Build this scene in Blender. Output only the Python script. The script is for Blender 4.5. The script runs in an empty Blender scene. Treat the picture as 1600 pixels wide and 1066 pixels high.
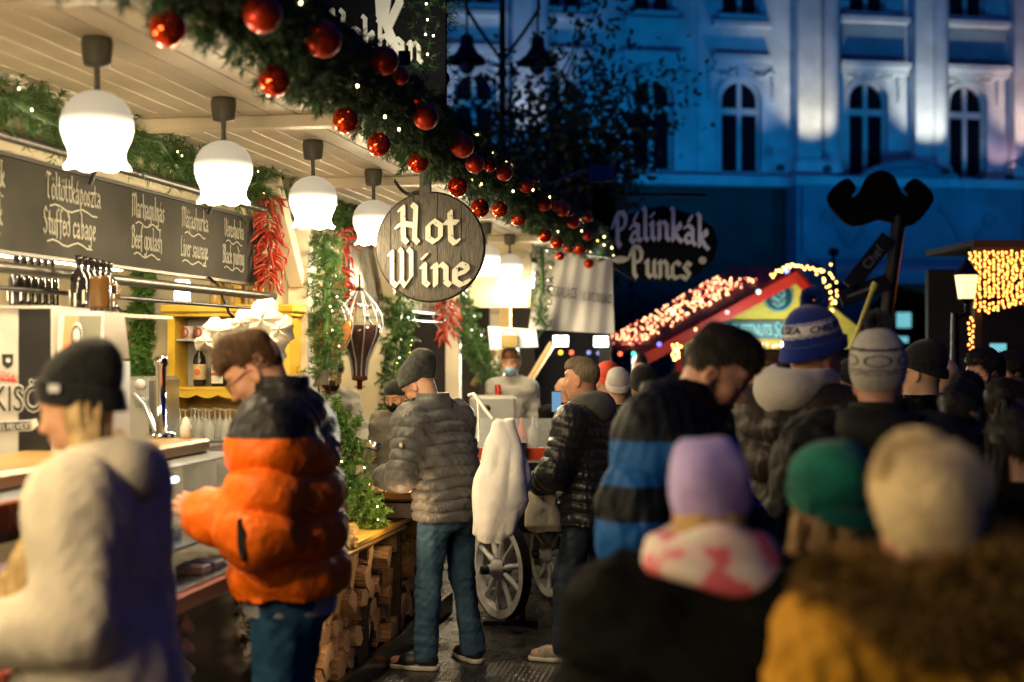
import bpy, math, random
import numpy as np
from mathutils import Vector, Matrix, Euler
random.seed(7); RNG = np.random.default_rng(7)
SC = bpy.context.scene
R = math.radians
# ---------------------------------------------------------------- camera
CAM_H = 1.75; F = 2222.0; HZ = 545.0
cam_d = bpy.data.cameras.new('camera'); cam = bpy.data.objects.new('camera', cam_d)
SC.collection.objects.link(cam); SC.camera = cam
cam.location = (0, 0, CAM_H); cam.rotation_euler = (R(90), 0, 0)
cam_d.lens = 50.0; cam_d.sensor_width = 36.0; cam_d.clip_end = 1000; cam_d.clip_start = 0.05
cam_d.shift_y = 12/1600
cam_d.dof.use_dof = True; cam_d.dof.focus_distance = 7.9; cam_d.dof.aperture_fstop = 1.5
# ---------------------------------------------------------------- world, dusk sky
world = bpy.data.worlds.new('World'); SC.world = world; world.use_nodes = True
wn = world.node_tree.nodes; wl = world.node_tree.links
bg = wn['Background']; sky = wn.new('ShaderNodeTexSky'); sky.sky_type = 'NISHITA'
sky.sun_disc = False; sky.sun_elevation = R(-3.5); sky.sun_rotation = R(250); sky.ozone_density = 6.0; sky.air_density = 1.6; sky.dust_density = 0.3
hs = wn.new('ShaderNodeMix'); hs.data_type = 'RGBA'; hs.blend_type = 'MULTIPLY'; hs.inputs[0].default_value = 1
hs.inputs[7].default_value = (0.22, 0.70, 1.0, 1)
wl.new(sky.outputs[0], hs.inputs[6]); wl.new(hs.outputs[2], bg.inputs[0]); bg.inputs[1].default_value = 5.0
sun_d = bpy.data.lights.new('sun', 'SUN'); sun = bpy.data.objects.new('sun', sun_d); SC.collection.objects.link(sun)
sun_d.energy = 0.012; sun_d.angle = R(20); sun_d.color = (0.35, 0.6, 1.0); sun.rotation_euler = (R(50), 0, R(20))
SC.view_settings.view_transform = 'Standard'; SC.view_settings.look = 'None'
SC.view_settings.exposure = 0.0; SC.view_settings.gamma = 1.0
SC.cycles.use_denoising = True; SC.cycles.max_bounces = 6; SC.cycles.diffuse_bounces = 3; SC.cycles.glossy_bounces = 3
SC.cycles.transmission_bounces = 6; SC.cycles.transparent_max_bounces = 8
SC.cycles.caustics_reflective = False; SC.cycles.caustics_refractive = False; SC.cycles.sample_clamp_indirect = 4.0
SC.cycles.use_light_tree = True
# ---------------------------------------------------------------- coordinates
# the stall row runs along an axis turned TH from the view axis; local frame: x = v (to the right), y = u (along the row)
TH = R(9.5); CT, ST = math.cos(TH), math.sin(TH)
def at(px, py, Y): return Vector(((px-800)/F*Y, Y, CAM_H-(py-HZ)/F*Y))
def SV(px, py, v):
    t = (px-800)/F; Y = v/(t*CT-ST); X = t*Y
    return Vector((v, X*ST+Y*CT, CAM_H-(py-HZ)/F*Y))
def w2s(p): return Vector((p[0]*CT-p[1]*ST, p[0]*ST+p[1]*CT, p[2]))
def s2w(p): return Vector((p[0]*CT+p[1]*ST, -p[0]*ST+p[1]*CT, p[2]))
# ---------------------------------------------------------------- object helpers
COL = SC.collection
def setp(o, label=None, cat=None, group=None, kind=None):
    if label: o['label'] = label
    if cat: o['category'] = cat
    if group: o['group'] = group
    if kind: o['kind'] = kind
    return o
def thing(name, label, cat, loc=(0,0,0), rz=0.0, group=None, scale=1.0):
    o = bpy.data.objects.new(name, None); COL.objects.link(o); o.empty_display_size = .1
    o.location = loc; o.rotation_euler = (0, 0, rz); o.scale = (scale,)*3
    return setp(o, label, cat, group)
def link(name, me, mats, parent=None, loc=(0,0,0), rot=(0,0,0), scale=(1,1,1)):
    o = bpy.data.objects.new(name, me); COL.objects.link(o)
    for m in (mats if isinstance(mats, (list, tuple)) else [mats]):
        if m and len(me.materials) < len(mats if isinstance(mats, (list, tuple)) else [mats]): me.materials.append(m)
    if parent: o.parent = parent
    o.location = loc; o.rotation_euler = rot; o.scale = scale
    return o
def npmesh(name, V, Fq, smooth=False):
    V = np.asarray(V, np.float32); Fq = np.asarray(Fq, np.int32); n, k = Fq.shape
    me = bpy.data.meshes.new(name)
    me.vertices.add(len(V)); me.vertices.foreach_set('co', V.ravel())
    me.loops.add(n*k); me.loops.foreach_set('vertex_index', Fq.ravel())
    me.polygons.add(n); me.polygons.foreach_set('loop_start', np.arange(0, n*k, k, dtype=np.int32))
    if smooth: me.polygons.foreach_set('use_smooth', np.ones(n, bool))
    me.update(calc_edges=True); return me
def basis(z):
    z = Vector(z).normalized(); a = Vector((0,0,1)) if abs(z.z) < .95 else Vector((1,0,0))
    x = a.cross(z).normalized(); return x, z.cross(x), z
class G:
    def __init__(s): s.v = []; s.f = []; s.m = []; s.sm = []; s.mi = 0; s.T = None
    def add(s, vs, fs, smooth=False):
        n = len(s.v)
        for p in vs: s.v.append(tuple(s.T @ Vector(p)) if s.T is not None else tuple(p))
        for f in fs: s.f.append([n+i for i in f]); s.m.append(s.mi); s.sm.append(smooth)
        return s
    def box(s, x, y, z, b=0):
        x0,x1 = x; y0,y1 = y; z0,z1 = z
        if b <= 0:
            return s.add([(x0,y0,z0),(x1,y0,z0),(x1,y1,z0),(x0,y1,z0),(x0,y0,z1),(x1,y0,z1),(x1,y1,z1),(x0,y1,z1)],
                [(0,3,2,1),(4,5,6,7),(0,1,5,4),(1,2,6,5),(2,3,7,6),(3,0,4,7)])
        vs = []; ids = {}
        for i in (0,1):
            for j in (0,1):
                for k in (0,1):
                    X=(x0,x1)[i]; Y=(y0,y1)[j]; Z=(z0,z1)[k]; sx=(b,-b)[i]; sy=(b,-b)[j]; sz=(b,-b)[k]
                    for a,p in enumerate([(X,Y+sy,Z+sz),(X+sx,Y,Z+sz),(X+sx,Y+sy,Z)]): ids[(i,j,k,a)] = len(vs); vs.append(p)
        q = lambda *k: tuple(ids[t] for t in k)
        fs = [q((0,0,0,0),(0,0,1,0),(0,1,1,0),(0,1,0,0)), q((1,0,0,0),(1,1,0,0),(1,1,1,0),(1,0,1,0)),
              q((0,0,0,1),(1,0,0,1),(1,0,1,1),(0,0,1,1)), q((0,1,0,1),(0,1,1,1),(1,1,1,1),(1,1,0,1)),
              q((0,0,0,2),(0,1,0,2),(1,1,0,2),(1,0,0,2)), q((0,0,1,2),(1,0,1,2),(1,1,1,2),(0,1,1,2))]
        for i in (0,1):
            for j in (0,1): fs.append(q((i,j,0,0),(i,j,1,0),(i,j,1,1),(i,j,0,1)))
        for i in (0,1):
            for k in (0,1): fs.append(q((i,0,k,0),(i,1,k,0),(i,1,k,2),(i,0,k,2)))
        for j in (0,1):
            for k in (0,1): fs.append(q((0,j,k,1),(1,j,k,1),(1,j,k,2),(0,j,k,2)))
        for i in (0,1):
            for j in (0,1):
                for k in (0,1): fs.append(q((i,j,k,0),(i,j,k,1),(i,j,k,2)))
        return s.add(vs, fs)
    def prism(s, poly, z0, z1, holes=None):
        n = len(poly)
        return s.add([(x,y,z0) for x,y in poly]+[(x,y,z1) for x,y in poly],
            [tuple(range(n-1,-1,-1)), tuple(range(n,2*n))]+[(i,(i+1)%n,n+(i+1)%n,n+i) for i in range(n)])
    def wall_poly(s, poly, y0, y1):     # polygon in xz, thickness in y
        n = len(poly)
        return s.add([(x,y0,z) for x,z in poly]+[(x,y1,z) for x,z in poly],
            [tuple(range(n)), tuple(range(2*n-1,n-1,-1))]+[(i,n+i,n+(i+1)%n,(i+1)%n) for i in range(n)])
    def tube(s, pts, r, seg=8, smooth=True, closed=False, cap=True):
        pts = [Vector(p) for p in pts]; n = len(pts); rs = r if isinstance(r,(list,tuple)) else [r]*n
        vs = []; X = None
        for i,p in enumerate(pts):
            if closed: d = pts[(i+1)%n]-pts[i-1]
            else: d = pts[min(i+1,n-1)]-pts[max(i-1,0)]
            if d.length < 1e-9: d = Vector((0,0,1))
            d.normalize()
            if X is None: X = basis(d)[0]
            X = (X-d*X.dot(d)); X = X.normalized() if X.length > 1e-6 else basis(d)[0]
            Yv = d.cross(X)
            for k in range(seg):
                a = 2*math.pi*k/seg; vs.append(p+(X*math.cos(a)+Yv*math.sin(a))*rs[i])
        fs = []
        for i in range(n if closed else n-1):
            j = (i+1)%n
            for k in range(seg): fs.append((i*seg+k, i*seg+(k+1)%seg, j*seg+(k+1)%seg, j*seg+k))
        s.add(vs, fs, smooth)
        if cap and not closed:
            s.add(vs[:seg], [tuple(range(seg-1,-1,-1))]); s.add(vs[-seg:], [tuple(range(seg))])
        return s
    def lathe(s, prof, c=(0,0,0), seg=24, smooth=True, axis=None, wob=None):
        X,Yv,Z = (Vector((1,0,0)),Vector((0,1,0)),Vector((0,0,1))) if axis is None else basis(axis)
        c = Vector(c); vs = []
        for i,(r,z) in enumerate(prof):
            for k in range(seg):
                a = 2*math.pi*k/seg; rr = r; zz = z
                if wob: rr, zz = wob(i, a, r, z)
                vs.append(c+X*(rr*math.cos(a))+Yv*(rr*math.sin(a))+Z*zz)
        fs = [(i*seg+k, i*seg+(k+1)%seg, (i+1)*seg+(k+1)%seg, (i+1)*seg+k) for i in range(len(prof)-1) for k in range(seg)]
        return s.add(vs, fs, smooth)
    def cyl(s, a, b, r, seg=16, r2=None): return s.tube([a,b],[r, r if r2 is None else r2], seg)
    def sphere(s, c, r, seg=16, ring=10, sc=(1,1,1)):
        c = Vector(c); vs = [c+Vector((0,0,r*sc[2]))]
        for i in range(1,ring):
            t = math.pi*i/ring
            for k in range(seg):
                a = 2*math.pi*k/seg; vs.append(c+Vector((r*sc[0]*math.sin(t)*math.cos(a), r*sc[1]*math.sin(t)*math.sin(a), r*sc[2]*math.cos(t))))
        vs.append(c-Vector((0,0,r*sc[2]))); e = len(vs)-1
        fs = [(0,1+k,1+(k+1)%seg) for k in range(seg)]+[(e,e-seg+(k+1)%seg,e-seg+k) for k in range(seg)]
        for i in range(ring-2):
            for k in range(seg): fs.append((1+i*seg+k,1+(i+1)*seg+k,1+(i+1)*seg+(k+1)%seg,1+i*seg+(k+1)%seg))
        return s.add(vs, fs, True)
    def mesh(s, name):
        me = bpy.data.meshes.new(name); me.from_pydata(s.v, [], s.f)
        me.polygons.foreach_set('material_index', s.m); me.polygons.foreach_set('use_smooth', s.sm); me.update(); return me
    def build(s, name, mats, parent=None, loc=(0,0,0), rot=(0,0,0), scale=(1,1,1)):
        return link(name, s.mesh(name), mats, parent, loc, rot, scale)
# ---------------------------------------------------------------- materials
MATS = {}
def M(name, col, rough=.6, metal=0., var=.12, vs=6., bump=0., bs=40., emit=None, es=0., col2=None, coord='Object',
      stretch=(1,1,1), sheen=0., coat=0., sss=0., trans=0., alpha=1., ior=1.45, attr=None, spec=.5, bd=.01, samp=True, detail=4.):
    if name in MATS: return MATS[name]
    m = bpy.data.materials.new(name); m.use_nodes = True; MATS[name] = m
    nt = m.node_tree; N = nt.nodes; L = nt.links; b = N['Principled BSDF']
    b.inputs['Roughness'].default_value = rough; b.inputs['Metallic'].default_value = metal
    b.inputs['IOR'].default_value = ior; b.inputs['Specular IOR Level'].default_value = spec
    if sheen: b.inputs['Sheen Weight'].default_value = sheen
    if coat: b.inputs['Coat Weight'].default_value = coat
    if sss: b.inputs['Subsurface Weight'].default_value = sss; b.inputs['Subsurface Radius'].default_value = (.02,.008,.004); b.inputs['Subsurface Scale'].default_value = .5
    if trans: b.inputs['Transmission Weight'].default_value = trans
    if alpha < 1: b.inputs['Alpha'].default_value = alpha
    tc = N.new('ShaderNodeTexCoord'); mp = N.new('ShaderNodeMapping'); mp.inputs['Scale'].default_value = stretch
    L.new(tc.outputs[coord], mp.inputs[0])
    c = (*col, 1)
    if var > 0 or col2 or attr:
        nz = N.new('ShaderNodeTexNoise'); nz.inputs['Scale'].default_value = vs; nz.inputs['Detail'].default_value = detail
        L.new(mp.outputs[0], nz.inputs[0])
        rp = N.new('ShaderNodeValToRGB'); rp.color_ramp.elements[0].position = .3; rp.color_ramp.elements[1].position = .7
        L.new(nz.outputs[0], rp.inputs[0])
        if attr:
            at_ = N.new('ShaderNodeAttribute'); at_.attribute_name = attr
            rp.color_ramp.elements[0].color = (1-var,)*3+(1,); rp.color_ramp.elements[1].color = (1+var,)*3+(1,)
            mx = N.new('ShaderNodeMix'); mx.data_type = 'RGBA'; mx.blend_type = 'MULTIPLY'; mx.inputs[0].default_value = 1
            L.new(at_.outputs[0], mx.inputs[6]); L.new(rp.outputs[0], mx.inputs[7]); L.new(mx.outputs[2], b.inputs['Base Color'])
        else:
            a = col if col2 else tuple(x*(1-var) for x in col); d = col2 if col2 else tuple(min(1,x*(1+var)) for x in col)
            rp.color_ramp.elements[0].color = (*a,1); rp.color_ramp.elements[1].color = (*d,1)
            L.new(rp.outputs[0], b.inputs['Base Color'])
    else: b.inputs['Base Color'].default_value = c
    if bump > 0:
        n2 = N.new('ShaderNodeTexNoise'); n2.inputs['Scale'].default_value = bs; n2.inputs['Detail'].default_value = 5
        L.new(mp.outputs[0], n2.inputs[0]); bp = N.new('ShaderNodeBump'); bp.inputs['Strength'].default_value = bump; bp.inputs['Distance'].default_value = bd
        L.new(n2.outputs[0], bp.inputs['Height']); L.new(bp.outputs[0], b.inputs['Normal'])
    if emit: b.inputs['Emission Color'].default_value = (*emit,1); b.inputs['Emission Strength'].default_value = es
    if not samp: m.cycles.emission_sampling = 'NONE'
    return m
def hexc(h):
    c = [int(h[i:i+2],16)/255 for i in (0,2,4)]
    return tuple(((x+.055)/1.055)**2.4 if x > .04045 else x/12.92 for x in c)
def wood(name, c1, c2, rough=.55, scale=6, along=(1,12,12), bump=.3):
    return M(name, c1, rough, col2=c2, vs=scale, stretch=along, bump=bump, bs=scale*2.5, detail=6.)
def snoise(X, Y, Z, f, seed=0):
    r = np.random.default_rng(seed); o = 0
    for i in range(5):
        k = r.normal(size=3); k = k/np.linalg.norm(k)*f*(.7+.6*r.random()); o = o+np.sin(k[0]*X+k[1]*Y+k[2]*Z+r.random()*6.28)
    return o/2.5
# ---------------------------------------------------------------- needles, bulbs
def needle_arrays(tips, nn, ln, wd, droop=0., rng=RNG):
    """tips: (N,6) base point + direction of small twigs (length in direction); returns triangles"""
    tips = np.asarray(tips); N = len(tips); B = np.repeat(tips[:, :3], nn, 0); D = np.repeat(tips[:, 3:6], nn, 0)
    t = rng.random((N*nn,1)); P = B+D*t; dn = D/(np.linalg.norm(D,axis=1,keepdims=True)+1e-9)
    r = rng.normal(size=(N*nn,3)); r -= dn*(r*dn).sum(1,keepdims=True); r /= np.linalg.norm(r,axis=1,keepdims=True)+1e-9
    nd = dn*(.55+.5*rng.random((N*nn,1)))+r; nd[:,2] -= droop; nd /= np.linalg.norm(nd,axis=1,keepdims=True)
    L_ = ln*(.6+.6*rng.random((N*nn,1))); w = np.cross(nd, rng.normal(size=(N*nn,3))); w /= np.linalg.norm(w,axis=1,keepdims=True)+1e-9
    V = np.stack([P-w*wd, P+w*wd, P+nd*L_], 1).reshape(-1,3)
    return V, np.arange(len(V)).reshape(-1,3)
def garland_mesh(path, rad, per_m=120, nn=26, ln=.035, wd=.0014, twig=.07, flat=1.0, rng=RNG):
    path = [Vector(p) for p in path]; tips = []
    for a,b in zip(path[:-1], path[1:]):
        L_ = (b-a).length; X,Yv,Z = basis(b-a)
        for i in range(max(1,int(L_*per_m))):
            t = rng.random(); an = rng.random()*6.283; rr = rad*(.15+.6*rng.random()**.6); p = a+(b-a)*t
            o = X*math.cos(an)+Yv*math.sin(an); lump = .8+.35*math.sin(t*L_*9+a.x*7+a.z*5+an*2)
            q = p+o*rr*lump; d = (o*(.8+.5*rng.random())+Z*rng.normal()*.7); d.normalize(); d *= twig*(.6+.7*rng.random()); tips.append((*q,*d))
    V,Fc = needle_arrays(tips, nn, ln, wd, .25, rng)
    g = G(); pp = path; g.tube(pp, rad*.22, 6, cap=False)
    V2 = np.array(g.v); n0 = len(V); F2 = []
    for f in g.f:
        for k in range(1,len(f)-1): F2.append((f[0]+n0,f[k]+n0,f[k+1]+n0))
    return npmesh('garland', np.vstack([V,V2]), np.vstack([Fc,np.array(F2)]))
def bulbs(parent, pts, r, mats, name='bulb', cap=100, seg=6):
    ms = []
    for m in mats:
        g = G(); g.sphere((0,0,0), r, seg, 4, (1,1,1.25)); me = g.mesh(name); me.materials.append(m); ms.append(me)
    for i,p in enumerate(pts[:cap]):
        o = bpy.data.objects.new(name, ms[i % len(ms)]); COL.objects.link(o); o.parent = parent; o.location = p
    if len(pts) > cap:
        g = G()
        for i,p in enumerate(pts[cap:]): g.mi = i % len(ms); g.sphere(p, r, seg, 4, (1,1,1.25))
        o = g.build(name, list(mats), parent); o['kind'] = 'stuff'
# ---------------------------------------------------------------- lettering: a broad-nib pen alphabet
GL = {
'a':(.48,[[(.04,.46),(.18,.56),(.34,.47),(.34,.08),(.45,.0)],[(.34,.3),(.12,.28),(.05,.1),(.16,0),(.34,.1)]]),
'b':(.48,[[(.02,1),(.1,.94),(.1,.06),(.22,0),(.4,.1),(.4,.44),(.26,.56),(.1,.44)]]),
'c':(.42,[[(.38,.47),(.24,.56),(.06,.44),(.06,.1),(.2,0),(.38,.08)]]),
'd':(.48,[[(.12,.98),(.36,.72),(.38,.1),(.22,0),(.06,.1),(.06,.42),(.2,.56),(.36,.46)]]),
'e':(.42,[[(.06,.26),(.36,.38),(.34,.5),(.2,.56),(.06,.44),(.06,.1),(.2,0),(.4,.1)]]),
'f':(.36,[[(.36,.94),(.24,1.0),(.14,.88),(.14,-.12)],[(0,.54),(.32,.54)]]),
'g':(.48,[[(.36,.48),(.2,.56),(.06,.44),(.06,.12),(.2,.02),(.38,.12)],[(.38,.56),(.38,-.2),(.22,-.32),(.04,-.24)]]),
'h':(.5,[[(.02,1),(.1,.94),(.1,0)],[(.1,.42),(.28,.56),(.4,.46),(.4,.1),(.34,-.08)]]),
'i':(.24,[[(.02,.5),(.1,.55),(.1,.08),(.2,0)],[(.06,.74),(.14,.8)]]),
'j':(.24,[[(.02,.5),(.12,.55),(.12,-.2),(0,-.3)],[(.06,.74),(.14,.8)]]),
'k':(.48,[[(.02,1),(.1,.94),(.1,0)],[(.1,.3),(.34,.56),(.38,.42),(.14,.28),(.32,.06),(.44,0)]]),
'l':(.24,[[(.02,1),(.1,.94),(.1,.08),(.2,0)]]),
'm':(.72,[[(.02,.5),(.1,.55),(.1,0)],[(.1,.44),(.24,.56),(.35,.46),(.35,0)],[(.35,.44),(.49,.56),(.6,.46),(.6,.08),(.7,0)]]),
'n':(.5,[[(.02,.5),(.1,.55),(.1,0)],[(.1,.42),(.26,.56),(.38,.46),(.38,.08),(.48,0)]]),
'o':(.46,[[(.22,.56),(.06,.44),(.06,.1),(.22,0),(.4,.12),(.4,.44),(.22,.56)]]),
'p':(.48,[[(.02,.52),(.1,.56),(.1,-.32)],[(.1,.44),(.28,.56),(.4,.44),(.4,.12),(.26,0),(.1,.08)]]),
'r':(.38,[[(.02,.5),(.1,.55),(.1,0)],[(.1,.42),(.24,.56),(.36,.48)]]),
's':(.4,[[(.36,.48),(.2,.56),(.08,.44),(.32,.16),(.2,0),(.02,.08)]]),
't':(.34,[[(.12,.84),(.14,.1),(.24,0),(.34,.06)],[(0,.56),(.3,.56)]]),
'u':(.5,[[(.02,.5),(.1,.55),(.1,.1),(.22,0),(.38,.12)],[(.38,.56),(.38,.08),(.48,0)]]),
'v':(.46,[[(.02,.56),(.1,.5),(.2,0),(.38,.56)]]),
'y':(.48,[[(.02,.5),(.1,.55),(.1,.1),(.22,0),(.38,.1)],[(.38,.56),(.38,-.18),(.2,-.32),(.04,-.24)]]),
'z':(.42,[[(.04,.54),(.36,.54),(.06,.02),(.38,.02)]]),
'H':(.66,[[(.02,.88),(.12,.96),(.14,.1),(.24,0)],[(-.06,.42),(.1,.52),(.48,.46)],[(.4,1.02),(.5,.94),(.46,.1),(.56,0)]]),
'W':(.86,[[(.0,.86),(.1,.92),(.1,.1),(.24,0),(.42,.18)],[(.36,.98),(.44,.9),(.44,.12),(.54,0),(.76,.24),(.76,.9),(.66,.98)]]),
'P':(.56,[[(.0,.8),(.12,.92),(.14,.1),(.24,-.04)],[(-.06,.62),(.1,1.0),(.34,.98),(.46,.8),(.42,.54),(.2,.46)]]),
'T':(.6,[[(-.02,.8),(.1,.96),(.56,.9)],[(.28,.92),(.24,.1),(.36,0)]]),
'S':(.52,[[(.46,.84),(.3,.98),(.1,.82),(.14,.6),(.4,.36),(.36,.1),(.18,0),(.0,.14)]]),
'M':(.84,[[(.02,.86),(.12,.96),(.1,0)],[(.12,.8),(.3,.98),(.42,.84),(.4,.06)],[(.42,.82),(.6,.98),(.72,.84),(.7,.1),(.82,0)]]),
'B':(.56,[[(.0,.84),(.12,.96),(.1,.0)],[(.1,.9),(.34,.98),(.44,.8),(.36,.58),(.14,.54)],[(.3,.56),(.48,.4),(.44,.12),(.26,0),(.0,.04)]]),
'L':(.5,[[(.3,.98),(.12,.84),(.14,.14),(.04,0),(.28,.06),(.46,0)]]),
'V':(.56,[[(.0,.84),(.1,.96),(.14,.14),(.26,0),(.46,.2),(.48,.8),(.38,.96)]]),
'N':(.6,[[(.06,0),(.08,.94),(.46,.06),(.48,.96)]]),
'G':(.56,[[(.46,.84),(.3,.98),(.1,.8),(.08,.2),(.24,0),(.46,.12),(.46,.44),(.26,.46)]]),
' ':(.26,[]),
}
ACC = {'á':('a',"'"),'é':('e',"'"),'ö':('o','"'),'ü':('u','"')}
def hull(ps):
    ps = sorted(set((round(x,5),round(y,5)) for x,y in ps))
    def half(q):
        o = []
        for p in q:
            while len(o) > 1 and (o[-1][0]-o[-2][0])*(p[1]-o[-2][1])-(o[-1][1]-o[-2][1])*(p[0]-o[-2][0]) <= 0: o.pop()
            o.append(p)
        return o
    a = half(ps); b = half(ps[::-1]); return a[:-1]+b[:-1]
def pen(g, text, size, x0, y0, depth, nib=.12, ang=38, thick=.035, squeeze=1.0, skew=0., path=None, z=0.0, center=False):
    """writes text as extruded pen strokes in the local xy plane of g (front = +z)"""
    W = 0
    for ch in text: W += (GL[ACC[ch][0]] if ch in ACC else GL.get(ch, GL[' ']))[0]+.04
    W *= size*squeeze; cx = -W/2 if center else 0.; k = 0
    ca, sa = math.cos(R(ang)), math.sin(R(ang))
    nb = [(nib/2*ca-thick/2*sa, nib/2*sa+thick/2*ca),(nib/2*ca+thick/2*sa, nib/2*sa-thick/2*ca),(-nib/2*ca+thick/2*sa,-nib/2*sa-thick/2*ca),(-nib/2*ca-thick/2*sa,-nib/2*sa+thick/2*ca)]
    for ch in text:
        w, st = GL[ACC[ch][0]] if ch in ACC else GL.get(ch, GL[' ']); st = list(st)
        if ch in ACC:
            xo = w*.45
            st = [s_ for s_ in st]+([[(xo-.02,.68),(xo+.08,.86)]] if ACC[ch][1] == "'" else [[(xo-.1,.72),(xo-.06,.78)],[(xo+.08,.72),(xo+.12,.78)]])
        for s_ in st:
            for a,b in zip(s_[:-1], s_[1:]):
                ps = []
                for p in (a,b):
                    for n in nb: ps.append((p[0]+n[0], p[1]+n[1]))
                hp = []
                for X,Y in hull(ps):
                    xx = cx+X*size*squeeze+skew*Y*size; yy = Y*size
                    if path: yy += path(x0+xx)
                    hp.append((x0+xx, y0+yy))
                g.prism(hp, z, z+depth+.00035*(k % 9)); k += 1
        cx += (w+.04)*size*squeeze
    return g
def font_text(name, text, size, mat, parent=None, loc=(0,0,0), rot=(0,0,0), depth=.002, sx=1.0, align='CENTER', bend=None, off=0.):
    c = bpy.data.curves.new(name, 'FONT'); c.body = text; c.size = size; c.extrude = depth; c.align_x = align; c.resolution_u = 3; c.offset = off
    o = bpy.data.objects.new(name, c); COL.objects.link(o); bpy.context.view_layer.update()
    me = bpy.data.meshes.new_from_object(o.evaluated_get(bpy.context.evaluated_depsgraph_get())); bpy.data.objects.remove(o)
    me.name = name
    for v in me.vertices:
        v.co.x *= sx
        if bend: v.co = bend(v.co)
    return link(name, me, mat, parent, loc, rot)
# ================================================================ GROUND
def ground_mat():
    m = M('wet_plates', (.018,.018,.02), .16, var=.3, vs=2.2)
    nt = m.node_tree; N = nt.nodes; L = nt.links; b = N['Principled BSDF']
    tc = N.new('ShaderNodeTexCoord'); mp = N.new('ShaderNodeMapping'); mp.inputs['Rotation'].default_value = (0,0,R(9.5)); mp.inputs['Scale'].default_value = (1,.9,1)
    L.new(tc.outputs['Object'], mp.inputs[0])
    v = N.new('ShaderNodeTexVoronoi'); v.inputs['Scale'].default_value = 34; v.inputs['Randomness'].default_value = 0; L.new(mp.outputs[0], v.inputs[0])
    mr = N.new('ShaderNodeMapRange'); mr.inputs[1].default_value = .2; mr.inputs[2].default_value = .42; L.new(v.outputs['Distance'], mr.inputs[0])
    nz = N.new('ShaderNodeTexNoise'); nz.inputs['Scale'].default_value = 3.5; nz.inputs['Detail'].default_value = 8; L.new(mp.outputs[0], nz.inputs[0])
    ad = N.new('ShaderNodeMath'); ad.operation = 'MULTIPLY_ADD'; ad.inputs[1].default_value = 4; L.new(nz.outputs[0], ad.inputs[0]); L.new(mr.outputs[0], ad.inputs[2])
    bp = N.new('ShaderNodeBump'); bp.inputs['Strength'].default_value = .55; bp.inputs['Distance'].default_value = .004
    L.new(ad.outputs[0], bp.inputs['Height']); L.new(bp.outputs[0], b.inputs['Normal'])
    r2 = N.new('ShaderNodeMapRange'); r2.inputs[1].default_value = .35; r2.inputs[2].default_value = .7; r2.inputs[3].default_value = .12; r2.inputs[4].default_value = .5
    L.new(nz.outputs[0], r2.inputs[0]); L.new(r2.outputs[0], b.inputs['Roughness'])
    return m
g = G(); g.add([(-160,-40,0),(160,-40,0),(160,260,0),(-160,260,0)], [(0,1,2,3)])
setp(g.build('ground', ground_mat()), kind='structure')
# ================================================================ PALACE BUILDING (far facade)
plaster = M('plaster', (.50,.55,.60), .85, var=.20, vs=1.3, bump=.2, bs=6)
plaster2 = M('plaster_blue', (.17,.25,.33), .85, var=.22, vs=.9)
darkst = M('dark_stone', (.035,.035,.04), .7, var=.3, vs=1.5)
wframe = M('window_paint', (.55,.56,.58), .6, var=.08)
glass_dark = M('dark_pane', (.004,.006,.012), .08, var=0)
awning_m = M('awning_cloth', (.22,.30,.40), .8, var=.15, vs=3)
FA = R(9.9)
bld = thing('building', 'white plastered palace with arched windows and floodlit pilasters across the square', 'building', (0,45,0), FA)
def arch_pts(cx, w, zs, n=12):   # half circle from right spring to left spring
    return [(cx+w/2*math.cos(math.pi*i/n), zs+w/2*math.sin(math.pi*i/n)) for i in range(n+1)]
def arch_wall(g, s0, s1, z0, z1, cx, w, zb, zs, y0, y1):
    g.wall_poly([(s0,z0),(cx-w/2,z0),(cx-w/2,z1),(s0,z1)], y0, y1) if cx-w/2 > s0 else None
    g.wall_poly([(cx+w/2,z0),(s1,z0),(s1,z1),(cx+w/2,z1)], y0, y1)
    if zb > z0: g.wall_poly([(cx-w/2,z0),(cx+w/2,z0),(cx+w/2,zb),(cx-w/2,zb)], y0, y1)
    ap = arch_pts(cx, w, zs)
    for a,b in zip(ap[:-1], ap[1:]): g.wall_poly([(b[0],b[1]),(a[0],a[1]),(a[0],z1),(b[0],z1)], y0, y1)
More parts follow.
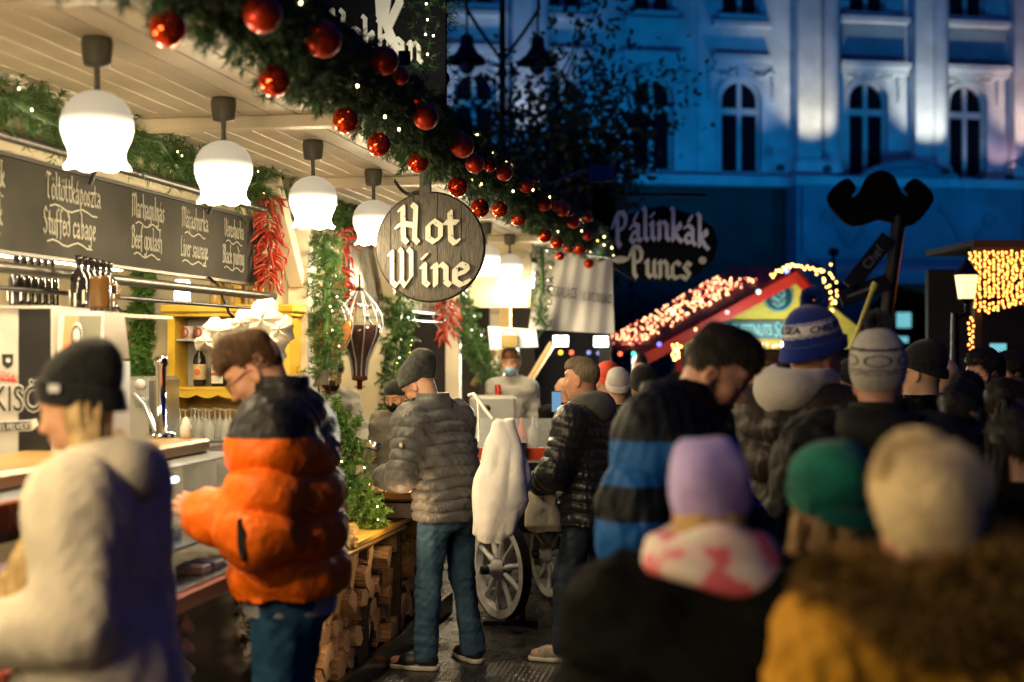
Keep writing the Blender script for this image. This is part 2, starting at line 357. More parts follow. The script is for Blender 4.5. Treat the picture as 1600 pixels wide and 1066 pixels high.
def arch_window(parent, cx, w, zb, zs, y, lite=False):
    g = G(); t = .09
    ap = arch_pts(cx, w, zs); ai = arch_pts(cx, w-2*t, zs)
    for i in range(12): g.wall_poly([ai[i],ap[i],ap[i+1],ai[i+1]], y, y+.1)
    g.wall_poly([(cx-w/2,zb),(cx-w/2+t,zb),(cx-w/2+t,zs),(cx-w/2,zs)], y, y+.1)
    g.wall_poly([(cx+w/2-t,zb),(cx+w/2,zb),(cx+w/2,zs),(cx+w/2-t,zs)], y, y+.1)
    g.box((cx-.07,cx+.07),(y-.02,y+.08),(zb,zs+w/2-t)); zt = zs-.35
    g.box((cx-w/2,cx-.07),(y-.015,y+.09),(zt-.1,zt+.1)); g.box((cx+.07,cx+w/2),(y-.015,y+.09),(zt-.1,zt+.1))
    g.box((cx-w/2-.1,cx+w/2+.1),(y-.3,y+.1),(zb-.12,zb))
    fr = g.build('window', wframe, parent)
    p = G(); p.wall_poly([(cx-w/2+t,zb),(cx+w/2-t,zb),(cx+w/2-t,zs)]+ai[1:-1]+[(cx-w/2+t,zs)], y+.06, y+.075)
    p.build('pane', glass_dark, fr)
    s = G()   # moulded surround
    ao = arch_pts(cx, w+.34, zs); am = arch_pts(cx, w+.02, zs)
    for i in range(12): s.wall_poly([am[i],ao[i],ao[i+1],am[i+1]], -.1, .02)
    for sg in (-1,1): s.box(tuple(sorted((cx+sg*(w/2+.01),cx+sg*(w/2+.16)))),(-.08,.02),(zb,zs))
    s.box((cx-.16,cx+.16),(-.2,.02),(zs+w/2-.02,zs+w/2+.4))
    for sg in (-1,1):   # swags and drops over the arch
        for k in range(9):
            a = k/8; s.sphere((cx+sg*(.2+a*.85), -.06, zs+w/2+.3-.22*math.sin(a*3.1)), .075+.03*math.sin(k*2.1), 6, 4)
        for k in range(6): s.sphere((cx+sg*1.08, -.05, zs+w/2+.15-k*.17), .09-.008*k, 6, 4)
    s.build('window_surround', plaster, parent)
wall = G()
lx = [-7.1,-4.15,-1.19,1.65,4.6,7.57]
for cx in lx: arch_wall(wall, cx-1.475, cx+1.475, 7.2, 12.4, cx, 1.36, 7.5, 9.85, 0, .5)
arch_wall(wall, 9.045+1.7, 13.5, 7.2, 11.0, 11.95, 1.36, 7.5, 9.95, 0, .5); arch_wall(wall, 13.5, 17.1, 7.2, 11.0, 15.5, 1.36, 7.5, 9.95, 0, .5)
arch_wall(wall, 17.1, 20.7, 7.2, 11.0, 18.95, 1.36, 7.5, 9.95, 0, .5)
wall.wall_poly([(9.045,7.2),(10.745,7.2),(10.745,20),(9.045,20)], 0, .5)
wall.wall_poly([(20.7,7.2),(34,7.2),(34,20),(20.7,20)], 0, .5); wall.wall_poly([(-30,7.2),(-8.575,7.2),(-8.575,20),(-30,20)], 0, .5)
wall.box((-30,34),(.5,.6),(0,20))
# upper storey piers between square-headed windows
def rect_wall(g, s0, s1, z0, z1, cx, w, zb, zt):
    g.wall_poly([(s0,z0),(cx-w/2,z0),(cx-w/2,z1),(s0,z1)],0,.5); g.wall_poly([(cx+w/2,z0),(s1,z0),(s1,z1),(cx+w/2,z1)],0,.5)
    g.wall_poly([(cx-w/2,z0),(cx+w/2,z0),(cx+w/2,zb),(cx-w/2,zb)],0,.5); g.wall_poly([(cx-w/2,zt),(cx+w/2,zt),(cx+w/2,z1),(cx-w/2,z1)],0,.5)
for cx in lx: rect_wall(wall, cx-1.475, cx+1.475, 12.4, 20, cx, 1.3, 12.6, 15.2)
for cx,a,b_ in ((11.95,10.745,13.5),(15.5,13.5,17.1),(18.95,17.1,20.7)): rect_wall(wall, a, b_, 11.0, 20, cx, 1.3, 12.85, 15.4)
wall.build('wall', plaster, bld)
def rect_window(cx, zb, zt):
    g = G(); w = 1.3
    g.box((cx-w/2,cx-w/2+.09),(.2,.3),(zb,zt)); g.box((cx+w/2-.09,cx+w/2),(.2,.3),(zb,zt)); g.box((cx-.07,cx+.07),(.18,.3),(zb,zt))
    g.box((cx-w/2+.09,cx-.07),(.2,.29),(zt-.1,zt)); g.box((cx+.07,cx+w/2-.09),(.2,.29),(zt-.1,zt)); g.box((cx-w/2-.16,cx+w/2+.16),(-.2,.2),(zb-.16,zb))
    fr = g.build('window', wframe, bld); p = G(); p.box((cx-w/2,cx+w/2),(.26,.27),(zb,zt-.1)); p.build('pane', glass_dark, fr)
for cx in lx: arch_window(bld, cx, 1.36, 7.5, 9.85, .22); rect_window(cx, 12.6, 15.2)
for cx in (11.95,15.5,18.95): arch_window(bld, cx, 1.36, 7.5, 9.95, .22); rect_window(cx, 12.85, 15.4)
c = G()   # cornices and string courses
c.box((10.9,13.3),(-.34,.0),(12.5,12.68)); c.box((14.3,16.9),(-.34,.0),(12.5,12.68)); c.box((10.9,13.3),(-.42,0),(11.0,11.18)); c.box((14.3,16.9),(-.42,0),(11.0,11.18))
c.box((10.9,13.3),(-.25,0),(10.82,11.0)); c.box((14.3,16.9),(-.25,0),(10.82,11.0))
for cx in lx: c.box((cx-1.0,cx+1.0),(-.28,0),(11.1,11.28)); c.box((cx-.9,cx+.9),(-.2,0),(10.9,11.1)); c.box((cx-1.0,cx+1.0),(-.3,0),(12.2,12.36))
c.box((-30,9.0),(-.5,0),(7.0,7.32)); c.box((9.0,34),(-1.2,0),(7.0,7.28))
c.build('cornice', plaster, bld)
fz = G(); fz.box((10.95,13.25),(-.06,0),(11.25,12.42)); fz.box((14.35,16.85),(-.06,0),(11.25,12.42)); fz.build('frieze', plaster2, bld)
def pilaster(s0, s1, s2, label=None):
    g = G(); g.box((s0,s1),(-.45,0),(7.9,20)); g.box((s0-.1,s1+.1),(-.6,0),(7.3,7.9))
    g.lathe([(.30,7.35),(.42,7.5),(.42,7.7),(.33,7.85),(.30,8.0),(.29,20)], ((s1+s2)/2,-.35,0), 14)
    for k in range(5):
        a = s0+(s1-s0)*(k+.5)/5; g.box((a-.03,a+.03),(-.48,-.45),(8.1,20))
    return g.build('pilaster', plaster, bld)
pilaster(9.35,10.15,10.85); pilaster(13.42,14.05,14.55); pilaster(16.95,17.7,18.3); pilaster(-.05,.65,1.0)
low = G()   # ground storey of the wings and the projecting centre
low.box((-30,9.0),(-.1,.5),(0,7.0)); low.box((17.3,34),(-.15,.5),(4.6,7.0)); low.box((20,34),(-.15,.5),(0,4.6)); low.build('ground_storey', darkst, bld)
pr = G()
pr.box((9.05,17.2),(-1.1,-.1),(4.7,7.0)); pr.box((9.05,10.4),(-1.1,-.1),(0,4.7)); pr.box((16.0,20.0),(-1.1,-.1),(0,4.7))
arch_wall(pr, 10.4, 16.0, 0, 4.699, 13.0, 3.6, 0, 2.0, -1.0, -.1)
for r0_,zc_ in ((1.5,6.85),(1.1,6.85)):
    pr.tube([(12.9+r0_*1.25*math.cos(a),-1.12,zc_+r0_*.62*math.sin(a)) for a in [math.pi*i/16 for i in range(17)]], .09, 6)
pr.wall_poly([(12.9+1.75*math.cos(math.pi*i/16),7.0+.85*math.sin(math.pi*i/16)) for i in range(17)], -1.1, -.7)
for sg in (-1,1): pr.tube([(12.9+sg*(1.0+1.5*t_),-1.15,6.3-1.0*math.sin(t_*2.2)+.25*math.sin(t_*7)) for t_ in [i/14 for i in range(15)]], .085, 6); pr.tube([(12.9+sg*(2.75+.28*math.cos(a)*(1-a/9)),-1.15,5.9+.28*math.sin(a)*(1-a/9)) for a in [i*.5 for i in range(13)]], .06, 6)
for z_ in (4.95,6.65): pr.box((9.3,16.95),(-1.16,-1.1),(z_,z_+.09))
for sx in (9.2, 16.9): pr.box((sx,sx+.25),(-1.25,-1.1),(4.75,6.9))
for k in range(14): pr.lathe([(.1,7.3),(.16,7.5),(.08,7.8),(.12,8.0)], (17.5+k*.4,-.9,0), 8)
pr.box((17.3,24),(-1.05,-.75),(8.0,8.15))
pr.build('entrance_block', plaster2, bld)
aw = G(); aw.add([(9.4,-1.1,4.62),(26,-1.1,4.62),(26,-3.0,4.15),(9.4,-3.0,4.15),(9.4,-3.0,3.75),(26,-3.0,3.75)], [(0,1,2,3),(3,2,5,4)])
aw.add([(9.4,-1.12,4.6),(26,-1.12,4.6),(26,-2.98,4.13),(9.4,-2.98,4.13)], [(3,2,1,0)])
aw.build('awning', awning_m, bld)
dr = G(); dr.wall_poly([(11.3,0),(14.7,0),(14.7,2.0)]+arch_pts(13.0,3.4,2.0)[1:-1]+[(11.3,2.0)], .0, .1); dr.build('doorway', glass_dark, bld)
# floodlights at the foot of the pilasters (lamps shining up), and the added blue wash lamps
def spot(s, y, z, ts, ty, tz, e, col, ang, parent=bld, blend=.8):
    f = G()
    if y < -5: f.cyl((0,0,-z),(0,0,0),.05)
    f.box((-.12,.12),(-.08,.08),(0,.16)); f.cyl((0,0,.16),(0,.0,.2),.09); fo = f.build('floodlight', darkst, parent, (s,y,z))
    l = bpy.data.lights.new('floodlight_lamp','SPOT'); l.energy = e; l.color = col; l.spot_size = R(ang); l.spot_blend = blend; l.shadow_soft_size = .06
    o = bpy.data.objects.new('floodlight_lamp', l); COL.objects.link(o); o.parent = fo; o.location = (0,0,.25)
    o.rotation_euler = Vector((ts-s,ty-y,tz-z)).to_track_quat('-Z','Y').to_euler()
W_ = (1,.82,.52)
for s,e,col_ in ((9.75,420,W_),(13.75,520,(1,.93,.74)),(17.3,480,(1,.62,.42)),(.3,170,(.95,.9,.85)),(8.2,90,(.8,.85,1)),(-2.7,150,(.9,.9,.9))):
    spot(s, -1.9, 7.32, s+.05, -.3, 10.6, e*1.5, col_, 66, blend=1.)
for s,e in ((-5,900),(1.5,1000),(7,1100),(12.5,800),(18,600)):
    spot(s, -9.0, 4.2, s, 0, 10.0, e*.66, (.0,.42,1), 95)  # blue wash lamps on poles, added to brighten and tint the facade
for s,e,col_ in ((11.95,22,(1,.8,.8)),(15.5,22,(.8,.9,1)),(16.6,40,(1,.5,.5))): spot(s, -.75, 7.32, s, 0, 9.5, e, col_, 100)
# lit window with a menu in the arch
lw = M('lit_cyan', (.1,.4,.5), .5, var=0, emit=(.25,.75,.85), es=.7)
for a,b_,z0,z1 in ((12.3,12.6,2.4,2.9),(12.95,13.45,2.45,2.95),(12.85,13.35,1.95,2.15)):
    q = G(); q.box((a,b_),(-.06,-.03),(z0,z1)); q.build('lit_pane', lw, bld)
# ================================================================ TREES
bark = M('bark', (.03,.025,.02), .9, var=.3, vs=10)
leafm = M('tree_leaf', (.035,.05,.02), .7, col2=(.06,.075,.03), vs=2)
def tree(base, height, crown_c, crown_r, n, seed, label, dense=1.0):
    rng = np.random.default_rng(seed); rr = random.Random(seed)
    t = thing('tree', label, 'tree', base)
    g = G(); tips = []
    def branch(p, d, r, L_, lv):
        pts = [p]; q = p.copy(); dd = d.copy()
        for i in range(5):
            dd = (dd+Vector((rr.gauss(0,.16),rr.gauss(0,.16),rr.gauss(0,.08)+.05))).normalized(); q = q+dd*L_/5; pts.append(q.copy())
        g.tube(pts, [r*(1-.16*i) for i in range(6)], 6)
        if lv >= 1: tips.extend(pts[2:])
        if lv < 3:
            for k in range(4 if lv else 6):
                a = rr.random()*6.28; e = dd*.6+Vector((math.cos(a),math.sin(a),.35+.5*rr.random()))*.75
                branch(pts[rr.randint(2,5)], e.normalized(), r*.5, L_*(.6+.25*rr.random()), lv+1)
    branch(Vector((0,0,0)), Vector((0,0,1)), .13, height*.5, 0)
    g.build('trunk', bark, t)
    T = np.array([tuple(p) for p in tips]); idx = rng.integers(0, len(T), n)
    P = T[idx]+rng.normal(size=(n,3))*np.array([.34,.34,.30])
    A = rng.normal(size=(n,3)); A /= np.linalg.norm(A,axis=1,keepdims=True); B = np.cross(A, rng.normal(size=(n,3))); B /= np.linalg.norm(B,axis=1,keepdims=True)
    s = (.045+.045*rng.random((n,1)))
    V = np.stack([P-A*s, P+B*s*.6, P+A*s, P-B*s*.6],1).reshape(-1,3)
    link('crown', npmesh('crown', V, np.arange(4*n).reshape(-1,4)), leafm, t)
tree((1.15,24,0), 6.6, None, None, 10000, 5, 'sparse dark street tree in front of the palace windows')
tree((-1.1,31,0), 6.0, None, None, 9000, 11, 'lower dark tree behind the double street lamp')
tree((2.6,33,0), 4.8, None, None, 9000, 17, 'bushy dark tree just right of the sparse street tree')
# ================================================================ STREET LAMPS, SHOP SIGN POST
iron = M('black_iron', (.012,.012,.014), .45, .6, var=.2)
def double_lamp():
    p = at(785,0,24); t = thing('street_lamp', 'black double headed street lamp rising above the garland by the tree', 'street lamp', (p.x,24,0), R(5))
    g = G(); g.tube([(0,0,0),(0,0,1),(0,0,9.3)], [.13,.07,.05], 10); g.lathe([(.05,8.2),(.12,8.35),(.05,8.5)],(0,0,0),10); g.lathe([(.05,6.3),(.1,6.4),(.05,6.5)],(0,0,0),10); g.build('post', iron, t)
    for sg in (-1,1):
        a = G(); a.tube([(0,0,6.6),(sg*.4,0,7.15),(sg*.62,0,7.5),(sg*.6,0,7.9)], .03, 8); a.tube([(sg*.6,0,7.8),(sg*.6,0,6.95)], .02, 8); a.build('arm', iron, t)
        h = G(); h.lathe([(.05,7.05),(.11,7.0),(.12,6.85),(.2,6.72),(.32,6.62),(.34,6.56),(.2,6.56)],(sg*.6,0,0),18); hd = h.build('lamp_head', iron, t)
        gl = G(); gl.sphere((sg*.6,0,6.52),.14,12,8,(1,1,1.1)); gl.build('globe', M('unlit_globe',(.25,.25,.25),.3,var=0), hd)
double_lamp()
def shop_sign_post():
    p = at(1375,0,14); t = thing('sign_post', 'black scroll shaped sign board on a leaning pole with hanging name boards', 'sign post', (p.x,14,0))
    g = G(); g.tube([(-.02,0,0),(0.0,0,1.6),(.19,0,3.05)], [.06,.06,.07], 10); g.build('pole', iron, t)
    pts = []; top = [(-.72,.02),(-.6,.16),(-.45,.22),(-.34,.12),(-.4,.02),(-.28,.08),(-.18,.24),(0,.31),(.18,.24),(.28,.08),(.4,.02),(.34,.12),(.45,.22),(.6,.16),(.72,.02),(.62,-.14),(.42,-.28),(.22,-.27),(0,-.22),(-.22,-.27),(-.42,-.28),(-.62,-.14)]
    top = [tuple(.5*((2*b)+(c-a)*t+(2*a-5*b+4*c-d)*t*t+(-a+3*b-3*c+d)*t**3) for a,b,c,d in zip(top[i-1],top[i],top[(i+1)%len(top)],top[(i+2)%len(top)])) for i in range(len(top)) for t in (0,.25,.5,.75)]
    s = G(); z0 = CAM_H-(312-HZ)/F*14; s.wall_poly([(x*.72,z0+z*.92) for x,z in top], -.04, .04); s.build('sign_board', M('sign_black',(.003,.003,.004),.8,var=.1,spec=.05), t)
    for (x,z,rt,w) in ((-.13,2.6,.9,.62),(-.18,2.32,.35,.5)):
        b = G(); b.box((-w/2,w/2),(-.02,.02),(-.08,.08),.008); bo = b.build('name_board', iron, t, (x,-.09,z), (0,-rt,0))
        if w > .6: font_text('lettering', 'Chef', .13, M('dim_white',(.12,.13,.15),.6,var=0), bo, (0.05,-.024,-.04), (R(90),0,0))
        else: q_ = G(); q_.box((-.18,.14),(-.026,-.021),(-.012,.012)); q_.build('painted_line', M('dim_white',(.12,.13,.15),.6,var=0), bo)
shop_sign_post()
# flood-lit lantern at the right
p = at(1510,440,12)
t = thing('street_lantern', 'small yellow lit street lantern on a bracket beside the light curtain', 'lantern', (p.x,12,0))
g = G(); g.tube([(-.1,0,0),(-.1,0,1.2),(-.1,0,2.05)],[.07,.045,.03],8); g.tube([(-.1,0,2.0),(0,0,2.05),(0,0,2.15)],.018,6); g.lathe([(.01,2.52),(.03,2.47),(.1,2.4),(.12,2.37)],(0,0,0),6); g.lathe([(.03,2.13),(.08,2.17)],(0,0,0),6); g.build('post', iron, t)
g = G(); g.lathe([(.07,2.17),(.1,2.37)],(0,0,0),6,False); g.build('lantern_glass', M('lantern_glow',(.8,.7,.3),.4,var=0,emit=(1,.8,.35),es=1.6), t)
# ================================================================ MAIN STALL ROW (local frame v,u,z turned by TH)
cream = M('cream_paint', (.60,.52,.38), .45, var=.16, vs=2.2, bump=.12, bs=20)
cream_wall = M('cream_wall', (.66,.56,.36), .7, var=.1, vs=3, bump=.1, bs=30)
oak = wood('counter_wood', (.34,.2,.06), (.5,.32,.11), .3, 4, (9,1,9), .15)
darkwood = wood('dark_boards', (.02,.014,.01), (.04,.028,.018), .6, 5)
def row(name, label, cat, **k): return thing(name, label, cat, (0,0,0), -TH, **k)
U = lambda Y, v: (Y+ST*v)/CT
PO = [U(Y,-2.9) for Y in (4.45,6.9,9.3,11.7,14.1,16.5)]
REALPO = PO[2:]
stall = row('market_stall', 'long cream painted wooden market stall with planked canopy ceiling', 'stall')
g = G()   # canopy ceiling boards running along the row
nb = 11; w = (3.15-1.72)/nb
for i in range(nb):
    a = -3.15+i*w
    g.box((a+.004,a+w-.004),(-4.2,17.2),(2.86,2.9),.003)
g.box((-3.2,-1.7),(-4.2,17.2),(2.9,2.95)); g.build('canopy_ceiling', cream, stall)
for u in [PO[0]-7.2,PO[0]-4.8,PO[0]-2.4]+PO:
    b = G(); b.box((-3.1,-1.78),(u-.05,u+.05),(2.80,2.859),.005); b.build('beam', cream, stall)
b = G(); b.box((-1.78,-1.70),(-4.2,17.2),(2.78,3.06)); b.build('fascia_board', cream, stall)
b = G(); b.box((-3.25,-3.12),(-4.2,17.2),(2.56,2.859)); b.box((-3.12,-3.09),(-4.2,17.2),(2.84,2.859)); b.build('header_board', cream, stall)
rf = G(); rf.add([(-1.6,-4.4,3.05),(-1.6,17.3,3.05),(-5.2,17.3,4.6),(-5.2,-4.4,4.6)],[(0,1,2,3)]); rf.add([(-1.6,-4.4,3.0),(-1.6,17.3,3.0),(-5.2,17.3,4.55),(-5.2,-4.4,4.55)],[(3,2,1,0)]); rf.build('roof', darkwood, stall)
ic = G(); ic.box((-4.9,-3.25),(-4.2,17.2),(2.6,2.66)); ic.build('inner_ceiling', cream_wall, stall)
bw = G(); bw.box((-4.95,-4.85),(-4.2,PO[3]),(0,2.6)); bw.build('back_wall', cream_wall, stall)
for u in REALPO:
    b = G(); b.box((-2.97,-2.83),(u-.06,u+.06),(0,2.80),.008); po = b.build('post', cream, stall)
    for sg in (-1,1):
        c = G(); zz = 2.86; c.T = Matrix.Translation((-2.9,u+sg*.31,2.48)) @ Matrix.Rotation(-sg*R(40),4,'X'); c.box((-.05,.05),(-.045,.045),(-.40,.40),.006); c.build('brace', cream, po)
for u,nm in ((PO[2]+.0,'a'),(PO[3]-.0,'b')):
    b = G(); b.box((-4.85,-2.97),(u-.03,u+.03),(0,2.6)) if nm=='a' else b.box((-4.85,-2.97),(u-.03,u+.03),(0,2.6)); b.build('partition_wall', cream_wall, stall)
# far cream valance and dark rear interior
b = G(); b.box((-2.8,-2.14),(PO[4]+.1,PO[4]+.14),(2.16,2.8)); b.build('cross_panel', cream_wall, stall)
b = G(); b.box((-4.9,-2.6),(17.1,17.2),(0,2.6)); b.build('end_wall', darkwood, stall)
# counters -------------------------------------------------------------
cnt = row('serving_counter', 'long serving counter with thick oiled wooden shelf and dark front', 'counter')
b = G(); b.box((-2.72,-2.28),(1.0,U(3.85,-2.3)),(1.215,1.29),.01); b.build('worktop', oak, cnt)
b = G(); b.box((-2.68,-2.26),(U(3.9,-2.3),U(6.05,-2.3)),(1.31,1.37),.012); b.build('worktop', oak, cnt)
b = G(); b.box((-2.60,-2.3),(1.0,U(3.85,-2.3)),(0,1.213)); b.build('front_panel', M('plum_panel',(.05,.012,.02),.4), cnt)
b = G(); b.box((-2.6,-2.0),(U(3.9,-2.2),U(6.45,-2.2)),(.80,.87),.008); b.build('lower_shelf', M('red_edge',(.30,.06,.03),.35,var=.2), cnt)
b = G(); b.box((-2.59,-2.02),(U(3.9,-2.2),U(6.4,-2.2)),(.872,.878)); b.build('steel_top', M('steel',(.55,.56,.58),.25,.9,var=.1), cnt)
b = G(); b.box((-2.6,-2.1),(U(3.9,-2.2),U(6.4,-2.2)),(0,.8)); b.build('base_cabinet', M('black_panel',(.012,.011,.012),.5), cnt)
b = G(); b.box((-3.0,-2.62),(U(3.9,-2.2),U(9,-2.8)),(.84,.88)); b.build('back_worktop', M('steel',(0,0,0)), cnt)
# glass display case
clear = M('clear_glass', (1,1,1), .02, var=0, trans=1.0, ior=1.1)
dc = row('display_case', 'glass display case with a lit tube under the wooden shelf', 'display case')
b = G(); u0,u1 = U(3.95,-2.2),U(6.1,-2.2)
b.box((-2.14,-2.13),(u0,u1),(.885,1.30)); b.build('front_glass', clear, dc)
b = G(); b.box((-2.58,-2.15),(u1-.01,u1),(.885,1.30)); b.build('side_glass', clear, dc)
b = G(); b.cyl((-2.3,u0+.2,1.22),(-2.3,u1-.35,1.22),.014,8); b.build('light_tube', M('tube_glow',(1,1,1),.5,var=0,emit=(.8,.9,1),es=60), dc)
b = G(); b.box((-2.6,-2.15),(u0,u1),(.98,.99)); b.build('shelf', M('steel',(0,0,0)), dc)
b = G(); b.box((-2.15,-2.12),(u1-.02,u1+.01),(.885,1.31)); b.box((-2.15,-2.12),(u0,u0+.02),(.885,1.31)); b.box((-2.6,-2.12),(u0,u1),(1.302,1.309)); b.build('frame', M('alu',(.6,.65,.7),.3,.8,var=.05), dc)
# plate with sausages under cling film
q = w2s(at(312,845,5.05)); q.x = -2.33
pl = thing('meat_platter', 'white platter of sausages and potato under cling film on the steel shelf', 'platter', s2w((q.x,q.y,.992)), -TH)
b = G(); b.lathe([(0,.004),(.1,.004),(.15,.02),(.155,.024),(.1,.012),(0,.012)],(0,0,0),28); b.build('plate', M('porcelain',(.75,.75,.72),.2,var=.03), pl)
saus = M('sausage',(.22,.07,.035),.35,var=.5,vs=25)
for k,(x,y,a,r) in enumerate([(-.05,0,.4,.022),(-.01,.03,.9,.02),(.02,-.04,-.3,.022),(.05,.03,.2,.018)]):
    b = G(); b.tube([(x-.05*math.cos(a),y-.05*math.sin(a),.04),(x,y,.05+.01*k),(x+.05*math.cos(a),y+.05*math.sin(a),.045)],[r*.8,r,r*.8],10); b.build('sausage', saus, pl)
b = G(); b.sphere((.06,-.05,.055),.05,14,8,(1.2,.7,.6)); b.build('roast_potato', M('potato',(.5,.28,.06),.4,var=.3,vs=12), pl)
# ---------------------------------------------------------------- menu boards
chalkboard = M('chalkboard', (.024,.023,.019), .85, spec=.15, var=.35, vs=2.5, col2=(.05,.047,.04), bump=.05)
chalk = M('chalk', (.26,.25,.21), .9, var=.2, vs=30)
frame_d = M('frame_dark', (.05,.045,.04), .4, .5)
mb = row('menu_board', 'long chalk menu board in gothic script above the counter', 'menu board')
uA, uB = 2.2, U(8.8,-3.0)
b = G(); b.box((-3.03,-3.0),(uA,uB),(2.145,2.535)); b.build('board', chalkboard, mb)
b = G()
for z in (2.135,2.535): b.box((-3.035,-2.98),(uA,uB+.02),(z,z+.015))
b.box((-3.035,-2.98),(uB,uB+.02),(2.15,2.535)); b.build('frame', frame_d, mb)
b = G(); b.tube([(-2.93,uA,2.60),(-2.93,uB+.5,2.60)],.022,8); 
b.build('hanging_rail', frame_d, mb)
b = G(); b.tube([(-2.9,uA,2.07),(-2.9,uB,2.07)],.024,8); b.build('lower_rail', frame_d, mb)
b = G(); b.tube([(-2.86,uA+2,1.985),(-2.86,uB-.3,1.985)],.011,6)
for sg in (-1,1): b.tube([(-2.86,uB-.3,1.985-sg*.05),(-2.86,uB-.3,1.985+sg*.05)],.012,6)
b.lathe([(.0,-.03),(.02,0),(.0,.03)],(-2.86,uB-.38,1.985),6); b.build('twisted_rod', iron, mb)
for k in range(5):
    u = 3.2+k*1.45; b = G(); b.tube([(-2.93,u,2.6),(-2.96,u,2.55),(-2.98,u,2.5)],.01,6); b.build('clip', iron, mb); b = G(); b.tube([(-2.98,u,2.15),(-2.92,u,2.1),(-2.88,u,2.0),(-2.86,u,1.95),(-2.84,u+.04,1.92)],.009,6); b.build('bracket', iron, mb)
def board_text(txt, pxc, z, size, sq, v=-2.998, seed=0, parent=None, flour=True, nib=.10):
    """text on a plane facing +v, reading direction -> +u"""
    g = G(); g.T = Matrix(((0,0,1,v),(1,0,0,0),(0,1,0,0),(0,0,0,1)))
    u = SV(pxc, 300, v).y
    pen(g, txt, size, u, z, .0012, nib, 50, .035, sq, center=True)
    if flour:
        r = random.Random(seed); L_ = len(txt)*size*.2*sq
        pts = [(u-L_+i*L_*2/9, z-size*.3+size*.10*math.sin(i*1.3)) for i in range(10)]
        for a,b_ in zip(pts[:-1],pts[1:]):
            n = .004; g.prism([(a[0],a[1]-n),(b_[0],b_[1]-n),(b_[0],b_[1]+n),(a[0],a[1]+n)],0,.0014)
    g.build('lettering', chalk, parent)
for txt,pc,z,s_,sq in [('pánik',-8,2.41,.105,.62),('chicken shick',-35,2.255,.105,.62),('Töltöttkáposzta',116,2.405,.115,.66),('Stuffed cabage',110,2.25,.115,.66),
    ('Marhagulyás',232,2.405,.115,.60),('Beef goulash',230,2.25,.11,.60),('Májashurka',305,2.405,.11,.66),('Liver sausage',304,2.25,.105,.62),('Véreshurka',366,2.405,.105,.62),('Black puding',365,2.25,.105,.60)]:
    board_text(txt, pc, z, s_, sq, parent=mb, seed=len(txt))
mb2 = row('menu_board', 'glare covered chalk menu board with steel rail behind the round sign', 'menu board')
uC, uD = U(10.75,-3.0), U(14.0,-3.0)
b = G(); b.box((-3.03,-3.0),(uC,uD),(2.10,2.56)); b.build('board', M('glare_chalkboard',(.12,.115,.10),.22,var=.3,vs=8,bump=.1,bs=60), mb2)  # white glare put into a paler, glossier board colour
b = G(); b.box((-3.04,-2.97),(uC-.04,uC),(2.06,2.58)); b.box((-3.04,-2.97),(uC,uD),(2.56,2.58)); b.build('frame', frame_d, mb2)
b = G(); b.tube([(-2.94,uC,2.08),(-2.94,uD,2.08)],.022,8); b.tube([(-2.9,uC+.1,2.0),(-2.9,uD,2.0)],.012,6)
for k in range(4): b.tube([(-2.94,uC+.2+k*.8,2.1),(-2.9,uC+.2+k*.8,1.98),(-2.88,uC+.24+k*.8,1.94)],.01,6)
b.build('steel_rail', M('rail_steel',(.45,.47,.45),.25,.9), mb2)
board_text('Pörkölt', 610, 2.38, .12, .66, parent=mb2); board_text('Goulash', 608, 2.2, .11, .66, parent=mb2); board_text('Hurka', 665, 2.2, .11, .66, parent=mb2)
# ---------------------------------------------------------------- pendant lamps
def shade_mat():
    m = bpy.data.materials.new('opal_shade'); m.use_nodes = True; N = m.node_tree.nodes; L = m.node_tree.links; b = N['Principled BSDF']
    b.inputs['Base Color'].default_value = (.30,.27,.20,1); b.inputs['Roughness'].default_value = .25
    tc = N.new('ShaderNodeTexCoord'); sp = N.new('ShaderNodeSeparateXYZ'); L.new(tc.outputs['Object'], sp.inputs[0])
    mr = N.new('ShaderNodeMapRange'); mr.inputs[1].default_value = -.09; mr.inputs[2].default_value = .045; mr.inputs[3].default_value = 9; mr.inputs[4].default_value = .42
    mr.interpolation_type = 'SMOOTHSTEP'; L.new(sp.outputs[2], mr.inputs[0]); L.new(mr.outputs[0], b.inputs['Emission Strength']); b.inputs['Emission Color'].default_value = (1,.88,.66,1)
    return m
opal = shade_mat(); grey_pl = M('grey_plastic',(.10,.095,.08),.5,var=.1)
g1 = G(); g1.lathe([(.0,.32),(.052,.32),(.056,.30),(.050,.235),(.046,.22),(.012,.215),(.010,.17),(.012,.135),(.03,.128)],(0,0,0),20); me_can = g1.mesh('canopy'); me_can.materials.append(grey_pl)
def petal(i, a, r, z):
    if i >= 10:
        k = (i-9)/3.; return r+.006*k*math.cos(8*a), z-.012*k*abs(math.cos(4*a))
    return r, z
g2 = G(); g2.lathe([(.028,.132),(.06,.12),(.095,.095),(.118,.06),(.128,.02),(.126,-.02),(.115,-.055),(.102,-.085),(.097,-.105),(.098,-.12),(.103,-.132),(.112,-.143),(.118,-.146)],(0,0,0),48,wob=petal); g2.v = [(x,y,z*.95+.004) for x,y,z in g2.v]; me_shade = g2.mesh('shade'); me_shade.materials.append(opal)
g3 = G(); g3.sphere((0,0,-.03),.035,12,8,(1,1,1.4)); me_bulb = g3.mesh('bulb'); me_bulb.materials.append(M('bulb_glow',(1,1,1),.4,var=0,emit=(1,.85,.6),es=25,samp=False))
LP = [5.08,6.30,7.59,8.81,10.05,11.3,12.55,13.8,15.0]
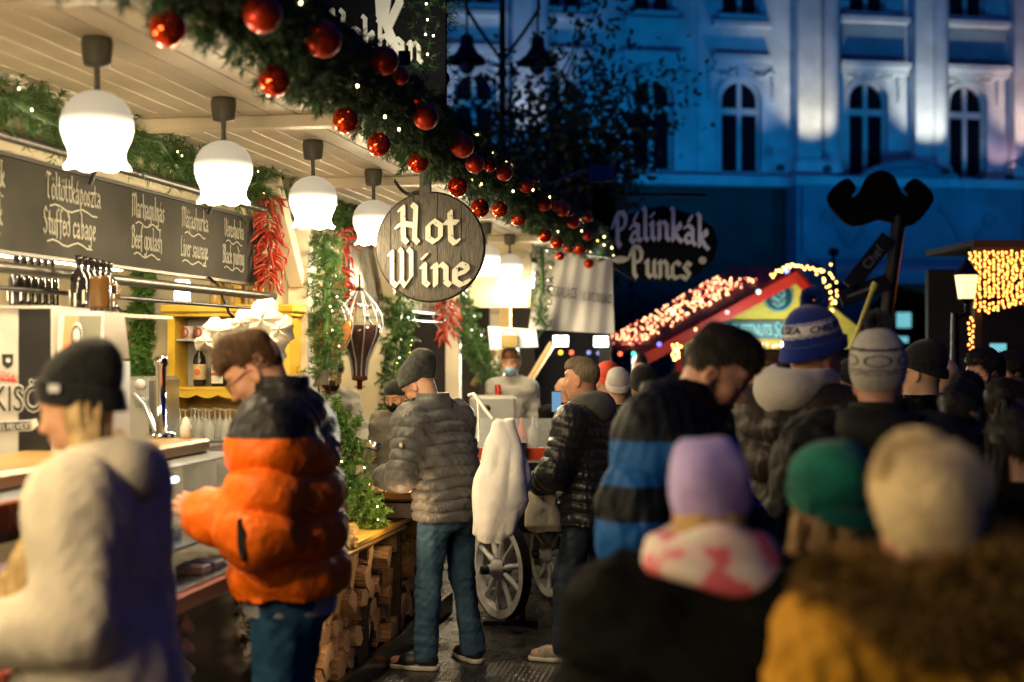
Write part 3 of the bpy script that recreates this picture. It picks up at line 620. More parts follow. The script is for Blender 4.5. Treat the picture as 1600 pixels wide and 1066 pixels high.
DES = ['nearest and largest glowing tulip glass lamp under the canopy ceiling','second glowing tulip glass lamp from the left, above the end of the menu board','glowing tulip glass lamp over the wooden post with the brace','glowing tulip glass lamp partly in front of the round wine sign','glowing tulip glass lamp hidden mostly behind the round wine sign','glowing tulip glass lamp straight behind the round wine sign','glowing tulip glass lamp peeking out right of the round wine sign','last clearly seen glowing tulip glass lamp right of the round sign','far small glowing tulip glass lamp near the white banner']
LV = -2.3
def pendant(Y, label, E=60.):
    u = U(Y,LV); t = thing('pendant_lamp', label, 'lamp', s2w((LV,u,2.54)), -TH, 'tulip glass lamps hanging from the canopy')
    link('canopy', me_can, [], t); s_ = link('shade', me_shade, [], t); link('bulb', me_bulb, [], s_)
    l = bpy.data.lights.new('lamp_light','POINT'); l.energy = E; l.color = (1,.78,.45); l.shadow_soft_size = .07
    o = bpy.data.objects.new('lamp_light', l); COL.objects.link(o); o.parent = t; o.location = (0,0,-.165)
for Y,d in zip(LP,DES): pendant(Y, d, 60. if Y < 13 else 30.)
pendant(3.85, 'glowing tulip glass lamp just outside the left picture edge')
for Y_,d_ in ((2.6,'nearest beyond the left picture edge'),(1.35,'beside the camera'),(.1,'just behind the camera'),(-1.15,'second behind the camera'),(-2.4,'third behind the camera')): pendant(Y_, 'glowing tulip glass lamp '+d_, 75.)  # lamps beside and behind the camera are unseen, assumed for near-side warm light
# hidden-in-plain-sight tube lamps of the stall interior
tubem = M('tube_white',(1,1,1),.5,var=0,emit=(1,.86,.60),es=110)
for i,(v,u0,u1,z) in enumerate([(-3.2,4.6,6.9,2.165),(-3.35,3.0,7.9,2.50),(-3.45,9.7,11.2,2.5),(-3.3,12.2,15.5,2.5)]):
    b = G(); b.cyl((v,u0,z),(v,u1,z),.016,8); o = b.build('tube_lamp', tubem, None, (0,0,0), (0,0,-TH)); setp(o, ['glaring white tube just under the menu board','long fluorescent tube behind the menu board','short fluorescent tube over the wine jugs','long fluorescent tube in the far stall'][i], 'tube lamp')
q = w2s(at(285,455,8.9)); b = G(); b.lathe([(0,.07),(.04,.07),(.05,.05),(.05,-.07),(.0,-.08)],(0,0,0),16); o = b.build('ceiling_spot', M('spot_glow',(1,1,1),.5,var=0,emit=(1,.95,.8),es=12), None, s2w((q.x,q.y,q.z))); setp(o,'short bright cylinder lamp above the yellow wall cabinet','lamp')
# ---------------------------------------------------------------- garlands with baubles
pine = M('pine_needles', (.025,.075,.018), .5, col2=(.07,.14,.03), vs=14); pine_d = M('pine_dark', (.014,.05,.016), .5, col2=(.045,.10,.028), vs=14)
boxm = M('box_leaf', (.06,.16,.02), .45, col2=(.13,.24,.05), vs=14)
FL = [M('fairy_warm',(1,.8,.5),.5,var=0,emit=(1,.62,.3),es=26,samp=False), M('fairy_yellow',(1,.9,.3),.5,var=0,emit=(.95,.8,.1),es=8,samp=False), M('fairy_white',(1,1,.9),.5,var=0,emit=(.85,1,.8),es=16,samp=False)]
def jpath(a, b, n, j, seed=1):
    r = random.Random(seed); a = Vector(a); b = Vector(b)
    return [a+(b-a)*i/n+Vector((r.gauss(0,j),r.gauss(0,j),r.gauss(0,j))) for i in range(n+1)]
def garland(label, pts, rad, per_m=90, nn=26, ln=.035, wd=.0013, mat=pine, light=None, lr=.004, twig=.07, group=None, name='pine_garland'):
    t = thing(name, label, 'garland', (0,0,0), -TH, group)
    link('foliage', garland_mesh(pts, rad, per_m, nn, ln, wd, twig), mat, t)
    if light:
        n, ms = light; L_ = []; rr = random.Random(int(abs(pts[0][1])*100)+n)
        for i in range(n):
            k = rr.randrange(len(pts)-1); f = rr.random(); p = Vector(pts[k]).lerp(Vector(pts[k+1]), f)
            a = rr.random()*6.28; L_.append(p+Vector((abs(math.cos(a))*rad*.9,-abs(math.sin(a))*rad*.9*rr.random(), math.sin(a)*rad*.8)))
        bulbs(t, L_, lr, ms, 'fairy_bulb')
    return t
garland("thick pine garland with fairy lights and red baubles along the canopy edge", jpath((-1.66,-3.4,2.87),(-1.66,17.2,2.87),80,.02,3), .165, 560, 46, .042, .0024, pine_d, (95,[FL[0],FL[0],FL[1]]), .006, .08)
garland('thin pine garland along the top of the menu board', jpath((-3.0,2.0,2.76),(-3.0,PO[2]-.1,2.76),34,.035,4), .08, 110, 50, .05, .0022, pine, (20,[FL[0]]), twig=.13)
garland('thin pine garland over the second menu board', jpath((-3.0,PO[2]+.1,2.74),(-3.0,PO[4],2.74),16,.02,5), .10, 380, 34, .045, .0026, pine, (14,[FL[2]]))
def vgar(label, v, u, z0, z1, rad, seed, light, **k):
    return garland(label, jpath((v,u,z1),(v+.01,u,z0),10,.015,seed), rad, light=light, **k)
vgar('bushy pine garland wound down the cream post in front of the wine jugs', -2.72, PO[2]-.02, 1.55, 2.5, .10, 6, (9,[FL[0]]), per_m=420, nn=52, wd=.0018)
t_ = garland('pine garland leaning against the left side of the cream post', [(-3.1,PO[2]-.12,1.98),(-3.08,PO[2]-.12,1.8),(-3.02,PO[2]-.12,1.6),(-2.95,PO[2]-.14,1.45),(-2.84,PO[2]-.15,1.32),(-2.80,PO[2]-.15,1.2)], .11, 420, 44, .04, .002, pine, (7,[FL[0]]))
vgar('dense box leaf garland hanging behind the copper pan', -2.86, PO[3]-.05, 1.15, 2.2, .14, 8, (14,[FL[2],FL[1]]), per_m=520, nn=40, ln=.03, wd=.0045, name='leafy_garland')
garland('curved garland running down right of the knitted hat man', [(-2.84,PO[4],2.5),(-2.84,PO[4],2.2),(-2.78,PO[4],1.95),(-2.66,PO[4],1.7),(-2.52,PO[4],1.5),(-2.42,PO[4],1.38)], .14, 450, 36, .03, .0045, pine, (16,[FL[2]]), name='leafy_garland')
q = w2s(at(205,540,9.2))
garland('slim leafy garland hanging beside the framed picture', jpath((q.x,PO[2]-.12,2.35),(q.x+.02,PO[2]-.12,1.32),10,.012,9), .035, 700, 22, .028, .006, boxm, name='leafy_garland')
garland('dark garland with little baubles beside the white banner', jpath((-2.0,PO[4]+.0,2.75),(-2.02,PO[4],1.95),8,.02,10), .10, 200, 30, .03, .002, pine_d, (6,[FL[0],FL[2]]))
# garland beside the counter and above the logs (bushy, with leaves)
qa = SV(545,668,-2.12); qb = SV(585,790,-2.10)
garland('leafy garland trailing over the counter corner above the log stack', [(-2.20,qa.y-.05,1.43),(-2.22,qa.y+.02,1.36),(-2.10,qa.y+.03,1.29),(-2.17,qa.y+.04,1.20),(-2.11,qa.y+.07,1.10),(-2.14,qa.y+.07,1.02),(-2.06,qa.y+.09,.95),(-2.05,qa.y+.14,.86),(-2.0,qa.y+.22,.80)], .07, 480, 30, .026, .0045, boxm, (4,[FL[0]]), name='leafy_garland', twig=.06)
garland('low garland with fairy lights at the foot of the counter', [(-2.02,U(5.9,-2),.75),(-2.0,U(6.0,-2),.5),(-1.97,U(6.05,-2),.25),(-1.95,U(6.1,-2),.08)], .11, 260, 28, .035, .002, pine_d, (12,[FL[0]]))
sp_ = G(); sp_.cyl((0,0,0),(0,0,.06),.03); spo = thing('added_sign_lamp','small warm lamp shining up on the gable lettering','lamp', at(632,100,7.0), 0); sp_.build('housing', iron, spo)  # lamp and housing added to brighten the otherwise dark gable letters
l = bpy.data.lights.new('lamp_light','SPOT'); l.energy = 16; l.color = (1,.9,.68); l.spot_size = R(120); l.shadow_soft_size = .03; o = bpy.data.objects.new('lamp_light', l); COL.objects.link(o); o.parent = spo; o.location = (0,0,.08); o.rotation_euler = Vector((-.15,.55,.35)).to_track_quat('-Z','Y').to_euler()
for q_,e_ in (((-1.86,U(6.6,-1.9),.42),4.),((-1.84,U(7.6,-1.9),.90),5.)):  # unseen points added beside the garlands to brighten the log stack
    l = bpy.data.lights.new('fairy_fill','POINT'); l.energy = e_; l.color = (1,.62,.3); l.shadow_soft_size = .12; o = bpy.data.objects.new('fairy_fill', l); COL.objects.link(o); o.location = s2w(q_)
# baubles --------------------------------------------------------------
redg = M('bauble_red', (.75,.055,.012), .06, .85, var=.05); redm = M('bauble_red_matt', (.6,.04,.012), .32, .5, var=.05); gold = M('bauble_cap', (.6,.45,.15), .3, 1., var=0)
bmesh_ = {}
for nm,mt in (('g',redg),('m',redm)):
    g = G(); g.sphere((0,0,0),1,28,18); me = g.mesh('ball'); me.materials.append(mt); bmesh_[nm] = me
g = G(); g.lathe([(.16,.97),(.16,1.12),(.1,1.14),(.0,1.14)],(0,0,0),10); g.tube([(0,0,1.14),(.06,0,1.22),(0,0,1.32),(-.06,0,1.22),(0,0,1.14)],.02,5); me_cap = g.mesh('cap'); me_cap.materials.append(gold)
BN = [0]
def bauble(p, r, kind, label):
    t = thing('bauble', label, 'bauble', p, random.random()*6, 'red baubles on the canopy garland', r)
    link('ball', bmesh_[kind], [], t); link('cap', me_cap, [], t); BN[0] += 1
HB = [(262,45,58,'g'),(428,126,50,'g'),(540,188,42,'g'),(592,226,38,'g'),(653,253,35,'g'),(715,292,32,'g'),(750,325,30,'g'),(781,327,26,'g'),(810,341,25,'g'),(851,368,23,'g'),(870,379,21,'g'),(888,386,19,'g'),(905,387,24,'g'),(875,400,14,'g'),(920,412,16,'g'),(934,404,14,'g')]
MB_ = [(410,22,60,'m'),(505,62,58,'m'),(665,183,40,'m'),(722,228,38,'m'),(742,256,30,'m'),(765,258,22,'g'),(788,270,26,'m'),(600,95,46,'m'),(626,120,26,'m'),(822,290,24,'m'),(836,281,14,'g'),(850,318,24,'m'),(868,322,16,'m'),(878,326,24,'m'),(888,333,12,'g'),(896,346,22,'m'),(918,340,16,'m'),(918,368,16,'m'),(652,155,14,'g'),(679,12,18,'g'),(692,52,15,'g'),(690,123,26,'g')]
where = ['largest blurred glossy red bauble hanging at the top left under the garland','second glossy red bauble hanging below the garland','glossy red bauble in front of the cross beam','glossy red bauble hanging right of the cross beam','glossy red bauble hanging above the round wine sign','glossy red bauble close to the top right rim of the round sign','glossy red bauble beside the right edge of the round sign','small glossy bauble right of the round sign','glossy red bauble low over the lit ceiling end','glossy bauble hanging above the white banner top left','one of the clustered glossy baubles above the banner, left of the pair','one of the clustered glossy baubles above the banner, centre','larger glossy bauble at the right of the cluster above the banner','smallest bauble dangling lowest over the banner','small glossy bauble before the blank top edge of the banner','last glossy bauble at the far tip of the garland']
for i,(px,py,d,k) in enumerate(HB):
    v = -1.62; p = SV(px,py,v); w = s2w(p); bauble(w, d/2/F*w.y, k, where[i])
w2_ = ['huge blurred matt bauble in the garland left of the gable sign','dark red matt bauble in the garland under the gable lettering','orange lit matt bauble in the garland above the round sign','second orange lit matt bauble along the garland','matt bauble just under the second orange lit one','small glossy bauble in the middle of the garland','matt bauble in the mid garland','large matt bauble under the gable sign corner','small matt bauble peeping from dark needles below the gable','matt bauble high on the garland toward its far end','tiny glossy bauble on top of the far garland','matt bauble on the far garland, left of three','small matt bauble of three on the far garland','right matt bauble of three on the far garland','tiny glossy bauble between far matt ones','matt bauble low on the far garland','matt bauble at the far end, upper','matt bauble at the far end, lower','small bauble above the first orange lit matt one','glossy bauble high on the gable garland','little bauble hanging off the gable garland','dark red bauble hanging at the foot of the gable garland against the blue facade']
for i,(px,py,d,k) in enumerate(MB_):
    v = -1.50 if i < 19 else -1.72; 
    if i < 19: w = s2w(SV(px,py,v))
    else: w = at(px,py,7.6)
    bauble(w, d/2/F*w.y, k, w2_[i])
# thin wires for hanging ones are hidden in needles; gable sign above the canopy
gs = thing('gable_sign', 'black gable board with white gothic letters above the garland', 'sign', (0,0,0), 0)
p0 = at(575,60,7.55)
b = G(); b.wall_poly([(-.62,-.25),(.42,-.42),(.42,.75),(-.62,.75)],0,.04); bd = b.build('board', M('black_paint',(.006,.006,.007),.8,var=.1,spec=.05), gs, (p0.x,7.55,p0.z), (0,0,-TH))
ivory = M('ivory_paint',(.60,.58,.48),.6,var=.1,vs=10)
def sign_letters(parent, txt, size, x, z, nib, ang=36, sq=1., loc=(0,0,0), skew=0, path=None, center=False, mat=None, depth=.015, y=-.017, th=.04):
    g = G(); g.T = Matrix(((1,0,0,0),(0,0,-1,0),(0,1,0,0),(0,0,0,1))); pen(g, txt, size, x, z, depth, nib, ang, th, sq, skew, path, center=center)
    return g.build('lettering', mat or ivory, parent, (0,y+.016,0))
sign_letters(bd, 'Hekhan', .165, -.21, .06, .16, 60, .95, path=lambda x: -.28*(x+.42), th=.06)
g = G(); g.T = Matrix(((1,0,0,0),(0,0,-1,0),(0,1,0,0),(0,0,0,1)))
nz_ = 0
for seg in ([(.05,.4),(.07,.12),(.10,.07)],[(.13,.4),(.09,.07)],[(.17,.4),(.175,.18),(.11,.05),(.14,-.02),(.165,-.09)]):
    for a,c in zip(seg[:-1],seg[1:]):
        dx,dz = c[0]-a[0],c[1]-a[1]; L_ = math.hypot(dx,dz); nx,nz2 = -dz/L_*.022, dx/L_*.022; ex,ez = dx/L_*.012,dz/L_*.012
        g.prism([(a[0]+nx-ex,a[1]+nz2-ez),(a[0]-nx-ex,a[1]-nz2-ez),(c[0]-nx+ex,c[1]-nz2+ez),(c[0]+nx+ex,c[1]+nz2+ez)],0,.014+.0006*nz_); nz_ += 1
g.build('flourish', ivory, bd)
tt = thing('pine_garland', 'upright dark pine garland edging the right side of the gable sign', 'garland', (0,0,0), 0)
link('foliage', garland_mesh([at(680,-60,7.6),at(672,0,7.6),at(668,60,7.6),at(664,120,7.6),at(668,170,7.6)], .13, 330, 34, .05, .0016, .1), pine_d, tt)
bulbs(tt, [at(x,y,7.45) for x,y in ((666,6),(668,31),(677,56),(668,85),(665,54))], .005, [FL[0]], 'fairy_bulb')
# ================================================================ HOT WINE SIGN
plank = wood('sign_plank', (.03,.025,.018), (.095,.08,.06), .5, 5, (14,1,2.2), .5)
blkp = None
hp = at(672,386,7.9)
hw = thing('round_sign', 'round planked wooden sign with ivory gothic letters reading Hot Wine', 'sign', hp, -R(6))
Rr = .299
xs = [-.30,-.222,-.092,.042,.176,.30]
for a,b_ in zip(xs[:-1],xs[1:]):
    g = G(); n = 12; top = []; 
    for i in range(n+1):
        x = a+.0025+(b_-a-.005)*i/n; x = max(-Rr+.002,min(Rr-.002,x)); top.append((x,math.sqrt(Rr*Rr-x*x)))
    g.wall_poly([(x,-z) for x,z in top]+[(x,z) for x,z in top[::-1]], 0, .035); g.build('plank', plank, hw)
g = G(); g.tube([(Rr*math.cos(t*math.pi/24),.018,Rr*math.sin(t*math.pi/24)) for t in range(48)],.012,6,closed=True); g.build('rim', M('rim_dark',(.03,.025,.02),.4), hw)
g = G(); g.box((-.235,.235),(.04,.06),(-.09,-.05)); g.box((-.235,.235),(.04,.06),(.12,.16)); g.build('batten', darkwood, hw)
for txt,x,z,sq in (('H',-.175,.025,.95),('o',-.022,.028,1.0),('t',.088,.02,1.05),('W',-.228,-.215,.80),('i',-.05,-.212,1.0),('n',.012,-.212,1.02),('e',.128,-.212,1.10)):
    sign_letters(hw, txt, .205 if txt not in 'one' else .205, x, z, .155, 48, sq, th=.05, depth=.012, y=-.017)
g = G(); rr = random.Random(4)
for x,z in ((-.14,.17),(-.13,.06),(-.06,.18),(-.055,.07),(.0,.05),(.035,.13),(.12,.17),(.125,.06),(-.2,-.08),(-.16,-.19),(-.1,-.12),(-.02,-.2),(-.02,-.08),(.05,-.12),(.08,-.19),(.15,-.12),(.19,-.2),(.2,-.1)):
    g.lathe([(.004,0),(.004,.003),(.0,.004)],(x,-.0125,z),6,axis=(0,-1,0))
g.build('nail', M('nail_brown',(.12,.09,.05),.4,.6), hw)
g = G(); g.box((-.06,.0),(-.0,.05),(.295,.55)); g.build('hanger', frame_d, hw)
def chain(parent, a, b, sag, n, r=.011):
    a = Vector(a); b = Vector(b); g = G()
    for i in range(n):
        t0 = i/n; t1 = (i+1)/n; p = a.lerp(b,t0)-Vector((0,0,sag*4*t0*(1-t0))); q = a.lerp(b,t1)-Vector((0,0,sag*4*t1*(1-t1)))
        d = (q-p); L_ = d.length*.68; X,Yv,Z = basis(d); c = (p+q)/2; s_ = X if i%2 else Yv
        g.tube([c+Z*L_*math.cos(k*math.pi/4)+s_*r*math.sin(k*math.pi/4) for k in range(8)], .0028, 5, closed=True)
    return g.build('chain', iron, parent)
lp4 = s2w((LV,U(8.81,LV),2.80)); chain(hw, (lp4.x-hp.x+.05,lp4.y-hp.y-.1,.47), (-.1,.03,.30), .03, 22)
g = G(); g.tube([(.02,.02,.40),(.02,.02,.54)],.006,6)
# ================================================================ CHILI STRINGS
chm = M('dried_chili', (.28,.018,.010), .32, col2=(.42,.05,.02), vs=12)
cms = []
for k in range(4):
    g = G(); r_ = random.Random(k); c = r_.uniform(-.02,.02); g.tube([(0,0,0),(.012,c*.3,-.02),(.018,c,-.05),(.01+c,c,-.085),(-.004,c*1.5,-.11)],[.004,.008,.008,.005,.001],6); me = g.mesh('chili'); me.materials.append(chm); cms.append(me)
def chili_string(w, L_, n, rad, label, sc=1.):
    t = thing('chili_string', label, 'chilies', w, -TH); g = G(); g.tube([(0,0,.1),(0,0,-L_)],.004,5); g.build('cord', M('cord',(.2,.14,.06),.8), t)
    r_ = random.Random(n)
    for i in range(n):
        z = -L_*(i/n); f = .5+.5*math.sin(math.pi*min(1,(i/n)*1.2+.15)); a = r_.random()*6.28
        o = bpy.data.objects.new('chili', cms[i%4]); COL.objects.link(o); o.parent = t; rr_ = rad*f*r_.random()
        o.location = (rr_*math.cos(a),rr_*math.sin(a),z); o.rotation_euler = (r_.gauss(0,.25), -r_.uniform(.3,1.2), a); o.scale = (sc*r_.uniform(.8,1.35),)*3
chili_string(s2w(SV(420,303,-2.92)), .55, 96, .05, 'large bunch of dried red chilies hanging at the end of the menu board', 1.15)
q = s2w(SV(533,355,-2.95)); chili_string(q, .62, 80, .06, 'bunch of dried red chilies beside the pine wrapped post', 1.15)
q = s2w(SV(699,468,-2.86)); chili_string(q, .35, 50, .05, 'small far bunch of dried chilies under the round sign', 1.2)
# ================================================================ BEER MACHINE, BOTTLES, CABINET
q0 = w2s(at(100,600,5.3))
bm = thing('beer_machine', 'tall grey and black beer dispenser with tap head and printed lettering', 'beer machine', s2w((q0.x,q0.y,1.29)), -R(2))
wht = M('panel_grey',(.50,.47,.42),.4,var=.04); blk = M('gloss_black',(.012,.012,.013),.3)
px5 = lambda px: (px-100)/F*5.3
b = G(); b.box((px5(-60),px5(28)),(0,.4),(0,.61),.004); b.box((px5(81),px5(84)),(-.01,.4),(0,.61)); b.build('side_panel', wht, bm)
b = G(); b.box((px5(28),px5(81)),(.001,.4),(0,.61)); b.build('black_stripe', blk, bm)
b = G(); b.box((px5(-60),px5(84)),(-.01,.41),(.61,.62)); b.build('top', wht, bm)
hd = G(); hd.T = None; x0,x1 = px5(85),px5(160); hd.box((x0,x1),(.03,.35),(0,.41),.006)
hd.add([(x0,.02,.42),(x1,.02,.42),(x1-.01,.05,.60),(x0,.05,.60),(x0,.34,.42),(x1,.34,.42),(x1-.01,.3,.60),(x0,.3,.60)],[(0,1,2,3),(5,4,7,6),(1,5,6,2),(4,0,3,7),(3,2,6,7),(0,4,5,1)]); hdo = hd.build('tap_head', wht, bm)
b = G(); 
def quad(g,x0,x1,z0,z1,off): 
    f = lambda z: .02+(z-.42)/.18*.03-off
    g.add([(x0,f(z0),z0),(x1,f(z0),z0),(x1,f(z1),z1),(x0,f(z1),z1)],[(0,1,2,3)])
quad(b,x0+.02,x0+.075,.435,.585,.001); b.build('orange_label', M('label_orange',(.75,.22,.10),.4,var=.03), hdo)
b = G(); quad(b,x0+.075,x1-.015,.435,.585,.001); b.build('grey_label', M('label_grey',(.13,.13,.10),.4,var=.03), hdo)
b = G(); b.lathe([(0,0),(.03,0),(.03,.003),(0,.003)],(x0+.078,.02,.51),24,axis=(0,-1,.17)); b.T=None; eo = b.build('emblem', M('label_white',(.6,.57,.52),.5,var=0), hdo); eo.scale=(.75,1,1.6); eo.location=(x0*.25+.0195,0,-.306)
b = G(); b.lathe([(.021,0),(.025,0),(.025,.004),(.021,.004)],(x0+.078,.017,.51),24,axis=(0,-1,.17)); e2=b.build('emblem_ring', blk, hdo); e2.scale=(.75,1,1.6); e2.location=(x0*.25+.0195,-.002,-.306)
font_text('lettering','KSI',.03,blk,hdo,(x0+.078,.026,.502),(R(80),0,0),.0008)
b = G(); b.box((x0+.05,x1-.03),(.022,.03),(.2,.36)); b.build('display', blk, hdo)
b = G(); b.cyl((x1-.05,.0,.30),(x1-.05,-.06,.30),.012); b.cyl((x1-.05,-.05,.31),(x1-.05,-.05,.22),.01); b.cyl((x1-.05,-.03,.31),(x1-.05,-.06,.42),.011); b.build('tap', M('steel',(0,0,0)), hdo)
wl_ = M('decal_white',(.66,.63,.58),.5,var=0); bl_ = M('decal_black',(.015,.015,.015),.5,var=0); rd_ = M('decal_red',(.5,.05,.02),.5,var=0)
for (m_,off,dp,sz) in ((wl_,-.004,.0012,1.08),(bl_,-.0068,.0012,1.0)):
    font_text('lettering','KISÖR',.135,m_,bm,(px5(38),off,.228),(R(90),0,0),dp,.66,off=.0055 if sz>1 else .001)
b = G(); b.wall_poly([(px5(-30),.14),(px5(50),.155),(px5(60),.175),(px5(57),.2),(px5(48),.195),(px5(-30),.185)],-.004,-.001); b.build('ribbon_edge', wl_, bm)
b = G(); b.wall_poly([(px5(-29),.145),(px5(49),.159),(px5(49),.190),(px5(-29),.181)],-.007,-.005); b.build('ribbon', bl_, bm)
font_text('lettering','PLÁL ÉS FELVIDÍT!',.032,wl_,bm,(px5(14),-.009,.157),(R(90),R(-4),0),.0008,.75)
b = G(); b.wall_poly([(px5(-20),.345),(px5(26),.335),(px5(24),.368),(px5(-20),.38)],-.004,-.001); b.build('red_ribbon', rd_, bm)
font_text('lettering','FŰTÖTT',.03,wl_,bm,(px5(6),-.006,.348),(R(90),R(4),0),.0008,.85)
b = G(); b.wall_poly([(px5(2),.44),(px5(20),.44),(px5(19),.40),(px5(11),.385),(px5(3),.40)],-.004,-.001); b.build('crest', bl_, bm)
b = G(); b.lathe([(.0,.002),(.009,.0),(.009,.002)],(px5(13),-.006,.418),12,axis=(0,-1,0)); b.build('crest_mark', wl_, bm)
def bottle(w, sc, col, label, lab=None, round_=False, h=.3, trans=.0):
    t = thing('bottle', label, 'bottle', w, -TH, None, sc); g = G()
    if round_: g.lathe([(0,0),(.05,.005),(.075,.05),(.08,.09),(.07,.14),(.03,.18),(.02,.2),(.02,.25),(.024,.25),(.024,.27),(0,.27)],(0,0,0),20)
    else: g.lathe([(0,0),(.038,.004),(.042,.02),(.042,.17),(.036,.2),(.016,.225),(.015,.27),(.018,.272),(.018,.3),(0,.3)],(0,0,0),20)
    g.build('glass', M('bottle_'+col, {'dark':(.015,.012,.012),'green':(.01,.09,.03),'brown':(.1,.04,.01),'clear':(.4,.4,.36)}[col], .1, var=.05), t)
    if lab == 'white':
        g = G(); g.add([(-.043,-.02,.05),(.0,-.0445,.03),(.043,-.02,.05),(.043,-.02,.12),(.0,-.0445,.10),(-.043,-.02,.12)],[(0,1,4,5),(1,2,3,4)]); g.build('paper_label', M('lab_white',(.6,.6,.5),.6,var=.2,vs=60), t)
    elif lab:
        g = G(); g.lathe([(.0428,.045),(.0434,.046),(.0434,.145),(.0428,.146)],(0,0,0),20); g.build('paper_label', M('lab_'+lab, {'cream':(.55,.42,.2),'white':(.6,.6,.5)}[lab], .6, var=.2, vs=60), t)
        g = G()
        if col == 'green': g.lathe([(.0439,.09),(.0441,.091),(.0441,.112),(.0439,.113)],(0,0,0),20)
        else: g.sphere((0,-.0435,.095),.022,12,8,(1,.1,1))
        g.build('label_mark', M('lab_orange',(.6,.12,.03),.5,var=0), t)
    return t
for k in range(6):
    t = bottle(s2w((q0.x-.52-.015*k,q0.y+.60+.09*k,1.915)), .78, 'dark', 'dark bottle with white label, number %s in the left row on the upper shelf'%['one','two','three','four','five','six'][k], 'white')
for k in range(6):
    t = bottle(s2w((q0.x-.24-.013*k,q0.y+.60+.085*k,1.90)), .80, 'dark', 'pale labelled bottle, number %s in the right row behind the tap head'%['one','two','three','four','five','six'][k], 'white')
t = row('bottle_shelf','white wall shelf carrying two rows of bottles above the beer dispenser','shelf'); b = G(); b.box((q0.x-.9,q0.x-.1),(q0.y+.5,q0.y+1.25),(1.885,1.899)); b.build('board', cream, t); b = G(); b.box((q0.x-.9,q0.x-.38),(q0.y+.5,q0.y+1.2),(1.90,1.914)); b.build('riser', cream, t)
t = thing('beer_mug','amber glass mug of beer on top of the beer dispenser','mug', s2w((q0.x-.06,q0.y+.42,1.912)), 0); g = G(); g.lathe([(0,0),(.042,0),(.045,.01),(.04,.12),(.043,.13),(.036,.13),(.036,.02),(0,.02)],(0,0,0),18); g.tube([(.04,0,.1),(.075,0,.09),(.075,0,.04),(.042,0,.03)],.007,6); g.build('glass', M('amber',(.09,.045,.015),.15,var=.1), t)
# framed picture
q = w2s(at(180,522,9.15)); t = thing('picture_frame','small framed picture of a red figure on the cream wall','picture', s2w((q.x,PO[2]-.05,q.z)), -TH)
b = G(); 
for bx in (((-.1,-.085),(-.16,.16)),((.085,.1),(-.16,.16)),((-.085,.085),(.145,.16)),((-.085,.085),(-.16,-.145))): b.box(bx[0],(-.01,.015),bx[1])
b.build('frame', iron, t); b = G(); b.box((-.085,.085),(.004,.012),(-.145,.145)); b.build('print', M('print_paper',(.55,.52,.42),.4,var=.2,vs=9,col2=(.25,.3,.2)), t)
b = G(); b.sphere((-.01,0.004,.0),.04,10,8,(.8,.1,1.3)); b.sphere((.0,0.004,-.07),.03,10,8,(1.3,.1,.8)); b.build('print_figure', rd_, t)
# yellow cabinet
yel = wood('yellow_paint',(.60,.36,.02),(.72,.46,.04),.45,4,(2,2,2),.1); inw = M('cabinet_inside',(.42,.40,.34),.6)
qa = w2s(at(252,650,9.0)); yb = PO[2]-.05; cx0 = w2s(at(252,600,9.05)).x; cx1 = cx0+.82
cab = row('wall_cabinet','yellow painted open wall cabinet with cups and liqueur bottles','cabinet')
zt = 2.03; zb = 1.30
b = G(); b.box((cx0,cx0+.05),(yb-.24,yb),(zb,zt-.05)); b.box((cx1-.05,cx1),(yb-.24,yb),(zb,zt-.05)); b.box((cx0-.04,cx1+.04),(yb-.28,yb),(zt-.05,zt),.01); b.box((cx0-.02,cx1+.02),(yb-.26,yb),(zt-.075,zt-.051),.004); b.build('carcass', yel, cab)
b = G(); b.box((cx0+.05,cx1-.05),(yb-.02,yb-.002),(1.50,zt-.076)); b.build('back_panel', inw, cab)
b = G(); b.box((cx0+.05,cx1-.05),(yb-.22,yb-.021),(1.80,1.815)); b.build('shelf', inw, cab)
b = G(); b.box((cx0+.05,cx1-.05),(yb-.24,yb-.021),(1.485,1.505)); b.build('shelf', yel, cab)
b = G(); pts = [(cx0+.05,1.484)]+[(cx0+.05+(cx1-cx0-.1)*i/40, 1.455-.022*abs(math.sin(i/40*math.pi*5))) for i in range(41)]+[(cx1-.05,1.484)]; b.wall_poly(pts[::-1], yb-.235, yb-.215); b.build('apron', yel, cab)
b = G(); b.box((cx0+.05,cx1-.05),(yb-.02,yb-.002),(1.3,1.484)); b.build('lower_back', wood('ochre_back',(.35,.19,.03),(.45,.26,.05),.6), cab)
cm = M('cup_white',(.6,.56,.5),.25,var=0); 
for k in range(6):
    t = thing('cup','white cup with orange handle, number %s from the left on the top cabinet shelf'%['one','two','three','four','five','six'][k],'cup', s2w((cx0+.10+.09*k,yb-.13,1.816)), -TH, 'white cups on the cabinet shelf')
    g = G(); g.lathe([(0,0),(.028,0),(.034,.08),(.031,.08),(.026,.01),(0,.01)],(0,0,0),14); g.build('body', cm, t)
    g = G(); g.tube([(.02*math.cos(a)-.012,-.034,.04+.028*math.sin(a)) for a in [i*.785 for i in range(8)]],.006,6,closed=True); g.build('handle', rd_, t)
bottle(s2w((cx0+.17,yb-.12,1.506)), .98, 'dark', 'round shouldered black liqueur bottle with cream label in the yellow cabinet', 'cream')
t = thing('bottle','flat green liqueur bottle with orange striped label in the yellow cabinet','bottle', s2w((cx0+.30,yb-.12,1.506)), -TH)
g = G(); g.box((-.05,.05),(-.028,.028),(0,.16),.012); g.lathe([(.045,.158),(.018,.185),(.015,.225),(.018,.227),(.018,.245),(0,.245)],(0,0,0),14); g.build('glass', M('bottle_green',(0,0,0)), t)
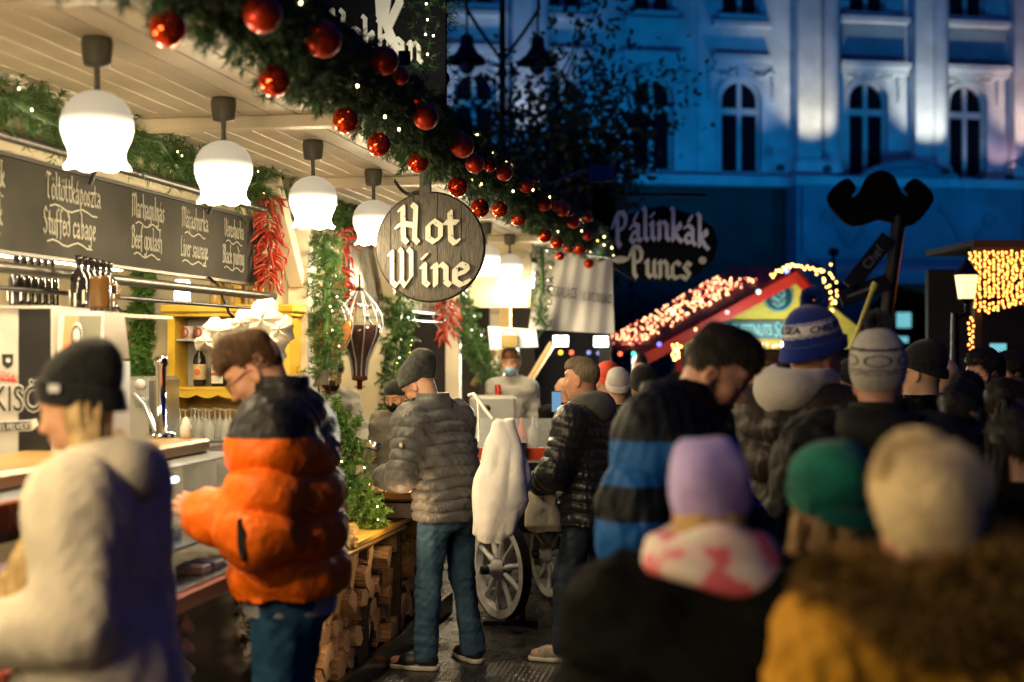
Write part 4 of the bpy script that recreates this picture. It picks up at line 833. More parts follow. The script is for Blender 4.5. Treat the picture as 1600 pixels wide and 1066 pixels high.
g = G(); g.box((-.04,.04),(-.0300,-.0285),(.02,.145)); g.build('paper_label', M('lab_white',(0,0,0)), t); g = G(); g.box((-.038,.038),(-.0315,-.0305),(.07,.09)); g.lathe([(.012,0),(.018,0),(.018,.001),(.012,.001)],(0,-.0305,.118),14,axis=(0,-1,0)); g.build('label_mark', M('lab_orange',(0,0,0)), t)
bottle(s2w((cx0+.45,yb-.12,1.506)), .62, 'green', 'squat dark bottle half hidden by the steel tap column', None, True)
for k in range(3):
    t = thing('storage_jar','amber storage jar, number %s on top of the yellow cabinet'%['one','two','three'][k],'jar', s2w((cx0+.30+.13*k,yb-.14,zt)), 0); g = G(); g.lathe([(0,0),(.05,0),(.052,.01),(.052,.12),(.045,.135),(.045,.15),(0,.15)],(0,0,0),16); g.build('glass', M('jar_amber',(.4,.25,.05),.15,var=.2), t)
    g = G(); g.lathe([(0,.19),(.048,.188),(.05,.15),(0.0,.15)],(0,0,0),14); g.build('lid', M('lid_brass',(.4,.3,.1),.3,.8), t)
gl_m = M('glassware',(.5,.5,.45),.05,var=.1,alpha=.45)
for k in range(22):
    r_ = random.Random(k); t = thing('drinking_glass','upturned glass among the clear glasses stacked under the cabinet','glass', s2w((cx0+.05+.085*(k%9)+r_.uniform(-.01,.01),yb-.50+.14*(k//9)+.04*(k%2),1.19)), 0, 'clear glasses stacked under the yellow cabinet')
    g = G(); g.lathe([(.036,0),(.034,.07+.02*r_.random()),(.012,.12),(.006,.13),(.006,.17),(.03,.18)],(0,0,0),12); g.build('glass', gl_m, t)
t = row('back_bar','steel back bar holding glasses under the yellow cabinet','counter'); b = G(); b.box((cx0-.7,cx0+1.1),(yb-.62,yb-.0),(1.12,1.189)); b.build('top', M('steel',(0,0,0)), t); b = G(); b.box((cx0-.7,cx0+1.1),(yb-.6,yb-.02),(0,1.12)); b.build('base', inw, t)
for k in range(7):
    t = thing('cup_stack','stack of pale cups with blue rims beside the glasses, number %s from the left'%['one','two','three','four','five','six','seven'][k],'cups', s2w((cx0-.32+.05*(k%7),yb-.3-.07*(k%2),1.19)), 0, 'stacked pale cups with blue rims')
    for j in range(3):
        g = G(); g.lathe([(.02,0),(.024,.05),(.026,.06),(.0,.06)],(0,0,.055*j),10); g.build('cup', cm if j<2 else M('cup_blue',(.08,.09,.22),.4), t)
# steel espresso machine between machine and garland
q = w2s(at(212,600,8.0)); t = thing('coffee_machine','steel coffee machine with round knobs behind the black knitted hat','coffee machine', s2w((q.x,q.y,1.19)), -TH)
b = G(); b.box((-.16,.1),(0,.4),(0,.40),.02); b.tube([(.0,-.02,.30),(.08,-.06,.25),(.18,-.08,.05),(.2,-.08,-.02)],.018,8); b.build('body', M('steel',(0,0,0)), t)
for k in range(2): b = G(); b.lathe([(.03,0),(.03,.02),(0,.022)],(.03,-.001,.36-.1*k),16,axis=(0,-1,0)); b.build('knob', wht, t)
t = row('service_table','steel worktop carrying the coffee machine','table'); b = G(); b.box((q.x-.5,q.x+.35),(q.y-.1,q.y+.5),(1.14,1.189)); b.box((q.x-.45,q.x+.3),(q.y-.05,q.y+.45),(0,1.14)); b.build('top', M('steel',(0,0,0)), t)
# tap column + salt shaker on the wooden shelf
q = w2s(at(353,680,6.15)); t = thing('tap_column','polished steel beer tap column on the wooden shelf','tap', s2w((-2.48,q.y-.12,1.371)), 0)
b = G(); b.lathe([(.06,0),(.06,.02),(.022,.025),(.022,.30),(.03,.31),(.03,.34),(0,.35)],(0,0,0),18); b.build('column', M('chrome',(.7,.7,.68),.12,1.), t)
b = G(); b.lathe([(0,0),(.025,0),(.025,.05),(.02,.055),(.012,.085),(0,.09)],(0,0,0),12); t=thing('shaker','small white shaker beside the steel tap column','shaker', s2w((-2.36,q.y-.14,1.371)),0); b.build('body', cm, t)
# white cloth flower decoration
q = at(372,520,6.6); t = thing('cloth_flower','large crumpled white cloth flower hanging behind the head of the orange jacket man','decoration', q, 0)
clm = M('crumpled_cloth',(.72,.66,.52),.7,var=.08,vs=8,bump=.5,bs=25)
rr = random.Random(3)
for (px,py,rad,fl) in ((412,500,.105,.5),(380,505,.07,.8),(346,518,.085,.9),(345,545,.055,1.),(420,540,.10,.6),(385,540,.07,.8),(324,534,.065,.9),(438,515,.07,.6)):
    c = at(px,py,6.6)-q; g = G(); n = 20; vs = []; 
    for i in range(7):
        for k in range(n):
            a = 6.283*k/n; r_ = rad*i/6*(1+.18*math.sin(3*a+px)+.1*math.sin(7*a)); y = -.05+.10*(i/6)**2*fl+.018*(i/6)*math.sin(9*a+py)+.01*math.sin(15*a)
            vs.append((c.x+r_*math.cos(a), y+rr.uniform(-.02,.02)*0, c.z+r_*math.sin(a)*.85))
    g.add(vs,[(i*n+k,i*n+(k+1)%n,(i+1)*n+(k+1)%n,(i+1)*n+k) for i in range(6) for k in range(n)],True); g.build('petal', clm, t)
# ================================================================ WINE JUGS
jg = M('jug_glass',(.10,.10,.09),.05,var=0,alpha=.12); 
def jug(px, pytop, Y, rad, liq, lz, label, v=None):
    c = at(px,pytop,Y); t = thing('wine_jug', label, 'wine dispenser', c, 0)
    prof = [(.03,.0),(.06,-.03),(.12,-.10),(.165,-.18),(.175,-.24),(.16,-.32),(.12,-.40),(.07,-.50),(.055,-.58),(.055,-.62)]
    s = rad/.175; prof = [(r*s,z) for r,z in prof]
    g = G(); g.lathe(prof,(0,0,0),28); g.build('glass', jg, t)
    pl_ = [(0,lz)]+[(r-.004,z) for r,z in prof if z < lz]
    r0 = np.interp(-lz,[-z for r,z in prof],[r for r,z in prof])-.004; pl_.insert(1,(r0,lz))
    g = G(); g.lathe(pl_,(0,0,0),28); g.build('liquid', liq, t)
    for k in range(10):
        a = 6.283*k/10; g = G(); g.tube([((r+.006)*math.cos(a),(r+.006)*math.sin(a),z) for r,z in prof],.0045,5); g.build('rib', M('alu',(0,0,0)), t)
    g = G(); g.lathe([(.06*s,-.62),(.062*s,-.65),(.02,-.66),(.02,-.72),(0,-.72)],(0,0,0),16); g.tube([(-.04,0,-.70),(.04,0,-.70)],.005,6); g.build('tap', M('tap_red',(.12,.03,.02),.3,.5), t)
    g = G(); g.tube([(0,0,0),(0,0,.12)],.01,6); g.lathe([(.03,0),(.035,.02),(0,.03)],(0,0,0),14); g.build('hook', iron, t)
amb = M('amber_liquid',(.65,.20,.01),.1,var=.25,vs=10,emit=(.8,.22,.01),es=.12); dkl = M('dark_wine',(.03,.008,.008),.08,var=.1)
jug(512,455,9.9,.17,amb,-.21,'teardrop glass wine dispenser filled with amber wine behind the post')
jug(562,455,10.4,.165,dkl,-.25,'teardrop glass wine dispenser with dark mulled wine and steel ribs')
t = thing('small_sign','small grey painted board under the amber wine dispenser','sign', at(503,590,9.2), 0); b = G(); b.box((-.045,.045),(-.01,.01),(-.05,.05),.004); b.build('board', plank, t); b = G(); b.tube([(-.02,0,-.05),(-.02,0,-.3)],.008,6); b.build('rod', frame_d, t)
# ================================================================ COPPER PAN, TABLE, LOG RACK
copper = M('copper',(.62,.38,.22),.28,.85,var=.15,vs=4)
pc = w2s(at(640,770,8.35)); 
t = thing('copper_pan','wide shallow copper pan with iron ring handle steaming on the stand','pan', s2w((pc.x,pc.y,.885)), 0, None, .78)
g = G(); g.lathe([(0,.0),(.40,.0),(.47,.03),(.50,.075),(.51,.08),(.50,.085),(.455,.045),(.39,.015),(0,.015)],(0,0,0),56); g.build('pan', copper, t)
g = G(); g.lathe([(0,.05),(.44,.055),(.45,.05)],(0,0,0),40); g.build('stew', M('stew',(.35,.17,.07),.35,var=.4,vs=18,bump=.4,bs=30), t)
for a in (-1.95,.9,2.75):
    g = G(); c = Vector((.535*math.cos(a),.535*math.sin(a),.10)); tx = Vector((-math.sin(a),math.cos(a),0)); g.tube([c+tx*.062*math.cos(k*.524)+Vector((0,0,.038*math.sin(k*.524))) for k in range(12)],.007,6,closed=True); g.build('ring_handle', iron, t)
tb = row('pan_stand','dark iron stand with yellow wooden shelf under the copper pan','stand')
b = G(); b.box((pc.x-.38,pc.x+.34),(pc.y-.36,pc.y+.5),(.80,.88)); b.build('burner', M('burner_iron',(.02,.012,.008),.5,.3), tb)
b = G(); b.box((-2.5,-1.97),(U(7.25,-2),U(8.8,-2)),(.735,.765),.004); b.build('shelf', wood('yellow_board',(.62,.36,.04),(.75,.48,.08),.35,5,(8,1,8),.1), tb)
b = G(); b.cyl((-2.0,U(6.9,-2),.715),(-1.99,U(8.3,-2),.715),.016,8); b.build('edge_rail', M('brass_dull',(.5,.35,.12),.4,.4), tb)
b = G(); b.box((-3.3,-2.55),(pc.y-.6,pc.y+.7),(.62,.66)); b.box((-3.2,-2.6),(pc.y-.5,pc.y+.6),(0,.62)); b.build('rear_table', inw, tb)
rk = row('log_rack','low black rack edging the firewood under the pan','rack')
b = G(); b.box((-2.46,-2.0),(U(5.9,-2),U(9.4,-2)),(.02,.09)); b.build('base', M('rack_black',(.01,.01,.01),.25,.3), rk)
b = G(); b.box((-1.995,-1.955),(U(5.6,-2),U(9.5,-2)),(.0,.125),.004); b.build('kerb', M('rack_black',(0,0,0)), rk)
for y in (6.62,7.55,8.25): b = G(); u=U(y,-2.02); b.box((-2.05,-2.0),(u-.02,u+.02),(.09,.74)); b.build('upright', darkwood, rk)
bark2 = wood('log_bark',(.16,.09,.04),(.50,.32,.15),.8,7,(1.2,9,9),1.0); cutw = wood('log_end',(.45,.30,.15),(.65,.46,.24),.75,10,(1,1,1),.6)
def log_mesh(k):
    r_ = random.Random(k*7+1); n = 9; L_ = .36; kind = k%3; P2 = []
    if kind == 0: a0,a1 = 0,6.283; P2 = [(.075*(1+r_.uniform(-.12,.12))*math.cos(6.283*i/n),.06*(1+r_.uniform(-.15,.15))*math.sin(6.283*i/n)) for i in range(n)]
    elif kind == 1: P2 = [(-.03,-.05),(.05,-.045),(.085+r_.uniform(-.02,.01),.0),(.05,.05),(-.01,.065),(-.05,.03)]
    else: P2 = [(-.075,-.03),(.06,-.045),(.08,.0),(.03,.045),(-.04,.05)]
    g = G(); vs = []; m = len(P2); NS = 7
    for s_ in range(NS):
        x = -L_/2+L_*s_/(NS-1); w = 1+.06*math.sin(s_*1.7+k); oz = .006*math.sin(s_*1.3+k)
        for (a,b_) in P2: vs.append((x+r_.uniform(-.004,.004),a*w,b_*w+oz))
    g.mi = 0; g.add(vs,[(s_*m+i,s_*m+(i+1)%m,(s_+1)*m+(i+1)%m,(s_+1)*m+i) for s_ in range(NS-1) for i in range(m)])
    g.mi = 1; g.add(vs[:m],[tuple(range(m-1,-1,-1))]); g.add(vs[-m:],[tuple(range(m))])
    me = g.mesh('log'); me.materials.append(bark2); me.materials.append(cutw); return me
lms = [log_mesh(k) for k in range(9)]
r_ = random.Random(12)
def put_log(v,u,z,rot,sc=1.,lab='split firewood log in the stack in front of the stall'):
    o = bpy.data.objects.new('firewood_log', lms[r_.randrange(9)]); COL.objects.link(o); o.location = s2w((v,u,z)); o.rotation_euler = (rot,r_.gauss(0,.03),-TH+r_.gauss(0,.05)); o.scale = (sc,)*3
    setp(o, lab, 'log', 'split firewood logs stacked in front of the stall')
ua, ub = U(6.25,-2.1), U(9.2,-2.1)
for row_i in range(7):
    z = .15+row_i*.098; n = int((ub-ua)/.125)
    for i in range(n):
        u = ua+.06+i*.125+(.06 if row_i%2 else 0)+r_.uniform(-.01,.01)
        if row_i >= 4 and u < U(6.95,-2.1): continue
        if row_i == 3 and u < U(6.6,-2.1) : continue
        if row_i >= 4 and U(7.7,-2.1) < u < U(8.15,-2.1): continue
        if row_i >= 6 and u > U(7.6,-2.1): continue
        put_log(-2.2+r_.uniform(-.05,.03),u,z,r_.choice([0,.4,-.5,3.14,2.6,1.2]),r_.uniform(.88,1.05))
put_log(-2.12,U(7.85,-2.1),.60,.9,.9,'small pale split log sticking up out of the stack beside the jeans')
# garlic string hanging under the counter
for k in range(9):
    c = s2w((-2.02,U(5.15,-2.02),.74-.078*k)); t = thing('garlic_bulb','garlic bulb on the string hanging below the counter edge','garlic', c, k*1.3, 'garlic bulbs strung below the counter')
    g = G(); g.lathe([(0,-.03),(.02,-.028),(.036,-.01),(.035,.008),(.018,.026),(.006,.04),(.004,.05)],(0,0,0),14,wob=lambda i,a,r,z:(r*(1+.07*math.cos(6*a)),z)); g.build('bulb', M('garlic',(.5,.42,.36),.55,var=.15,vs=30), t)
t = row('chalk_note','small dark note board with chalk writing on the counter front','sign'); q = SV(28,808,-2.29); b = G(); b.box((-2.295,-2.285),(q.y-.22,q.y+.22),(q.z-.07,q.z+.07)); bo_ = b.build('board', M('chalkboard',(0,0,0)), t)
g = G(); g.T = Matrix(((0,0,1,-2.2845),(1,0,0,0),(0,1,0,0),(0,0,0,1))); pen(g,'Napi',.09,q.y,q.z-.03,.001,.06,40,.03,.8,center=True); g.build('lettering', chalk, t)
for k,(px,py,lb_) in enumerate(((312,902,'white and blue packet of napkins on the steel counter edge'),(345,880,'flat white paper tray on the steel counter beside the napkins'))):
    q = SV(px,py,-2.13); t = thing('napkin_pack' if k==0 else 'paper_tray', lb_, 'packet' if k==0 else 'tray', s2w((-2.13,q.y,.879)), -TH+.3*k); b = G(); b.box((-.06,.06),(-.11,.11),(0,.035-.02*k),.006); b.build('wrapper', M('paper_white',(.62,.63,.66),.4,var=.15,vs=20), t); b = G(); b.box((-.062,.062),(-.03,.0),(-.0,.037-.02*k)); b.build('printed_band', M('print_blue',(.08,.12,.35),.4), t)
for k in range(5):
    u_ = U(4.25+.33*k,-2.3); t = thing('food_tray','steel tray of %s, number %s from the left inside the display case'%(('pale dumplings','brown roast pieces','red sausages','roast potatoes','yellow pancakes')[k],('one','two','three','four','five')[k]),'tray', s2w((-2.37,u_,.992)), -TH)
    b = G(); b.box((-.12,.12),(-.14,.14),(0,.012)); b.box((-.12,-.11),(-.14,.14),(.012,.04)); b.box((.11,.12),(-.14,.14),(.012,.04)); b.build('tray', M('steel',(0,0,0)), t)
    mt_ = (M('dough',(.6,.5,.32),.5,var=.1), M('roast',(.16,.06,.02),.4,var=.4,vs=20), saus, M('potato',(0,0,0)), M('pancake',(.6,.4,.1),.5,var=.2))[k]
    for j in range(12):
        b = G(); b.sphere((-.07+.05*(j%4)+.006*math.sin(j*7),-.09+.085*(j//4),.035),.027,8,6,(1.1,1.3 if k!=2 else 1.8,.7)); b.build('food_piece', mt_, t)
# ================================================================ CART WHEELS
wwh = M('wheel_white',(.55,.55,.56),.55,var=.25,vs=14,bump=.3,bs=40)
cart = thing('food_cart','dark food cart with glass screen and red band on white spoked wheels','food cart', (0,0,0), 0)
def wheel(px, py, Y, rad, yaw, label):
    c = at(px,py,Y); t = bpy.data.objects.new('wheel', None); COL.objects.link(t); t.parent = cart; t.location = (c.x,c.y,rad+.02); t.rotation_euler = (0,0,yaw)
    g = G(); n = 40; vs = []
    for i in range(n):
        a = 6.283*i/n
        for (r,y) in ((rad,-.03),(rad,.03),(rad-.05,.028),(rad-.05,-.028)): vs.append((r*math.cos(a),y,r*math.sin(a)))
    g.add(vs,[(i*4+j,((i+1)%n)*4+j,((i+1)%n)*4+(j+1)%4,i*4+(j+1)%4) for i in range(n) for j in range(4)]); g.build('rim', wwh, t)
    g = G(); vs = []
    for i in range(n):
        a = 6.283*i/n
        for (r,y) in ((rad+.01,-.031),(rad+.01,.031),(rad+.001,.031),(rad+.001,-.031)): vs.append((r*math.cos(a),y,r*math.sin(a)))
    g.add(vs,[(i*4+j,((i+1)%n)*4+j,((i+1)%n)*4+(j+1)%4,i*4+(j+1)%4) for i in range(n) for j in range(4)]); g.build('iron_tyre', iron, t)
    for k in range(10):
        a = 6.283*k/10+.2; g = G(); d = Vector((math.cos(a),0,math.sin(a))); g.tube([d*.05,d*.12,d*(rad*.6),d*(rad-.045)],[.02,.022,.016,.02],8); g.build('spoke', wwh, t)
    g = G(); g.lathe([(0,-.10),(.03,-.10),(.035,-.07),(.055,-.05),(.065,-.02),(.065,.03),(.05,.06),(0,.06)],(0,0,0),20,axis=(0,1,0)); g.build('hub', wwh, t)
    g = G(); g.lathe([(.068,-.018),(.07,-.018),(.07,.0),(.068,.0)],(0,0,0),20,axis=(0,1,0)); g.lathe([(0,-.14),(.028,-.14),(.03,-.10)],(0,0,0),14,axis=(0,1,0)); g.build('hub_band', iron, t)
wheel(782,895,9.15,.315,-R(58),'white spoked cart wheel standing right of the knitted hat man')
wheel(861,870,9.95,.30,-R(67),'smaller looking white spoked cart wheel behind the bag of the grey haired man')
t = cart
a = at(815,700,9.6)
b = G(); b.box((a.x-.03,a.x+.03),(9.55,9.6),(.55,1.12)); b.build('corner_post', iron, t)
b = G(); b.box((a.x-.35,a.x+.8),(9.62,11.2),(.50,.62)); b.box((a.x-.35,a.x+.8),(9.62,11.2),(.62,.98)); b.build('body', M('cart_black',(.015,.012,.012),.35), t)
b = G(); b.box((a.x-.36,a.x+.81),(9.59,9.615),(1.0,1.08)); b.build('red_band', M('band_red',(.5,.05,.01),.4), t)
b = G(); b.box((a.x-.34,a.x+.8),(9.6,9.608),(1.085,1.28)); b.build('glass_screen', M('screen_glass',(.8,.85,.85),.03,var=0,alpha=.25), t)
b = G(); b.box((a.x-.36,a.x+.3),(9.2,9.58),(.86,.89)); b.build('side_tray', M('steel',(0,0,0)), t)
b = G(); b.box((a.x-.02,a.x+.02),(9.0,9.04),(.0,.45)); b.box((a.x-.25,a.x+.1),(8.98,9.06),(0,.03)); b.build('prop', iron, t)
t = thing('price_box','white cool box with a round knob behind the counter','box', at(770,720,12.2)-Vector((0,0,.0)), 0); b = G(); b.box((-.2,.2),(0,.4),(0,.55),.02); b.build('body', M('white_plastic',(.33,.33,.32),.4), t); b = G(); b.lathe([(.03,0),(.03,.01),(0,.012)],(-.05,0,.45),12,axis=(0,-1,0)); b.build('knob', blk, t); b = G(); b.box((-.3,1.2),(-.1,1.0),(-.2,-.005)); 
tt = thing('serving_bench','dark serving bench behind the food cart','bench', at(770,720,12.2), 0); b.build('top', M('steel',(0,0,0)), tt); b = G(); b.box((-.28,1.1),(0,.9),(-.785,-.2)); b.build('base', darkwood, tt)
for px,lb,cl in ((815,'red squeeze bottle of ketchup on the cart','band_red'),(833,'pale squeeze bottle beside the ketchup on the cart','white_plastic')):
    t = thing('sauce_bottle',lb,'bottle', at(px,690,10.2)*1.0, 0); t.location.z = .98; g = G(); g.lathe([(0,0),(.045,0),(.045,.18),(.015,.22),(.006,.28),(0,.28)],(0,0,0),14); g.build('body', M(cl,(0,0,0)), t)
# ================================================================ BANNER, FAR LIGHTS, PUNCS SIGN
ban = thing('banner','white wrinkled cloth banner with grey lettering hanging beyond the canopy','banner', (0,0,0), 0)
clo = M('banner_cloth',(.8,.79,.78),.8,var=.04,vs=3); YB = 14.3
nx,nz = 60,30; A_,B_,C_,D_ = at(842,388,YB),at(957,405,YB+.3),at(960,522,YB+.3),at(826,514,YB); vs=[]
for j in range(nz+1):
    for i in range(nx+1):
        s,t_ = i/nx,j/nz; p = (A_*(1-s)+B_*s)*(1-t_)+(D_*(1-s)+C_*s)*t_
        p.y += .022*math.sin(s*13+t_*2)*(.3+.7*t_)+.022*math.sin(s*6+t_*5)+.008*math.sin(s*33+3*t_); p.z -= .06*math.sin(math.pi*s*2)**2*(1-t_)**2; vs.append(p)
g = G(); g.add(vs,[(j*(nx+1)+i,j*(nx+1)+i+1,(j+1)*(nx+1)+i+1,(j+1)*(nx+1)+i) for j in range(nz) for i in range(nx)],True); g.build('cloth', clo, ban)
gt = M('grey_print',(.10,.10,.10),.8,var=0)
font_text('lettering','KÜRTŐSKALÁCS',.155,gt,ban,at(868,464,YB-.12),(R(90),R(5),R(4)),.002,.36); font_text('lettering','KÜRTŐSKALÁCS',.13,gt,ban,at(933,472,YB-.02),(R(90),R(6),R(4)),.002,.30)
g = G(); g.tube([at(838,386,YB),at(960,404,YB+.3)],.012,6); g.build('pole', frame_d, ban)
led = M('led_glow',(1,1,1),.5,var=0,emit=(.95,1,.95),es=14)
for px,py,w,lb in ((876,533,.16,'bright square floodlight left of the pair under the banner'),(939,534,.15,'bright square floodlight right of the pair under the banner')):
    t = thing('led_floodlight',lb,'floodlight', at(px,py,15.5), 0); b = G(); b.box((-w/2,w/2),(-.02,.0),(-.055,.055)); b.build('lens', led, t); b = G(); b.box((-w/2-.01,w/2+.01),(.002,.06),(-.065,.065)); b.tube([(0,.03,.06),(0,.03,.22)],.012,6); b.build('housing', iron, t)
    l = bpy.data.lights.new('floodlight_lamp','SPOT'); l.energy = 420; l.color=(1,.93,.75); l.spot_size=R(150); l.shadow_soft_size=.08; o=bpy.data.objects.new('floodlight_lamp',l); COL.objects.link(o); o.parent=t; o.location=(0,-.04,0); o.rotation_euler=(R(78),0,R(180-12))
t = thing('acrylic_sign','white acrylic panel with basket hanging from the far stall roof','panel', at(800,527,13.0), 0)
b = G(); b.add([(-.22,0,.10),(.22,0,.07),(.24,0,-.09),(-.20,0,-.11),(-.22,.02,.10),(.22,.02,.07),(.24,.02,-.09),(-.20,.02,-.11)],[(0,3,2,1),(4,5,6,7),(0,1,5,4),(1,2,6,5),(2,3,7,6),(3,0,4,7)]); b.build('panel', M('acrylic',(.7,.75,.72),.3,emit=(.85,1,.9),es=.35), t)
b = G(); b.box((-.1,.06),(-.08,-.01),(-.10,.02),.01); b.tube([(-.1,-.05,.02),(-.06,-.05,.07),(.04,-.05,.06),(.06,-.05,.02)],.008,6); b.build('basket', wood('basket',(.25,.18,.06),(.35,.26,.1)), t)
t = thing('hanging_lantern','small lit glass lantern hanging behind the seller','lantern', at(803,553,13.4), 0); b = G(); b.lathe([(.035,.08),(.05,.02),(.03,-.08)],(0,0,0),6,False); b.build('glass', M('lant2',(1,1,1),.4,var=0,emit=(.9,1,.85),es=3.5), t); b = G(); b.lathe([(.0,.12),(.04,.085)],(0,0,0),6,False); b.tube([(0,0,.12),(0,0,.3)],.004,5); b.build('cap', iron, t)
# dark far stall: rear wall, diagonal props
fs = row('far_stall','dark timber stall with diagonal props at the end of the row','stall')
b = G(); b.box((-3.6,-1.95),(U(18.6,-2),U(18.7,-2)),(0,2.5)); b.build('back_wall', M('navy_boards',(.008,.01,.018),.7,var=.2), fs)
tim = wood('timber',(.30,.2,.07),(.4,.28,.12),.6)
for p_,q_ in (((862,538),(800,640)),((740,600),(775,545))):
    a = w2s(at(*p_,15.2)); c = w2s(at(*q_,14.8)); b = G(); b.tube([a,c],.045,4); b.build('prop', tim, fs)
a = w2s(at(788,540,15)); b = G(); b.box((a.x-.06,a.x+.06),(a.y,a.y+.1),(1.0,2.3)); b.build('post', tim, fs)
t = thing('coloured_lights','string of coloured bulbs over the far heads','string lights', (0,0,0), 0)
b = G(); b.tube([at(x,551+4*math.sin(x*.03),16.5) for x in range(860,1010,15)],.006,5); b.build('cable', iron, t)
for px,py,c_ in ((876,551,(1,.5,.05)),(893,551,(1,.12,.05)),(951,552,(1,.55,.05)),(969,553,(1,.12,.05)),(990,553,(.05,.9,.5)),(920,551,(.12,.14,.3)),(935,552,(.1,.1,.2)),(1030,538,(.15,.15,1))):
    g = G(); g.sphere((0,0,0),.026,10,8); g.build('bulb', M('cb%d'%px,c_,.4,var=0,emit=c_,es=3.,samp=False), t, at(px,py,16.5))
# post box, arm and blue floodlight at the canopy end
t = thing('post','black boxed post at the end of the canopy','post', at(942,545,16.3)*1.0, -TH); t.location.z = 0
b = G(); b.box((-.12,.14),(0,.22),(2.75,3.6),.01); b.build('box', M('sign_black',(0,0,0)), t); b = G(); b.box((-.12,.09),(-.02,.0),(2.55,2.95)); b.build('cream_foot', cream, t); b = G(); b.box((-.05,.08),(.05,.15),(0,2.75)); b.build('pole', iron, t)
ps = thing('hanging_sign','black pointed oval sign with ivory gothic letters reading Pálinkák Puncs','sign', at(1035,382,16), R(3))
mm = 16/F
o_ = [(-85,8),(-78,30),(-50,46),(0,58),(50,44),(78,26),(86,4),(80,-22),(52,-46),(10,-56),(-30,-52),(-62,-36)]
g = G(); g.wall_poly([(x*mm*1.02,z*mm*1.05) for x,z in o_], 0, .04); g.build('board', M('sign_black',(0,0,0)), ps)
sign_letters(ps,'Pálinkák',.36,-76*mm,-1*mm,.15,46,.80,th=.05,depth=.02,path=lambda x:(-.10*((x)/.55)**2+.06)-.03*x,mat=M('ivory_cool',(.78,.80,.92),.6,var=.1,vs=6))
sign_letters(ps,'Puncs',.33,-50*mm,-45*mm,.16,46,.82,th=.05,depth=.02,path=lambda x:-.06*x-.05+.04*(x/.4)**2*0)
g = G(); g.T = Matrix(((1,0,0,0),(0,0,-1,0),(0,1,0,0),(0,0,0,1))); g.prism([(x*mm-.48,z*mm-.17) for x,z in ((-14,-1),(-8,4),(0,5),(8,4),(15,0),(6,-5),(-4,-6))],0,.02); g.prism([(63*mm+6*mm*math.cos(a*.52),-25*mm+6*mm*math.sin(a*.52)) for a in range(12)],0,.021); g.build('ornament', ivory, ps)
g = G(); g.tube([(-.62,.02,.56),(.5,.02,.56)],.02,6); g.tube([(-.2,.02,.56),(-.28,.02,.4)],.006,5); g.tube([(.05,.02,.56),(.1,.02,.4)],.006,5); g.tube([(-.75,.02,-.12),(-.3,.02,-.42)],.012,6); g.build('bracket', iron, ps)
t = thing('roof_floodlight','small blue tinted floodlight on a thin arm above the garland end','floodlight', at(940,272,15.5), 0)
g = G(); g.tube([at(855,290,15.5)-at(940,272,15.5),at(905,268,15.5)-at(940,272,15.5),(0,0,0)],.012,6); g.build('arm', M('pale_rod',(.35,.35,.3),.5), t); g = G(); g.box((-.14,.14),(-.08,.08),(-.09,.09),.02); g.build('housing', M('blue_house',(.02,.05,.14),.4), t)
# ================================================================ RED ROOFED CHESTNUT STALL
cs = thing('chestnut_stall','red roofed wooden stall selling roasted chestnuts with yellow gable','stall', (0,0,0), 0)
redr = M('red_roof',(.20,.010,.022),.6,var=.2,vs=4); redb = M('red_beam',(.45,.02,.02),.5,var=.1)
Pk,El,Er = at(1243,424,20),at(1000,556,19.3),at(1392,590,20.8); Pb,Eb = at(1150,418,22.2),at(930,545,22.0)
Er2 = at(1420,590,23)
g = G()
def slab(g,a,b_,c,d,th):
    n = (b_-a).cross(d-a).normalized()*th; g.add([a,b_,c,d,a+n,b_+n,c+n,d+n],[(3,2,1,0),(4,5,6,7),(0,1,5,4),(1,2,6,5),(2,3,7,6),(3,0,4,7)])
slab(g,El,Pk,Pb,Eb,.05); slab(g,Pk,Er,Er2,Pb,.05); g.build('roof', redr, cs)
g = G()
for a,b_ in ((El,Pk),(Pk,Er)):
    o_ = Vector((0,-.06,0)); d = Vector((0,0,-.17)); g.add([a+o_,b_+o_,b_+o_+d,a+o_+d,a,b_,b_+d,a+d],[(3,2,1,0),(4,5,6,7),(0,1,5,4),(2,3,7,6),(1,2,6,5),(3,0,4,7)])
g.build('barge_board', redb, cs)
yg = wood('yellow_boards',(.55,.45,.06),(.68,.56,.10),.6,5,(1,1,10),.3)
g = G(); ga,gb,gc,gd = at(1085,500,20.05),at(1330,500,20.05),at(1243,432,20.05),at(1243,432,20.05)
pts = [(at(x,y,20.1).x,at(x,y,20.1).z) for x,y in ((1040,545),(1360,545),(1340,510),(1243,434),(1085,500))]; g.wall_poly(pts,20.12,20.2); g.build('gable', yg, cs)
teal = M('teal_board',(.02,.10,.14),.5,var=.1)
g = G(); pts = [(at(x,y,20).x,at(x,y,20).z) for x,y in ((1082,530),(1300,530),(1300,502),(1082,502))]; g.wall_poly(pts,20.0,20.1); g.build('name_board', teal, cs)
cyan = M('cyan_glow_paint',(.25,.55,.60),.5,var=.05,emit=(.2,.55,.6),es=.25)  # lettering colour given a faint glow of its own, no lamp there
font_text('lettering','ROASTED CHESTNUTS',.22,cyan,cs,(at(1146,524,20).x,19.985,at(1146,524,20).z),(R(90),0,0),.004,.48)
g = G(); g.T = Matrix(((1,0,0,0),(0,0,-1,19.99),(0,1,0,0),(0,0,0,1))); c_ = at(1210,526,20); pen(g,'Sült gesz',.21,c_.x,c_.z,.008,.10,40,.04,.62); g.build('lettering', cyan, cs)
lg = at(1218,463,20); g = G(); g.lathe([(0,0),(.215,0),(.215,.02),(0,.02)],(lg.x,20.1,lg.z),32,axis=(0,-1,0)); lo = g.build('logo_disc', M('logo_teal',(.01,.07,.10),.5), cs)
g = G()
g.lathe([(.195,.0),(.205,.0),(.205,.008),(.195,.008)],(lg.x,20.078,lg.z),32,axis=(0,-1,0))
